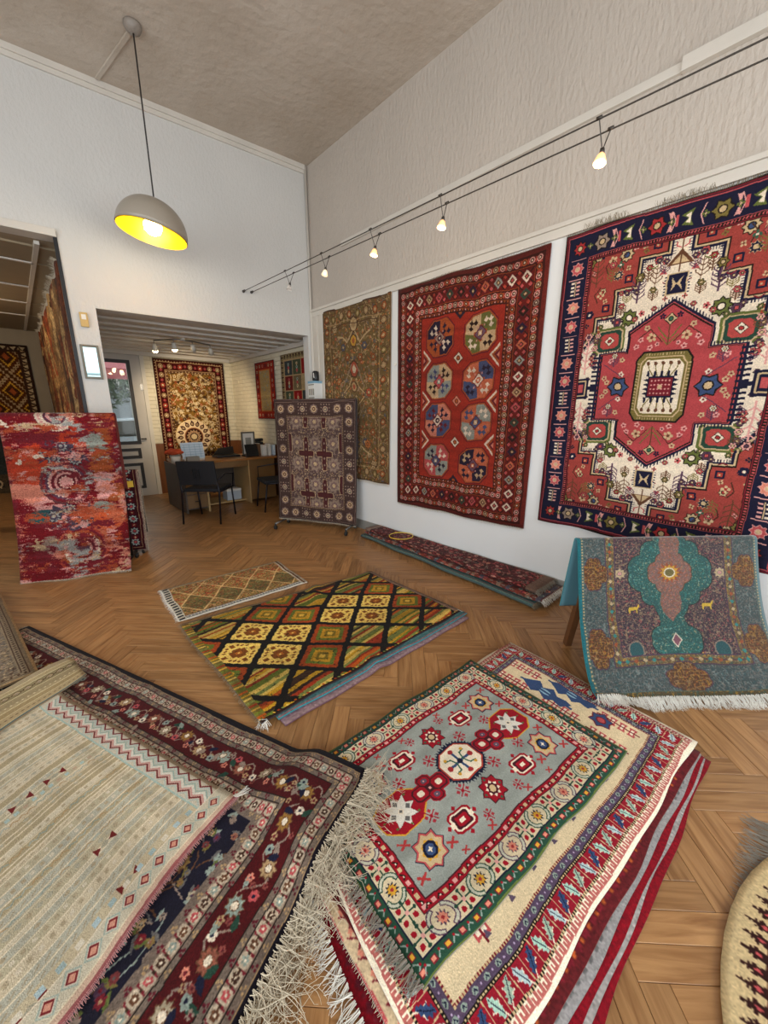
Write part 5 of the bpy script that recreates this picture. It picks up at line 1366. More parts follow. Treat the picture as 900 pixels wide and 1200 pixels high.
f3 = wallfn((WX, 1.44, 2.667), (WX, .02, 2.655), (WX, .02, .56), (WX, 1.445, .593), 1.0, .006, .012, .05)
r = rug_thing('wall_rug', 'tall ivory rug with stepped brick-red medallion and navy border hung on the wall', 'ivory_medallion', f3, 26, 36, .008, 'back_red', 'back_dark')
fringe('fringe', edge_pts(f3, 't'), 'jute', r, .045, 240, .0013, 3, .4, .10, .25, 3)
f2 = wallfn((WX, 3.14, 2.676), (WX, 1.552, 2.652), (WX, 1.57, .474), (WX, 3.125, .465), 2.0)
r = rug_thing('wall_rug', 'brick-red hanging rug with two columns of four octagons', 'red_octagons', f2, 26, 36, .008, 'back_red', 'back_red')
fringe('fringe', edge_pts(f2, 'b'), 'wool_cream', r, .022, 200, .0012, 3, .3, .3, .2, 4); fringe('fringe', edge_pts(f2, 't'), 'jute', r, .016, 200, .0012, 2, .3, 0, .3, 5)
f1 = wallfn((WX, 4.53, 2.694), (WX, 3.24, 2.68), (WX, 3.268, .643), (WX, 4.50, .65), 3.0)
r = rug_thing('wall_rug', 'olive-brown floral hanging rug in the corner behind the rolling stand', 'olive_floral', f1, 24, 32, .008, 'back_tan', 'back_tan')
fringe('fringe', edge_pts(f1, 'b'), 'pale_cotton', r, .03, 220, .0012, 3, .3, .3, .2, 6)
# little white hanging clips pinned to the wall between the rugs
for (px, py, lab) in ((464, 427, 'tiny white clip holding the edge of the olive-brown floral wall rug'), (655, 418, 'tiny white clip on the wall beside the ivory medallion rug')):
    p = wr(px, py, WX); e = empty('wall_clip', p, lab, 'clip')
    MB().box((p.x - .012, p.y - .012, p.z - .012), (p.x, p.y + .012, p.z + .012)).build('plate', 'wool_white', e, bevel=.002)
    MB().tube([(p.x - .008, p.y, p.z - .01), (p.x - .022, p.y, p.z - .018), (p.x - .022, p.y, p.z - .004)], .003, 6).build('hook', 'wool_white', e)

# ------------------------------------------------------------------ rolling stand with the mauve rug
def stand(base_l, base_r, top, label, wheels=True, fr=.28, bk=.05):
    L, R_ = Vector(base_l), Vector(base_r); d = (R_ - L).normalized(); n = Vector((d.y, -d.x, 0))
    if n.dot(Vector((0, 0, 0)) - L) < 0: n = -n
    root = empty('rolling_stand', (L + R_) / 2, label, 'stand')
    for p in (L, R_):
        f = MB().tube([p - n * bk + Vector((0, 0, .075)), p + n * fr + Vector((0, 0, .075))], .016, 8).build('foot_bar', 'steel' if wheels else 'dark_steel', root, smooth=True)
        for c in (p - n * bk, p + n * fr):
            a = MB().tube([c + Vector((0, 0, .075)), c + Vector((0, 0, .045))], .010, 8)
            a.build('caster_fork', 'dark_steel', root, smooth=True)
            MB().tube([c + d * -.012 + Vector((0, 0, .028)), c + d * .012 + Vector((0, 0, .028))], .028, 14).build('caster_wheel', 'rubber', root, smooth=True)
        MB().tube([p + Vector((0, 0, .06)), p + Vector((0, 0, top))], .014, 8).build('upright', 'steel' if wheels else 'dark_steel', root, smooth=True)
    MB().tube([L - d * .03 + Vector((0, 0, top)), R_ + d * .03 + Vector((0, 0, top))], .014, 8).build('top_bar', 'steel' if wheels else 'dark_steel', root, smooth=True)
    return root
def over_bar(L, R_, top, bot_f, bot_b, gap=.03, amp=.008, seed=0, spread=.0, lean=0.0):
    """cloth over a bar: v runs from the front hem up over the bar and down the back"""
    L, R_ = Vector(L), Vector(R_); d = (R_ - L).normalized(); n = Vector((d.y, -d.x, 0))
    if n.dot(-L) < 0: n = -n
    hf, hb = top - bot_f, top - bot_b; arc = math.pi * gap; tot = hf + hb + arc
    def fn(u, v):
        p = L.lerp(R_, u); s = v * tot
        if s < hf:
            t = s / hf; q = p + n * (gap + (1 - t) ** 2 * spread + wave(u, t, amp, seed) * (1 - t) * 1.6) + Vector((0, 0, bot_f + s + lean * (1 - t) * (u - .5)))
        elif s < hf + arc:
            a = (s - hf) / gap; q = p + n * (gap * math.cos(a)) + Vector((0, 0, top + gap * math.sin(a)))
        else:
            q = p - n * (gap + .004) + Vector((0, 0, top - (s - hf - arc)))
        return q
    return fn, tot
L1, R1 = Vector((2.455, 4.70, 0)), Vector((3.02, 3.765, 0)); dd = (R1 - L1).normalized()
stand(L1 + dd * .06, R1 - dd * .06, 1.60, 'steel rolling stand on casters carrying the mauve-brown rug')
fm, tot = over_bar(L1, R1, 1.605, .085, .9, .03, .010, 1.2, .03, -.03)
AH = {'mauve_stars': 1.46}
def crop_v(fn, tot, arth):
    """use only the part of the pattern that the cloth is long"""
    return fn
r = rug_thing('draped_rug', 'mauve-brown rug with pale star rosettes draped over the steel rolling stand', 'mauve_stars', fm, 24, 60, .008, 'back_dark', 'wool_grey', vs=tot / 1.52)
fringe('fringe', edge_pts(fm, 'b'), 'pale_cotton', r, .022, 260, .0012, 3, .3, .4, .2, 8)
# stand with the distressed rug
L2, R2 = Vector((-.10, 4.72, 0)), Vector((.68, 4.38, 0)); dd = (R2 - L2).normalized()
stand(L2 + dd * .08, R2 - dd * .05, 1.43, 'black metal display stand under the distressed red rug', False, .20, .16)
fd_, tot = over_bar(L2, R2, 1.43, .015, .75, .03, .012, 2.2, .24, .02)
r = rug_thing('draped_rug', 'distressed red rug with orange, pink and teal patches and three round medallions', 'distressed', fd_, 24, 60, .006, 'back_red', 'back_red', vs=tot / 1.43)
fringe('fringe', edge_pts(fd_, 'b'), 'pale_cotton', r, .02, 260, .0012, 3, .3, .2, .25, 9, floor=0)
# small rug with a yellow price tag behind it
L3, R3 = Vector((.36, 5.06 - .16, 0)), Vector((.86, 4.84 - .10, 0)); dd = (R3 - L3).normalized()
stand(L3 + dd * .05, R3 - dd * .05, .86, 'low black metal stand behind the distressed red rug', False, .10, .08)
ft, tot = over_bar(L3, R3, .865, .03, .2, .025, .005, .4, .10)
r = rug_thing('draped_rug', 'small dark red rug with grey rosette border and a yellow price tag', 'tag_rug', ft, 14, 40, .007, 'back_dark', 'wool_grey', vs=tot / .95)
fringe('fringe', edge_pts(ft, 'r'), 'pale_cotton', r, .014, 200, .0012, 3, .3, .1, .3, 10, floor=0)
mat('tag_yellow', 'E8C53C', .5)
tp = ft(.80, .45); tn = Vector((-.4, -.9, 0)).normalized()
tq = [tp + tn * .012 + dd * a + Vector((0, 0, b)) for a, b in ((-.05, -.035), (.05, -.03), (.05, .035), (-.05, .03))]
MB().slab(tq, tn, .002).build('price_tag', 'tag_yellow', r)

# ------------------------------------------------------------------ pile in the middle of the floor
STACK = [(.36, .10), (1.96, .05), (2.09, 1.08), (1.74, 1.135), (.53, 1.185)]
ST_H = .058
def sstep(t): t = min(1, max(0, t)); return t * t * (3 - 2 * t)
def sdist(x, y, poly):
    d = 1e9; n = len(poly)
    for i in range(n):
        ax, ay_ = poly[i]; bx, by = poly[(i + 1) % n]; ex, ey = bx - ax, by - ay_
        t = max(0, min(1, ((x - ax) * ex + (y - ay_) * ey) / (ex * ex + ey * ey))); d = min(d, math.hypot(x - ax - ex * t, y - ay_ - ey * t))
    return -d if in_poly((x, y), poly) else d
def ground(x, y): return ST_H if in_poly((x, y), STACK) else 0.0
def flat(bl, br, tr, tl, z, amp=.0015, seed=0.0):
    q = bil((*bl, z), (*br, z), (*tr, z), (*tl, z))
    return lambda u, v: q(u, v) + Vector((wave(.2, v * 2, .004, seed), wave(u * 2, .7, .005, seed + 2), abs(wave(u, v, amp, seed))))
GP = 'rugs in the pile on the floor beside the draped teal rug'
lay = [('crimson_border', 'plain crimson rug at the very bottom of the floor pile', .008, (.335, .105), (1.945, .052), (2.02, .98), (.46, 1.10), 'edge_crimson'),
       ('grey_border', 'grey rug second from the bottom of the floor pile', .015, (.42, .127), (1.935, .063), (2.0, .99), (.48, 1.10), 'back_grey'),
       ('crimson_border', 'crimson rug lying between two grey and cream rugs in the floor pile', .022, (.43, .137), (1.935, .070), (2.01, 1.0), (.48, 1.10), 'edge_crimson'),
       ('cream_red_flowers', 'cream rug with small red flowers in the middle of the floor pile', .029, (.375, .165), (1.935, .082), (2.02, 1.01), (.49, 1.11), 'back_grey'),
       ('maroon_border', 'dark maroon rug directly under the cream leaf-bordered rug', .036, (.45, .182), (1.935, .094), (2.02, 1.02), (.48, 1.12), 'back_red'),
       ('cream_leaves', 'cream-field rug with red border of jagged leaves, second from top of pile', .044, (.407, .225), (1.98, .110), (2.085, 1.075), (.55, 1.15), 'edge_white'),
       ('grey_medallions', 'grey rug with red medallions and ivory and green border on top of the floor pile', .053, (.518, .412), (1.69, .292), (1.735, 1.125), (.55, 1.17), 'back_grey')]
for k, (key, lab, z, bl, br, tr, tl, edge) in enumerate(lay):
    fn = flat(bl, br, tr, tl, z, .0004, k * 1.3)
    r = rug_thing('piled_rug', lab, key, fn, 28, 20, .0062, 'back_grey', edge, base=fn(.5, .5))
    if k == 0: fringe('fringe', edge_pts(fn, 'l'), 'wool_white', r, .07, 420, .0014, 5, .25, .1, .25, 20, floor=0, lift=.012, clump=.018)
    if k == 3: fringe('fringe', edge_pts(fn, 'l'), 'wool_cream', r, .012, 200, .0012, 2, .2, .3, .2, 21)
    if k == 5: fringe('fringe', edge_pts(fn, 'r'), 'wool_white', r, .022, 260, .0012, 3, .3, .5, .3, 22, floor=0)
    if k == 6: fringe('fringe', edge_pts(fn, 'l'), 'wool_grey', r, .055, 620, .0013, 4, .35, .15, .25, 23, floor=.046, lift=.008, clump=.012)
    if k == 2: fringe('fringe', edge_pts(fn, 'r'), 'wool_cream', r, .015, 220, .0012, 2, .3, .4, .2, 24)

# ------------------------------------------------------------------ big navy garden rug with long fringe, over the corner of the pile
BC0 = Vector((.815, .938, 0)); E1 = Vector((-.361, .932, 0)).normalized(); E2 = Vector((-.932, -.361, 0)).normalized()
def rise(x, y): return ST_H * (1 - sstep((sdist(x, y, STACK) + .015) / .15))
def fb(u, v):
    p = BC0 + E1 * (2.72 * u) + E2 * (1.8 * v)
    b = .022 * math.sin(v * 6.5 + .6) * (1 - u) ** 6
    p = p + E1 * (b + .018 * math.exp(-(v / .03) ** 2) * (1 - u)) 
    return Vector((p.x, p.y, .0145 + rise(p.x, p.y) + abs(wave(u * 2, v * 2, .0012, .5))))
br_ = rug_thing('carpet', 'large carpet with navy flower field, dark red and taupe borders and long tangled cream fringe', 'navy_garden', fb, 90, 60, .012, 'back_navy', 'back_navy', base=fb(.5, .5))
fringe('fringe', edge_pts(lambda u, v: fb(u, v) - Vector((0, 0, .004)), 'l', 60), 'wool_cream', br_, .19, 760, .00115, 12, .95, .05, .22, 30, floor=lambda x, y: rise(x, y) * .98 + .002, lenvar=.35, lift=.03, clump=.016)
fringe('fringe_end', edge_pts(fb, 'r', 30), 'wool_cream', br_, .05, 160, .0013, 4, .3, .1, .3, 31, floor=0, clump=.02)
# embroidered cream runner on it
RC = Vector((.385, 1.245, 0)); G1 = Vector((-.354, .935, 0)).normalized(); G2 = Vector((-.90, -.43, 0)).normalized()
def fr(u, v):
    p = RC + G1 * (1.27 * u) + G2 * (1.15 * v) + G1 * (.018 * math.sin(v * 9) * (1 - u))
    bulge = .010 * math.exp(-((v - .36) / .06) ** 2) * math.exp(-(u / .25) ** 2)
    return Vector((p.x, p.y, .028 + rise(p.x, p.y) * .9 + abs(wave(u * 2.2, v * 2, .004, 1.1)) + bulge + .02 * sstep((u - .9) * 8)))
rr = rug_thing('embroidered_runner', 'cream embroidered flat-weave with zigzag and diamond borders laid over the navy carpet', 'embroidered', fr, 60, 50, .005, 'back_cream', 'edge_plum', base=fr(.5, .5), bump=.5, dens=300)
mat('fringe_pink', 'B4807C', .9, vary=.2, vscale=20)
fringe('fringe', edge_pts(fr, 'l', 40), 'fringe_pink', rr, .014, 420, .0011, 2, .2, .2, .15, 33); fringe('tassel', [(fr(0, 0), Vector((.9, -.1, 0))), (fr(.012, 0), Vector((.9, .1, 0)))], 'wool_white', rr, .05, 900, .0012, 4, .2, .1, .2, 34, floor=.03)
# small-patterned beige rug at the left and the folded striped kilim in front of it
fnb = flat((-.135, 2.72), (-.33, 4.35), (-1.3, 4.2), (-1.1, 2.5), .042, .003, 2)
rug_thing('floor_rug', 'grey-beige rug with tiny all-over pattern lying across the end of the navy carpet', 'beige_tiny', fnb, 24, 16, .012, 'back_cream', 'back_tan', base=fnb(.5, .5))
KA, KB = Vector((-.62, 2.30, 0)), Vector((.01, 2.60, 0)); kd = (KB - KA).normalized(); kn = Vector((kd.y, -kd.x, 0))
def fk(u, v):
    p = KA.lerp(KB, u); R_ = .055 - .022 * u + .006 * math.sin(u * 9)
    if v < .62:
        t = v / .62; q = p + kn * (R_ * 1.2 + .16 * (1 - t) * (1 - .55 * u)); z = .040 + (R_ * .9 + .015) * t ** 1.6
    else:
        a = (v - .62) / .38 * 2.3; q = p + kn * (R_ * 1.2 * math.cos(a)); z = .055 + R_ * .9 + R_ * .75 * math.sin(a) * (1 if a < 1.57 else 1.0)
    return q + Vector((0, 0, z + .012))
rug_thing('folded_kilim', 'sand-coloured striped kilim with a row of dark diamonds, folded back on itself', 'diamond_beige', fk, 26, 30, .006, 'back_cream', 'back_tan', base=fk(.5, .3))

# ------------------------------------------------------------------ kilims in the middle
GK = 'kilims'
ku = [('edge_teal', 'striped teal kilim edge under the black-latticed kilim', .021, (.70, 1.505), (2.225, 1.50), (2.21, 2.55), (.72, 2.68), 'kteal'), ('edge_plum', 'pinkish-grey kilim lying at the bottom under the black-latticed kilim', .010, (.705, 1.462), (2.19, 1.468), (2.19, 2.54), (.72, 2.66), 'kpink')]
@art
def art_kteal():
    A = Art(1.5, 1.1, 150, (.22, .34, .34))
    for k in range(30): A.rect(0, k * .037, 1.5, k * .037 + .012, [(.44, .34, .34), (.30, .44, .42), (.5, .46, .38)][k % 3])
    return A.finish(.002, .04, .1)
@art
def art_kpink():
    A = Art(1.5, 1.1, 120, (.46, .37, .38))
    for k in range(30): A.rect(0, k * .037, 1.5, k * .037 + .015, [(.52, .42, .42), (.40, .32, .36)][k % 2])
    return A.finish(.002, .04, .1)
def ridge(x, y): return .022 * math.exp(-((x - 1.32) / .05) ** 2) * math.exp(-max(0, y - 1.5) / .12)
def fold2(x, y): return .016 * math.exp(-((x - 1.28 - .55 * (y - 2.0)) / .05) ** 2) * sstep((y - 1.9) / .5)
for edge, lab, z, bl, br, tr, tl, key in ku:
    f0 = flat(bl, br, tr, tl, z, .001, z * 90)
    fn = (lambda f0: lambda u, v: f0(u, v) + Vector((0, 0, ridge(f0(u, v).x, f0(u, v).y) * .9)))(f0)
    rug_thing('floor_kilim', lab, key, fn, 50, 16, .008, 'back_tan', edge, base=fn(.5, .5))
fg0 = flat((.62, 1.53), (2.20, 1.545), (2.195, 2.57), (.60, 2.75), .031, .002, 3.3)
def fg(u, v): p = fg0(u, v); return p + Vector((0, 0, ridge(p.x, p.y) + fold2(p.x, p.y)))
r = rug_thing('floor_kilim', 'mustard and orange kilim with thick black lattice and cream diamonds on the parquet', 'black_kilim', fg, 60, 40, .007, 'back_tan', 'back_dark', base=fg(.5, .5), bump=.6, dens=120)
fringe('fringe', edge_pts(fg, 'l'), 'jute', r, .022, 160, .0014, 3, .4, .3, .3, 41, floor=0); fringe('tassel', [(fg(0, .02), Vector((-.5, -.8, 0))), (fg(.02, 0), Vector((-.2, -.8, 0)))], 'wool_white', r, .05, 700, .0014, 4, .4, .3, .4, 42, floor=0); fringe('tassel', [(fg(1, .0), Vector((.8, -.3, 0))), (fg(1, .03), Vector((.8, .1, 0)))], 'wool_white', r, .04, 500, .0014, 4, .4, .3, .4, 43, floor=0)
fsk = flat((.62, 2.84), (1.66, 2.80), (1.71, 3.44), (.655, 3.49), .012, .0015, 4.2)
r = rug_thing('floor_kilim', 'small kilim with cream trellis diamonds and a white and black striped end', 'trellis_kilim', fsk, 30, 20, .008, 'back_cream', 'edge_white', base=fsk(.5, .5), bump=.6, dens=120)
fringe('fringe', edge_pts(fsk, 'l'), 'wool_white', r, .025, 160, .0014, 3, .4, .2, .3, 44, floor=0)

# ------------------------------------------------------------------ rugs folded in a long bundle along the skirting
def folded(z0, hgt, xf_near, xf_far, xb, y_near, y_far, seed):
    def fn(u, v):
        y = y_far + (y_near - y_far) * u; xf = xf_far + (xf_near - xf_far) * u + .008 * math.sin(u * 17 + seed); w_ = xb - xf; R_ = hgt / 2
        zz = z0 + .006 * abs(math.sin(u * 11 + seed))
        if v < .40: x, z = xb - w_ * (v / .40) + R_ * (v / .40), zz + .003
        elif v < .60:
            a = -math.pi / 2 - (v - .40) / .20 * math.pi; x, z = xf + R_ + R_ * math.cos(a), zz + R_ + (R_ - .003) * math.sin(a)
        else: t = (v - .60) / .40; x, z = xf + R_ + (w_ - R_) * t, zz + hgt - .003 * math.sin(t * 3)
        return Vector((x, y, z))
    return fn
mat('edge_blue', '2F4E6A', .9)
for k, (key, lab, z0, h_, xn, xf, yn, yf, edge) in enumerate([('kteal', 'folded rug with blue edge at the bottom of the bundle along the skirting', .004, .034, 2.665, 2.84, 1.22, 3.50, 'edge_blue'),
        ('stripe_floral', 'folded rug with faded floral stripes in the middle of the bundle along the skirting', .046, .034, 2.70, 2.86, 1.17, 3.46, 'back_tan'),
        ('dark_floral', 'folded dark red floral rug on top of the bundle along the skirting', .088, .036, 2.735, 2.87, 1.24, 3.44, 'back_tan')]):
    fn = folded(z0, h_, xn, xf, 3.065, yn, yf, k * 2.1)
    r = rug_thing('folded_rug', lab, key, fn, 40, 30, .007, 'back_tan', edge, base=(2.9, 2.3, z0))
    fringe('fringe', edge_pts(fn, 'r', 30), ('jute', 'wool_white', 'wool_grey')[k], r, .04, 420, .0014, 3, .3, .5, .3, 50 + k, floor=0, clump=.014)
MB().tube([fl(470 + 14 * math.cos(t), 628 + 4 * math.sin(t), .13) for t in np.linspace(0, 6.283, 18)], .004, 6).build('yellow_cord', 'tag_yellow')
tag(bpy.data.objects['yellow_cord'], 'short loop of yellow cord lying on the folded rug bundle', 'cord')

# ------------------------------------------------------------------ teal silk rug over the wooden rack
TL_, TR_ = Vector((2.20, .80, 0)), Vector((3.0, .13, 0)); td = (TR_ - TL_).normalized(); tn2 = Vector((td.y, -td.x, 0))
if tn2.dot(TL_) > 0: tn2 = -tn2
def fteal(u, v):
    top, hf, hb, gap = .755, .735, .44, .022; arc = math.pi * gap; tot = hf + hb + arc; s = v * tot; p = TL_.lerp(TR_, u)
    if s < hf:
        t = 1 - s / hf
        q = p + tn2 * (gap + .20 * t + .17 * t ** 4 + .012 * math.sin(u * 8 + 1) * t) + td * (.07 * (u - .35) * t ** 2) + Vector((0, 0, top - hf * (1 - (1 - t) ** 1.0) + .010 * t * (1 + math.sin(u * 9)) * (t > .9)))
        q.z = max(q.z, rise(q.x, q.y) + .012)
    elif s < hf + arc:
        a = (s - hf) / gap; q = p + tn2 * (gap * math.cos(a)) + Vector((0, 0, top + gap * math.sin(a)))
    else:
        w_ = s - hf - arc; q = p - tn2 * (gap + .16 * w_) + Vector((0, 0, top - w_))
    return q
r = rug_thing('draped_rug', 'teal and purple silk rug with pink medallion draped over a wooden rack by the wall', 'teal_silk', fteal, 36, 80, .006, 'back_blue', 'edge_teal', sheen=.5, rough=.6, vs=1.10)
fringe('fringe', [(p, tn2 + Vector((0, 0, -.1))) for p, d in edge_pts(fteal, 'b', 40)], 'wool_white', r, .085, 900, .0012, 5, .25, .25, .22, 61, floor=lambda x, y: rise(x, y) + .002, lift=.012, clump=.012)
mat('rack_wood', '6B4528', .5, vary=.3, vscale=8, stretch=(4, 4, .6))
rk = empty('wooden_rack', ((TL_ + TR_) / 2), 'brown wooden trestle rack carrying the draped teal rug', 'rack')
MB().tube([TL_ + Vector((0, 0, .752)) + td * .02, TR_ + Vector((0, 0, .752)) - td * .02], .018, 10).build('top_rail', 'rack_wood', rk, smooth=True)
def leg_box(a, b, w_):
    a, b = Vector(a), Vector(b); d = (b - a).normalized(); s1 = d.cross(Vector((0, 0, 1))).normalized() * w_; s2 = d.cross(s1).normalized() * w_
    return MB().slab([a + s1 + s2, a - s1 + s2, a - s1 - s2, a + s1 - s2], d, (b - a).length)
for p in (TL_ + td * .12, TR_ - td * .14):
    leg_box(p + Vector((0, 0, .745)), p - tn2 * .16 + td * .0, .02).build('leg', 'rack_wood', rk, bevel=.003)
    leg_box(p + Vector((0, 0, .745)), p + tn2 * .13, .02).build('leg', 'rack_wood', rk, bevel=.003)
p1, p2 = TL_ + td * .12, TR_ - td * .14
leg_box(p1 - tn2 * .105 + Vector((0, 0, .25)), p2 - tn2 * .105 + Vector((0, 0, .25)), .014).build('stretcher', 'rack_wood', rk)

# ------------------------------------------------------------------ at the right edge: striped grey rug and round printed cloth
fo = flat((1.775, -.165), (1.39, -.175), (1.36, -1.0), (1.80, -1.0), .010, .001, 6)
fo2 = lambda u, v: fo(1 - u, v) if 0 else fo(u, v)
fo = flat((1.36, -1.0), (1.80, -1.0), (1.775, -.165), (1.39, -.175), .010, .001, 6)
r = rug_thing('floor_rug', 'grey striped rug with long grey fringe under the round printed cloth', 'grey_stripe', fo, 12, 24, .008, 'back_grey', 'back_dark', base=fo(.5, .5))
fringe('fringe', edge_pts(fo, 't', 20), 'wool_grey', r, .09, 420, .0016, 5, .15, .15, .10, 71, floor=0, lift=.004)
def round_cloth():
    cx, cy, R_ = 1.25, -1.08, 1.0; bm = bmesh.new(); uvl = bm.loops.layers.uv.new('UVMap'); rings = []; ns = 72
    prof = [0, .2, .4, .6, .75, .85, .93, .98, 1.0]
    for q in prof:
        if q == 0: rings.append([bm.verts.new((cx, cy, .016))]); continue
        ring_ = []
        for k in range(ns):
            a = k * 2 * math.pi / ns; x, y = cx + R_ * q * math.cos(a), cy + R_ * q * math.sin(a)
            ring_.append(bm.verts.new((x, y, .016 + .004 * abs(math.sin(a * 5 + q * 4)) * q - .008 * (q > .97))))
        rings.append(ring_)
    for A_, B_ in zip(rings[:-1], rings[1:]):
        for k in range(ns):
            f = [A_[k % len(A_)]] + ([A_[(k + 1) % ns]] if len(A_) > 1 else []) + [B_[(k + 1) % ns], B_[k]]
            bm.faces.new(f[::-1] if len(A_) == 1 and 0 else f)
    bmesh.ops.recalc_face_normals(bm, faces=bm.faces)
    if sum(f.normal.z for f in bm.faces) < 0: bmesh.ops.reverse_faces(bm, faces=bm.faces)
    ext = bmesh.ops.extrude_face_region(bm, geom=bm.faces[:])
    for v_ in [g for g in ext['geom'] if isinstance(g, bmesh.types.BMVert)]: v_.co.z += .0015
    for f in bm.faces:
        for l in f.loops: l[uvl].uv = ((l.vert.co.x - cx) / (2 * R_) + .5, (l.vert.co.y - cy) / (2 * R_) + .5)
    bmesh.ops.recalc_face_normals(bm, faces=bm.faces)
    me = bpy.data.meshes.new('cloth'); bm.to_mesh(me); bm.free(); me.materials.append(rug_mat('round_cloth', bump=.1))
    for p in me.polygons: p.use_smooth = True
    o = link('round_cloth', me); return tag(o, 'round cream cloth printed with dark brown flame border on the floor', 'cloth')
round_cloth()
# ------------------------------------------------------------------ pendant lamp
mat('shade_grey', '9A9184', .35, spec=.6); mat('shade_yellow', 'F2C011', .35); mat('bulb_glow', 'FFF3D8', .4, emit='FFF0CC', estr=14); mat('cord_black', '2A2623', .6); mat('canopy_grey', '8A8178', .5, bump=.3, bscale=40)
def point(name, loc, energy, color, radius=.03, parent=None):
    d = bpy.data.lights.new(name, 'POINT'); d.energy = energy; d.color = color; d.shadow_soft_size = radius
    o = bpy.data.objects.new(name, d); COL.objects.link(o); o.location = loc
    if parent is not None: o.parent = parent; o.matrix_parent_inverse = Matrix.Translation(parent.location).inverted()
    return o
PC = Vector((1.171, 4.141, CEIL)); tops = Vector((PC.x, PC.y, 3.20))
pl = empty('pendant_lamp', PC, 'large grey dome pendant lamp with a yellow inside, lit bulb', 'lamp')
cn = MB().lathe([(0, 0), (.062, 0), (.065, -.015), (.05, -.045), (.02, -.06), (0, -.06)], Matrix.Translation(PC)).build('ceiling_canopy', 'canopy_grey', pl, smooth=True)
MB().tube([PC + Vector((0, 0, -.05)), tops + Vector((0, 0, -.0))], .006, 8).build('cord', 'cord_black', pl, smooth=True)
MT = Matrix.Translation(tops) @ Matrix.Rotation(math.radians(9), 4, FW) @ Matrix.Rotation(math.radians(-4), 4, RT)
RD, HD = .272, .255
pro = [(RD * math.sin(t) ** .9, -HD * (1 - math.cos(t))) for t in np.linspace(.0, math.pi / 2, 14)]
MB().lathe([(0, .012), (.03, .008)] + pro[1:] + [(RD - .004, -HD)], MT, 40).build('shade', 'shade_grey', pl, smooth=True)
MB().lathe([(0, -.012)] + [(r_ - .008, z - .006) for r_, z in pro[1:]], MT, 40).build('shade_lining', 'shade_yellow', pl, smooth=True)
MB().lathe([(0, -.01), (.028, -.012), (.028, -.09), (0, -.09)], MT, 16).build('socket', 'cord_black', pl, smooth=True)
MB().lathe([(.02, -.088), (.035, -.12), (.062, -.16), (.072, -.20), (.062, -.24), (.03, -.262), (0, -.266)], MT, 20).build('bulb', 'bulb_glow', pl, smooth=True)
point('bulb_light', MT @ Vector((0, 0, -.30)), 10, (1, .80, .50), .07, pl)

# ------------------------------------------------------------------ cable lights
mat('wire', '4A4540', .4, .7); mat('halogen', 'FFE9C8', .3, emit='FFB868', estr=7); mat('halogen_cool', 'FFE9C8', .3, emit='FFE2B0', estr=8)
lg = bpy.data.materials.new('lamp_glass'); lg.use_nodes = True; b_ = lg.node_tree.nodes['Principled BSDF']
b_.inputs['Base Color'].default_value = (1, .93, .85, 1); b_.inputs['Roughness'].default_value = .15; b_.inputs['Transmission Weight'].default_value = .0; b_.inputs['Alpha'].default_value = .35; M['lamp_glass'] = lg
mat('lit_glass', 'FFD9A8', .2, emit='FF9C4A', estr=1.1); mat('lit_glass_faint', 'FFE9C8', .2, emit='FFE2B8', estr=.6)
CA0, CA1 = Vector((2.23, fwp(2.23).y, 2.85)), Vector((2.23, -2.69, 2.715)); CB0, CB1 = Vector((2.325, fwp(2.325).y, 2.855)), Vector((2.325, -2.69, 2.69))
for a, b, lab in ((CA0, CA1, 'thin taut low-voltage cable, the one farther from the rug wall'), (CB0, CB1, 'thin taut low-voltage cable, the one closer to the rug wall')):
    e = empty('light_cable', a, lab, 'cable')
    MB().tube([a, b], .0035, 6).build('wire', 'wire', e); MB().tube([a, a - FN * .05], [.016, .010], 10).build('wall_anchor', 'wire', e, smooth=True); MB().tube([b + Vector((0, .05, 0)), b], [.010, .016], 10).build('wall_anchor', 'wire', e, smooth=True)
def cable_at(a, b, px):
    best = None
    for k in range(2001):
        p = a.lerp(b, k / 2000); q = p - Vector((0, 0, H)); d = q.dot(FW)
        if d < .2: continue
        e = abs(450 + FPX * q.dot(RT) / d - px)
        if best is None or e < best[0]: best = (e, p)
    return best[1]
labs = ['unlit small spotlight on the cables, nearest the far wall', 'faintly lit small spotlight on the cables near the room corner', 'glowing small spotlight on the cables above the olive floral rug', 'glowing small spotlight on the cables above the red octagon rug', 'glowing small spotlight on the cables above the ivory medallion rug']
for k, (pa, pb, lit) in enumerate(((333.8, 343.9, 0), (376.4, 385.9, 1), (434, 445, 2), (516, 524, 2), (702.5, 715.5, 2))):
    A_, B_ = cable_at(CA0, CA1, pa), cable_at(CB0, CB1, pb); c = (A_ + B_) / 2 - Vector((0, 0, .105))
    e = empty('cable_spotlight', c, labs[k], 'spotlight', 'spotlights hanging from the cables')
    for p in (A_, B_):
        MB().tube([p, c + (p - c) * .12], .0025, 6).build('hanger_rod', 'wire', e); MB().tube([p + Vector((0, -.012, .004)), p + Vector((0, .012, .004))], .008, 8).build('cable_clip', 'wire', e, smooth=True)
    MB().lathe([(0, .012), (.010, .010), (.012, -.014), (0, -.014)], Matrix.Translation(c), 10).build('socket', 'wire', e, smooth=True)
    tl = Matrix.Translation(c) @ Matrix.Rotation(.25, 4, 'Y')
    MB().lathe([(.010, -.012), (.018, -.022), (.030, -.058), (.027, -.058), (.015, -.024), (.008, -.014)], tl, 14).build('glass_shade', ('lamp_glass', 'lit_glass_faint', 'lit_glass')[lit], e, smooth=True)
    MB().lathe([(0, -.014), (.008, -.018), (.011, -.034), (.007, -.046), (0, -.048)], tl, 10).build('bulb', ('wire', 'halogen_cool', 'halogen')[lit], e, smooth=True)
    if lit == 2: point('spot_light', c - Vector((0, 0, .085)), 2.6, (1, .72, .42), .03, e)

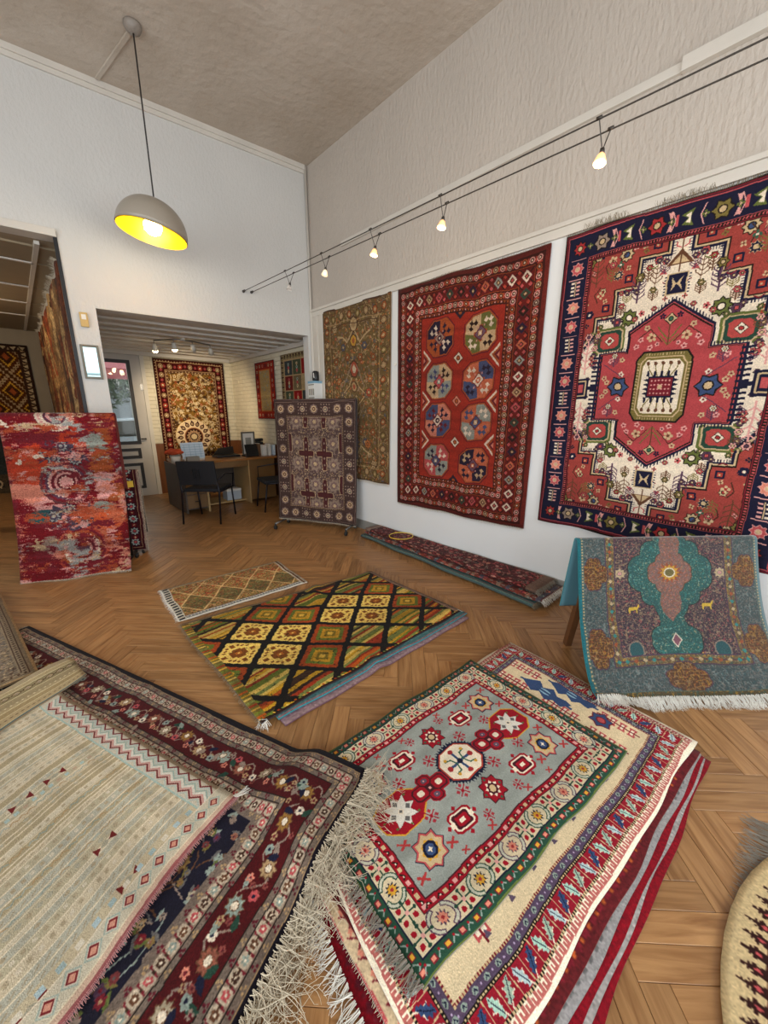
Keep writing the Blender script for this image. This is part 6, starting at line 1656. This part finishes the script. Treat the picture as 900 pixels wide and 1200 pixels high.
# ------------------------------------------------------------------ on the pier between the openings
mat('aged_plastic', 'C2A262', .5); mat('mirror_frame', '6E6A60', .4, .4, bump=.4, bscale=70); mat('mirror_glass', '8FA3A3', .04, 1); mat('paper_white', 'DAD8D2', .7)
def on_far(p, dx, dz, off):
    return fwp(p.x + dx, p.z + dz, off)
c = wf(98.5, 375)
e = empty('wall_thermostat', c, 'small yellowed plastic box on the white pier', 'thermostat')
mb = MB(); mb.slab([on_far(c, -.032, -.065, 0), on_far(c, .032, -.065, 0), on_far(c, .032, .065, 0), on_far(c, -.032, .065, 0)], -FN, .03); mb.build('housing', 'aged_plastic', e, bevel=.006)
mb = MB(); mb.slab([on_far(c, -.018, .0, .03), on_far(c, .018, .0, .03), on_far(c, .018, .045, .03), on_far(c, -.018, .045, .03)], -FN, .004); mb.build('grille', 'paper_white', e)
c = wf(107.5, 424.5)
e = empty('wall_mirror', c, 'narrow mirror in an ornate grey frame on the white pier', 'mirror')
w2, h2 = .075, .16
for x0, x1, z0, z1 in ((-w2, -w2 + .022, -h2, h2), (w2 - .022, w2, -h2, h2), (-w2 + .022, w2 - .022, h2 - .022, h2), (-w2 + .022, w2 - .022, -h2, -h2 + .022)):
    mb = MB(); mb.slab([on_far(c, x0, z0, 0), on_far(c, x1, z0, 0), on_far(c, x1, z1, 0), on_far(c, x0, z1, 0)], -FN, .02); mb.build('frame_rail', 'mirror_frame', e, bevel=.004)
mb = MB(); mb.slab([on_far(c, -w2 + .02, -h2 + .02, .004), on_far(c, w2 - .02, -h2 + .02, .004), on_far(c, w2 - .02, h2 - .02, .004), on_far(c, -w2 + .02, h2 - .02, .004)], -FN, .004); mb.build('glass', 'mirror_glass', e)

# white box on the corner pilaster
mat('print_grey', '8B8880', .7); mat('print_blue', '7FA7BE', .6); mat('box_white', 'DEDEDA', .5)
e = empty('wall_box', (WX - .1, 4.60, 1.66), 'white printed box fixed beside the corner, above the mauve draped rug', 'box')
by0, by1, bx0, bz0, bz1 = 4.545, 4.70, 2.95, 1.58, 1.86
MB().box((bx0, by0, bz0), (WX - .03, by1, bz1)).build('casing', 'box_white', e, bevel=.004)
MB().box((bx0 - .003, by0 - .004, bz1 - .02), (WX - .04, by1, bz1 + .008)).build('blue_rim', 'print_blue', e)
for z in (.07, .235): MB().box((bx0 - .002, by0 + .01, bz0 + z), (bx0, by1 - .01, bz0 + z + .014)).build('printed_line', 'print_grey', e)
for k in range(3): MB().box((bx0 - .002, by0 + .015 + k * .045, bz0 + .11), (bx0, by0 + .045 + k * .045, bz0 + .19)).build('printed_mark', 'print_grey', e)
e = empty('black_device', (bx0 + .08, 4.62, bz1 + .008), 'small black rounded device standing on the white wall box', 'device')
MB().lathe([(0, 0), (.040, 0), (.045, .03), (.042, .11), (.03, .13), (0, .135)], Matrix.Translation((bx0 + .08, 4.63, bz1 + .008)), 16).build('body', 'black_plastic', e, smooth=True)
MB().tube([(bx0 + .04, 4.61, bz1 + .05), (bx0 + .035, 4.61, bz1 + .11)], .006, 6).build('light_strip', 'paper_white', e)

# ------------------------------------------------------------------ office: rugs, track light, furniture
def bwall(xa, xb, za, zb, Y=OYB - .03, amp=.004, seed=0.0):
    q = bil((xa, Y, za), (xb, Y, za), (xb, Y, zb), (xa, Y, zb))
    return lambda u, v: q(u, v) + Vector((0, -abs(wave(u, v, amp, seed)), 0))
fo1 = bwall(1.93, 3.16, .45, 2.40)
r = rug_thing('wall_rug', 'gold rug with scrolling vines and dark red border on the office brick wall', 'gold_vines', fo1, 20, 26, .008, 'back_tan', 'back_red')
fringe('fringe', edge_pts(fo1, 't'), 'jute', r, .03, 150, .002, 3, .4, 0, .3, 81)
def rwall(ya, yb, za, zb, X=OX1 - .03):
    q = bil((X, yb, za), (X, ya, za), (X, ya, zb), (X, yb, zb)); return lambda u, v: q(u, v) + Vector((-abs(wave(u, v, .003, 1)), 0, 0))
ya_, yb_ = wr(322, 450, OX1 - .03).y, wr(300, 450, OX1 - .03).y
fo3 = rwall(ya_, yb_, 1.36, 2.32); r = rug_thing('wall_rug', 'narrow cream rug with bright red border on the office side wall', 'red_frame', fo3, 12, 16, .008, 'back_red', 'back_red')
fringe('fringe', edge_pts(fo3, 'b'), 'pale_cotton', r, .025, 150, .002, 3, .3, .3, .2, 82)
yc_, yd_ = wr(364, 420, OX1 - .03).y, wr(328.5, 420, OX1 - .03).y
fo4 = rwall(5.06, yd_, 1.30, 2.36); rug_thing('wall_rug', 'rug of small square garden panels on the office side wall near the corner', 'panel_garden', fo4, 12, 16, .008, 'back_tan', 'back_tan')
# track light
mat('spot_white', 'C9C4BA', .4); mat('led_warm', 'FFF0D0', .3, emit='FFE0A8', estr=30)
tk = empty('track_light', (2.3, 6.8, OC), 'four-lamp ceiling track light over the office desk', 'light')
tz = OC - .075; pts_ = [fl(x, y, tz) for x, y in ((180, 399), (203, 397.5), (225, 400), (246, 404.5))]
MB().tube(pts_, .010, 8).build('track', 'steel', tk, smooth=True)
md_ = pts_[1].lerp(pts_[2], .5); MB().tube([md_, md_ + Vector((0, 0, .06))], .03, 12).build('mount', 'spot_white', tk, smooth=True)
for k, p in enumerate(pts_):
    MB().tube([p, p - Vector((0, 0, .06))], .007, 6).build('stem', 'steel', tk)
    aim = Vector((.15, .35, -.9)).normalized() if k < 2 else Vector((.3, .5, -.6)).normalized()
    hp = p - Vector((0, 0, .07)); hd = MB().tube([hp - aim * .03, hp + aim * .02, hp + aim * .06], [.022, .034, .040], 14).build('spot_head', 'spot_white', tk, smooth=True)
    MB().lathe([(0, .045), (.034, .05), (.036, .064), (.028, .082), (.012, .092), (0, .094)], Matrix.Translation(hp) @ aim.to_track_quat('Z', 'Y').to_matrix().to_4x4(), 14).build('lens', 'led_warm' if k < 2 else 'spot_white', tk)
    if k < 2:
        d = bpy.data.lights.new('track_spot', 'SPOT'); d.energy = 60; d.color = (1, .80, .52); d.spot_size = 1.5; d.spot_blend = .7; d.shadow_soft_size = .04
        o = bpy.data.objects.new('track_spot', d); COL.objects.link(o); o.location = hp + aim * .12; o.rotation_euler = (Vector((2.7, 8.0, 1.3)) - o.location).to_track_quat('-Z', 'Y').to_euler(); o.parent = tk; o.matrix_parent_inverse = Matrix.Translation(tk.location).inverted()
# desk
mat('desk_top', '9A6636', .3, vary=.2, vscale=6, stretch=(1, 6, 1)); mat('desk_side', '7B5B36', .4, vary=.12, vscale=5); mat('desk_dark', '4A4038', .45); mat('desk_edge', 'B79868', .4)
dk = empty('office_desk', (2.35, 6.5, 0), 'curved wooden office desk with two pedestals in the alcove', 'desk')
front = [(1.60, 5.98), (1.78, 5.99), (1.98, 6.06), (2.12, 6.18), (2.30, 6.22), (2.78, 6.20), (3.22, 6.22)]
MB().prism(front + [(3.22, 6.98), (1.70, 7.05)], .715, .75).build('worktop', 'desk_top', dk, bevel=.004)
MB().box((1.64, 6.04, .02), (1.66, 6.98, .715)).build('side_panel', 'desk_dark', dk)
MB().box((1.66, 6.10, .06), (1.96, 6.60, .70)).build('pedestal', 'desk_dark', dk)
for z0, z1 in ((.08, .28), (.29, .49), (.50, .69)): 
    f = MB().box((1.665, 6.085, z0), (1.955, 6.10, z1)).build('drawer', 'desk_side', dk, bevel=.002); MB().box((1.77, 6.07, (z0 + z1) / 2 - .006), (1.85, 6.085, (z0 + z1) / 2 + .006)).build('drawer_pull', 'dark_steel', f)
MB().box((1.96, 6.08, 0), (1.985, 6.62, .715)).build('end_panel', 'desk_edge', dk)
MB().box((2.72, 6.26, .04), (3.18, 6.90, .715)).build('cupboard', 'desk_side', dk, bevel=.003)
MB().box((2.70, 6.24, 0), (2.72, 6.92, .715)).build('end_panel', 'desk_edge', dk)
MB().box((1.985, 6.86, .18), (2.70, 6.88, .715)).build('modesty_panel', 'desk_dark', dk)
MB().box((2.06, 6.23, .62), (2.70, 6.25, .715)).build('apron', 'desk_side', dk)
MB().box((1.985, 6.4, .02), (2.70, 6.86, .04)).build('foot_shelf', 'desk_edge', dk)
# chairs
mat('chair_fabric', '15151B', .8, bump=.2, bscale=200); mat('chair_tube', '23232A', .35, .6)
def make_chair(name, loc, rz, label):
    r = empty(name, loc, label, 'chair', None, rz)
    W_ = .25
    def part(nm, mb, m, **k):
        o = mb.build(nm, m, None, **k); o.parent = r; return o
    part('seat', MB().box((-.24, -.22, .425), (.24, .24, .475)), 'chair_fabric', bevel=.02)
    M_ = Matrix.Translation((0, -.25, .50)) @ Matrix.Rotation(math.radians(10), 4, 'X')
    bk = MB().box((-.25, -.018, .03), (.25, .018, .36), M_); part('backrest', bk, 'chair_fabric', bevel=.016)
    for k in range(4): o = MB().box((-.05 + k * .026, -.024, .12), (-.04 + k * .026, -.017, .26), M_).build('vent_slot', 'black_plastic', None); o.parent = r
    for s in (-1, 1):
        part('leg', MB().tube([(s * W_, -.30, 0), (s * W_, -.24, .44), (s * W_ * .98, -.262, .56)], .0125, 8), 'chair_tube', smooth=True)
        part('leg', MB().tube([(s * W_, .26, 0), (s * W_, .20, .43)], .0125, 8), 'chair_tube', smooth=True)
        part('seat_rail', MB().tube([(s * W_, -.24, .43), (s * W_, .20, .43)], .0125, 8), 'chair_tube', smooth=True)
        part('armrest', MB().tube([(s * (W_ + .02), .20, .43), (s * (W_ + .04), .20, .63), (s * (W_ + .04), -.1, .66), (s * (W_ + .01), -.255, .60)], .011, 8), 'chair_tube', smooth=True) if s > 0 else None
    part('cross_bar', MB().tube([(-W_, .20, .42), (W_, .20, .42)], .011, 8), 'chair_tube', smooth=True)
    return r
make_chair('visitor_chair', (1.83, 5.62, 0), math.radians(-42), 'black visitor chair with its back to the shop, pulled up to the office desk')
make_chair('visitor_chair', (2.86, 5.62, 0), math.radians(78), 'black visitor chair half hidden behind the mauve rug on the rolling stand')
# round-backed seat behind the desk, paisley cover
ck = ay(227, 511, 7.45); ck.z = 1.06
e = empty('desk_chair', (ck.x, 7.5, 0), 'swivel chair with round paisley-embroidered back behind the desk', 'chair')
bm = bmesh.new(); uvl = bm.loops.layers.uv.new('UVMap')
def disc(bm, R_, y, n=36): return [bm.verts.new((ck.x + R_ * math.cos(k * 2 * math.pi / n), y, ck.z + R_ * math.sin(k * 2 * math.pi / n))) for k in range(n)]
a0, a1, a2 = disc(bm, .285, 7.42), disc(bm, .30, 7.44), disc(bm, .29, 7.48); bm.faces.new(a0)
for A_, B_ in ((a0, a1), (a1, a2)):
    for k in range(36): bm.faces.new((A_[k], A_[(k + 1) % 36], B_[(k + 1) % 36], B_[k]))
bm.faces.new(a2[::-1]); bmesh.ops.recalc_face_normals(bm, faces=bm.faces)
for f in bm.faces:
    for l in f.loops: l[uvl].uv = ((l.vert.co.x - ck.x) / .6 + .5, (l.vert.co.z - ck.z) / .6 + .5)
me = bpy.data.meshes.new('back_cushion'); bm.to_mesh(me); bm.free(); me.materials.append(rug_mat('paisley_disc')); link('back_cushion', me, e)
MB().box((ck.x - .24, 7.30, .44), (ck.x + .24, 7.72, .50)).build('seat', 'chair_fabric', e, bevel=.02); MB().tube([(ck.x, 7.5, .08), (ck.x, 7.5, .45)], .03, 10).build('column', 'chair_tube', e, smooth=True); MB().tube([(ck.x, 7.68, .48), (ck.x, 7.6, .8), (ck.x, 7.48, 1.0)], .02, 8).build('back_stem', 'chair_tube', e, smooth=True)
for k in range(5):
    t = k * 2 * math.pi / 5; MB().tube([(ck.x, 7.5, .10), (ck.x + .27 * math.cos(t), 7.5 + .27 * math.sin(t), .05)], .016, 8).build('base_arm', 'chair_tube', e, smooth=True); MB().tube([(ck.x + .27 * math.cos(t) - .015, 7.5 + .27 * math.sin(t), .025), (ck.x + .27 * math.cos(t) + .015, 7.5 + .27 * math.sin(t), .025)], .025, 10).build('caster_wheel', 'rubber', e)
# things on the desk (top at 0.75 m)
DZt = .75
def on_desk(px, Y): return Vector((ay(px, 530, Y).x, Y, DZt))
mat('screen_paper', 'C9D8E6', .6); mat('orange_cloth', 'D2522A', .8, vary=.3, vscale=12); mat('tin_white', 'CFCBC2', .4); mat('card_brown', '6B4A2E', .6)
p = on_desk(227, 6.45); e = empty('desk_calendar', p, 'pale blue printed sheet on an easel stand at the desk corner', 'calendar')
MB().slab([p + Vector(v) for v in ((-.165, -.0, .03), (.165, .01, .03), (.165, .07, .27), (-.165, .06, .27))], (0, 1, -.25), .006).build('sheet', 'screen_paper', e)
for k in range(6): MB().slab([p + Vector(v) for v in ((-.15, -.002 + .0098 * k, .055 + k * .036), (.15, .008 + .0098 * k, .055 + k * .036), (.15, .0092 + .0098 * k, .060 + k * .036), (-.15, -.0008 + .0098 * k, .060 + k * .036))], (0, -1, .25), .0015).build('printed_line', 'print_blue', e)
for k in range(4): MB().slab([p + Vector(v) for v in ((-.12 + k * .075, -.001, .045), (-.115 + k * .075, -.001, .045), (-.115 + k * .075, .058, .25), (-.12 + k * .075, .058, .25))], (0, -1, .25), .0012).build('printed_line', 'print_blue', e)
MB().box(p + Vector((-.15, -.01, 0)), p + Vector((.15, .12, .03))).build('easel_base', 'tin_white', e, bevel=.004)
p = on_desk(225, 6.33); e = tag(MB().box(p + Vector((-.09, -.04, 0)), p + Vector((.09, .04, .075))).build('tissue_box', 'print_grey', None, bevel=.012), 'small grey box in front of the pale blue calendar', 'box')
p = on_desk(205, 6.30); e = empty('storage_tub', p, 'white tub with grey lid at the end of the desk', 'tub')
MB().lathe([(0, 0), (.06, 0), (.072, .10), (0, .10)], Matrix.Translation(p), 20).build('body', 'tin_white', e, smooth=True); MB().lathe([(0, .115), (.074, .115), (.078, .10), (0, .10)], Matrix.Translation(p), 20).build('lid', 'print_grey', e, smooth=True)
bm = bmesh.new(); bmesh.ops.create_icosphere(bm, subdivisions=3, radius=.1)
for v in bm.verts: v.co = Vector((v.co.x * 1.15, v.co.y, v.co.z * .45)) * (1 + .25 * math.sin(v.co.x * 60) * math.cos(v.co.y * 47 + v.co.z * 30)) + p + Vector((-.01, .02, .16))
me = bpy.data.meshes.new('orange_cloth'); bm.to_mesh(me); bm.free(); me.materials.append(M['orange_cloth']); tag(link('orange_cloth', me), 'crumpled orange cloth lying on the white tub', 'cloth')
p = on_desk(265, 6.64); e = empty('document_case', p, 'flat black document case lying open on the desk', 'case')
MB().box(p + Vector((-.19, -.12, 0)), p + Vector((.19, .14, .035))).build('tray', 'black_plastic', e, bevel=.006); MB().slab([p + Vector(v) for v in ((-.17, .12, .035), (.19, .14, .035), (.21, .22, .15), (-.05, .20, .13))], (0, 1, 0), .012).build('lid', 'black_plastic', e)
p = on_desk(292, 6.66); e = empty('picture_frame', p, 'upright wooden picture frame with white mount on the desk', 'frame')
for x0, x1, z0, z1 in ((-.12, -.095, 0, .40), (.095, .12, 0, .40), (-.095, .095, 0, .025), (-.095, .095, .375, .40)): MB().box(p + Vector((x0, -.01, z0)), p + Vector((x1, .012, z1))).build('frame_rail', 'mirror_frame', e, bevel=.003)
MB().box(p + Vector((-.095, .0, .025)), p + Vector((.095, .006, .375))).build('mount_card', 'paper_white', e); MB().box(p + Vector((-.05, -.004, .10)), p + Vector((.05, .0, .30))).build('print', 'print_grey', e); MB().slab([p + Vector((-.03, .012, .2)), p + Vector((.03, .012, .2)), p + Vector((.03, .10, 0)), p + Vector((-.03, .10, 0))], (0, 1, .3), .006).build('easel_leg', 'card_brown', e)
p = on_desk(296, 6.36); e = empty('laptop', p, 'black laptop seen from behind its lid on the desk', 'laptop')
MB().slab([p + Vector(v) for v in ((-.10, 0, .01), (.12, .02, .01), (.12, .10, .20), (-.10, .08, .20))], (0, 1, -.35), .012).build('screen_lid', 'black_plastic', e); MB().box(p + Vector((-.10, .02, 0)), p + Vector((.12, .22, .018))).build('keyboard_base', 'black_plastic', e)
p = on_desk(303, 6.75); e = empty('black_telephone', p, 'black desk telephone beside the picture frame', 'telephone')
MB().box(p + Vector((-.08, -.06, 0)), p + Vector((.08, .08, .22))).build('body', 'black_plastic', e, bevel=.02); MB().tube([p + Vector((-.09, 0, .24)), p + Vector((.09, 0, .25))], .028, 10).build('handset', 'black_plastic', e, smooth=True)
for k, (px, Y, w_, h_, m, lab) in enumerate(((304.3, 6.46, .05, .20, 'card_brown', 'brown card box standing on the desk beside the white folders'), (310.5, 6.38, .07, .175, 'paper_white', 'first white folder standing on the desk, beside the brown box'), (316.7, 6.36, .04, .19, 'paper_white', 'middle white folder standing on the desk'), (321.5, 6.36, .045, .175, 'screen_paper', 'pale blue folder standing on the desk beside the white ones'))):
    p = on_desk(px, Y); e = empty('folder', p, lab, 'folder'); MB().box(p + Vector((-w_ / 2, 0, 0)), p + Vector((w_ / 2, .16, h_))).build('cover', m, e, bevel=.004); MB().box(p + Vector((-w_ / 2 + .008, .006, h_ - .002)), p + Vector((w_ / 2 - .008, .15, h_ + .004))).build('pages', 'wool_white', e)
# under the desk
mat('carton', 'A9B4C0', .7); p = Vector((2.52, 6.55, .04))
e = empty('storage_carton', p, 'pale carton on the shelf under the desk', 'box'); MB().box(p + Vector((-.12, -.08, 0)), p + Vector((.12, .12, .17))).build('carton_body', 'carton', e, bevel=.003); MB().box(p + Vector((-.122, -.082, .15)), p + Vector((.122, .122, .185))).build('carton_lid', 'paper_white', e)

# ------------------------------------------------------------------ back room rugs
fkr = bwall(-1.3, .40, .95, 2.72, BYB - .03); r = rug_thing('wall_rug', 'brown and gold stepped-diamond kilim on the back-room wall', 'brown_kilim', fkr, 14, 16, .008, 'back_tan', 'back_dark')
SX = .585
def fsw(u, v):
    y = 5.30 + 4.2 * u; z0, z1 = .35, 2.90 - .10 * u
    return Vector((SX - .012 - abs(wave(u * 3, v, .012, .3)) - .02 * abs(math.sin(u * 30)), y, z0 + (z1 - z0) * v + .03 * math.sin(u * 40) * v))
r = rug_thing('wall_rug', 'long tan and rust streaked rug hung edge-on along the back-room side wall', 'streaked', lambda u, v: fsw(1 - u, v), 60, 16, .01, 'back_tan', 'back_dark')
fringe('fringe', [(fsw(u, 1), Vector((-.5, -.1, .6))) for u in np.linspace(0, 1, 40)], 'pale_cotton', r, .05, 120, .002, 3, .4, .3, .4, 91)
LD, RD_ = Vector((-.95, 7.25, 0)), Vector((.10, 6.95, 0)); dd = (RD_ - LD).normalized()
stand(LD + dd * .1, RD_ - dd * .1, 1.30, 'dark metal stand with a dark rug in the back room', False, .15, .15)
fdk, tot = over_bar(LD, RD_, 1.30, .45, .6, .03, .006, .5, .03); rug_thing('draped_rug', 'dark grey-green rug with tan border draped on a stand in the back room', 'dark_green_rug', fdk, 12, 30, .008, 'back_dark', 'back_tan')

# ------------------------------------------------------------------ street behind the glass door
mat('asphalt', '4A4A4C', .9); mat('car_paint', '6C7278', .25, coat=.5); mat('car_glass', '101418', .1); mat('awning_red', '5A1218', .8); mat('foliage', '24351A', .9, vary=.6, vscale=3); mat('trunk', '2C2018', .9)
struct(MB().box((-4, 9.3, -.12), (9, 24, -.06)).build('street_ground', 'asphalt')); struct(MB().box((.76, 8.15, -.08), (1.9, 9.3, -.012)).build('threshold', 'asphalt'))
cc = Vector((2.25, 13.2, -.06)); e = empty('parked_car', cc, 'pale car parked in the street behind the glass door', 'car')
bmc = MB(); body = [(-2.0, .30), (-2.05, .62), (-1.9, .82), (-1.1, .90), (-.55, 1.38), (.75, 1.42), (1.45, .95), (2.0, .86), (2.08, .55), (2.0, .28)]
n_ = len(body); bmc._add([cc + Vector((x, -.82, z)) for x, z in body] + [cc + Vector((x, .82, z)) for x, z in body], [tuple(range(n_)), tuple(range(2 * n_ - 1, n_ - 1, -1))] + [(i, (i + 1) % n_, n_ + (i + 1) % n_, n_ + i) for i in range(n_)])
bmc.build('body', 'car_paint', e, bevel=.05)
for q in ([(-.95, .93), (-.50, 1.30), (.08, 1.34), (.08, .93)], [(.14, .93), (.14, 1.34), (.70, 1.34), (1.25, .96)]):
    MB().slab([cc + Vector((x, -.83, z)) for x, z in q], (0, -1, 0), .01).build('side_window', 'car_glass', e)
for x in (-1.25, 1.25):
    w_ = MB().tube([cc + Vector((x, -.86, .31)), cc + Vector((x, -.64, .31))], .31, 18).build('wheel', 'rubber', e, smooth=True); MB().tube([cc + Vector((x, -.87, .31)), cc + Vector((x, -.85, .31))], .19, 14).build('hub_cap', 'steel', w_)
e = empty('shop_awning', (2.2, 11, 2.4), 'dark red awning over the street behind the glass door', 'awning')
MB().slab([(.9, 11.0, 2.42), (4.2, 11.0, 2.42), (4.2, 12.0, 2.95), (.9, 12.0, 2.95)], (0, 0, 1), .03).build('canopy', 'awning_red', e); MB().box((.9, 10.98, 2.22), (4.2, 11.0, 2.44)).build('valance', 'awning_red', e)
for x in (1.0, 4.1): MB().tube([(x, 11.02, -.06), (x, 11.02, 2.42)], .03, 8).build('post', 'dark_steel', e)
def tree(x, y, h, r_, seed, lab):
    rg = random.Random(seed); e = empty('street_tree', (x, y, -.06), lab, 'tree', 'trees in the street behind the door'); MB().tube([(x, y, -.06), (x + .1, y, h * .5), (x, y, h * .8)], [.14, .11, .05], 8).build('trunk', 'trunk', e, smooth=True)
    vs, fs = [], []
    for k in range(900):
        d = Vector((rg.gauss(0, 1), rg.gauss(0, 1), rg.gauss(0, 1))).normalized() * r_ * rg.random() ** .4; c_ = Vector((x, y, h)) + Vector((d.x, d.y, d.z * .8)); a = Vector((rg.gauss(0, 1), rg.gauss(0, 1), rg.gauss(0, 1))).normalized() * .14; b = a.cross(Vector((rg.gauss(0, 1), rg.gauss(0, 1), 1))).normalized() * .07
        i = len(vs); vs += [tuple(c_ - a), tuple(c_ + b), tuple(c_ + a), tuple(c_ - b)]; fs.append((i, i + 1, i + 2, i + 3))
    me = bpy.data.meshes.new('crown'); me.from_pydata(vs, [], fs); me.materials.append(M['foliage']); link('crown', me, e)['kind'] = 'stuff'
tree(1.9, 15.5, 2.6, 1.3, 1, 'leafy street tree standing behind the parked car'); tree(5.2, 18.0, 3.2, 1.6, 2, 'tallest leafy street tree beyond the awning')
mat('render_wall', '6E6A64', .9, vary=.1); mat('far_glass', '20262B', .2)
e = empty('street_building', (3, 21, -.06), 'pale rendered building across the street behind the door', 'building')
MB().box((-3, 21, -.06), (12, 22, 7.5)).build('facade', 'render_wall', e)
for i in range(6):
    for j in range(2):
        x, z = -1.6 + i * 2.2, .9 + j * 3.0; f_ = MB().box((x, 20.94, z), (x + 1.1, 21, z + 1.6)).build('window', 'far_glass', e); MB().box((x - .06, 20.92, z - .08), (x + 1.16, 20.98, z)).build('window_sill', 'paper_white', f_)
# added back room lamp, out of view, put in so the room isn't black
e = empty('added_globe_lamp', (-.95, 7.6, BC), 'added round white ceiling globe lamp, out of view, brightening the back room', 'lamp')
mat('globe', 'FFF6E4', .4, emit='FFE2B4', estr=5); MB().lathe([(0, 0), (.07, 0), (.07, -.04), (.05, -.06)], Matrix.Translation((-.95, 7.6, BC)), 18).build('ceiling_rose', 'canopy_grey', e, smooth=True)
MB().lathe([(.05, -.055), (.11, -.10), (.14, -.17), (.11, -.25), (.05, -.29), (0, -.30)], Matrix.Translation((-.95, 7.6, BC)), 20).build('globe', 'globe', e, smooth=True)
point('added_globe_light', (-.95, 7.6, BC - .36), 45, (1, .82, .58), .12, e)
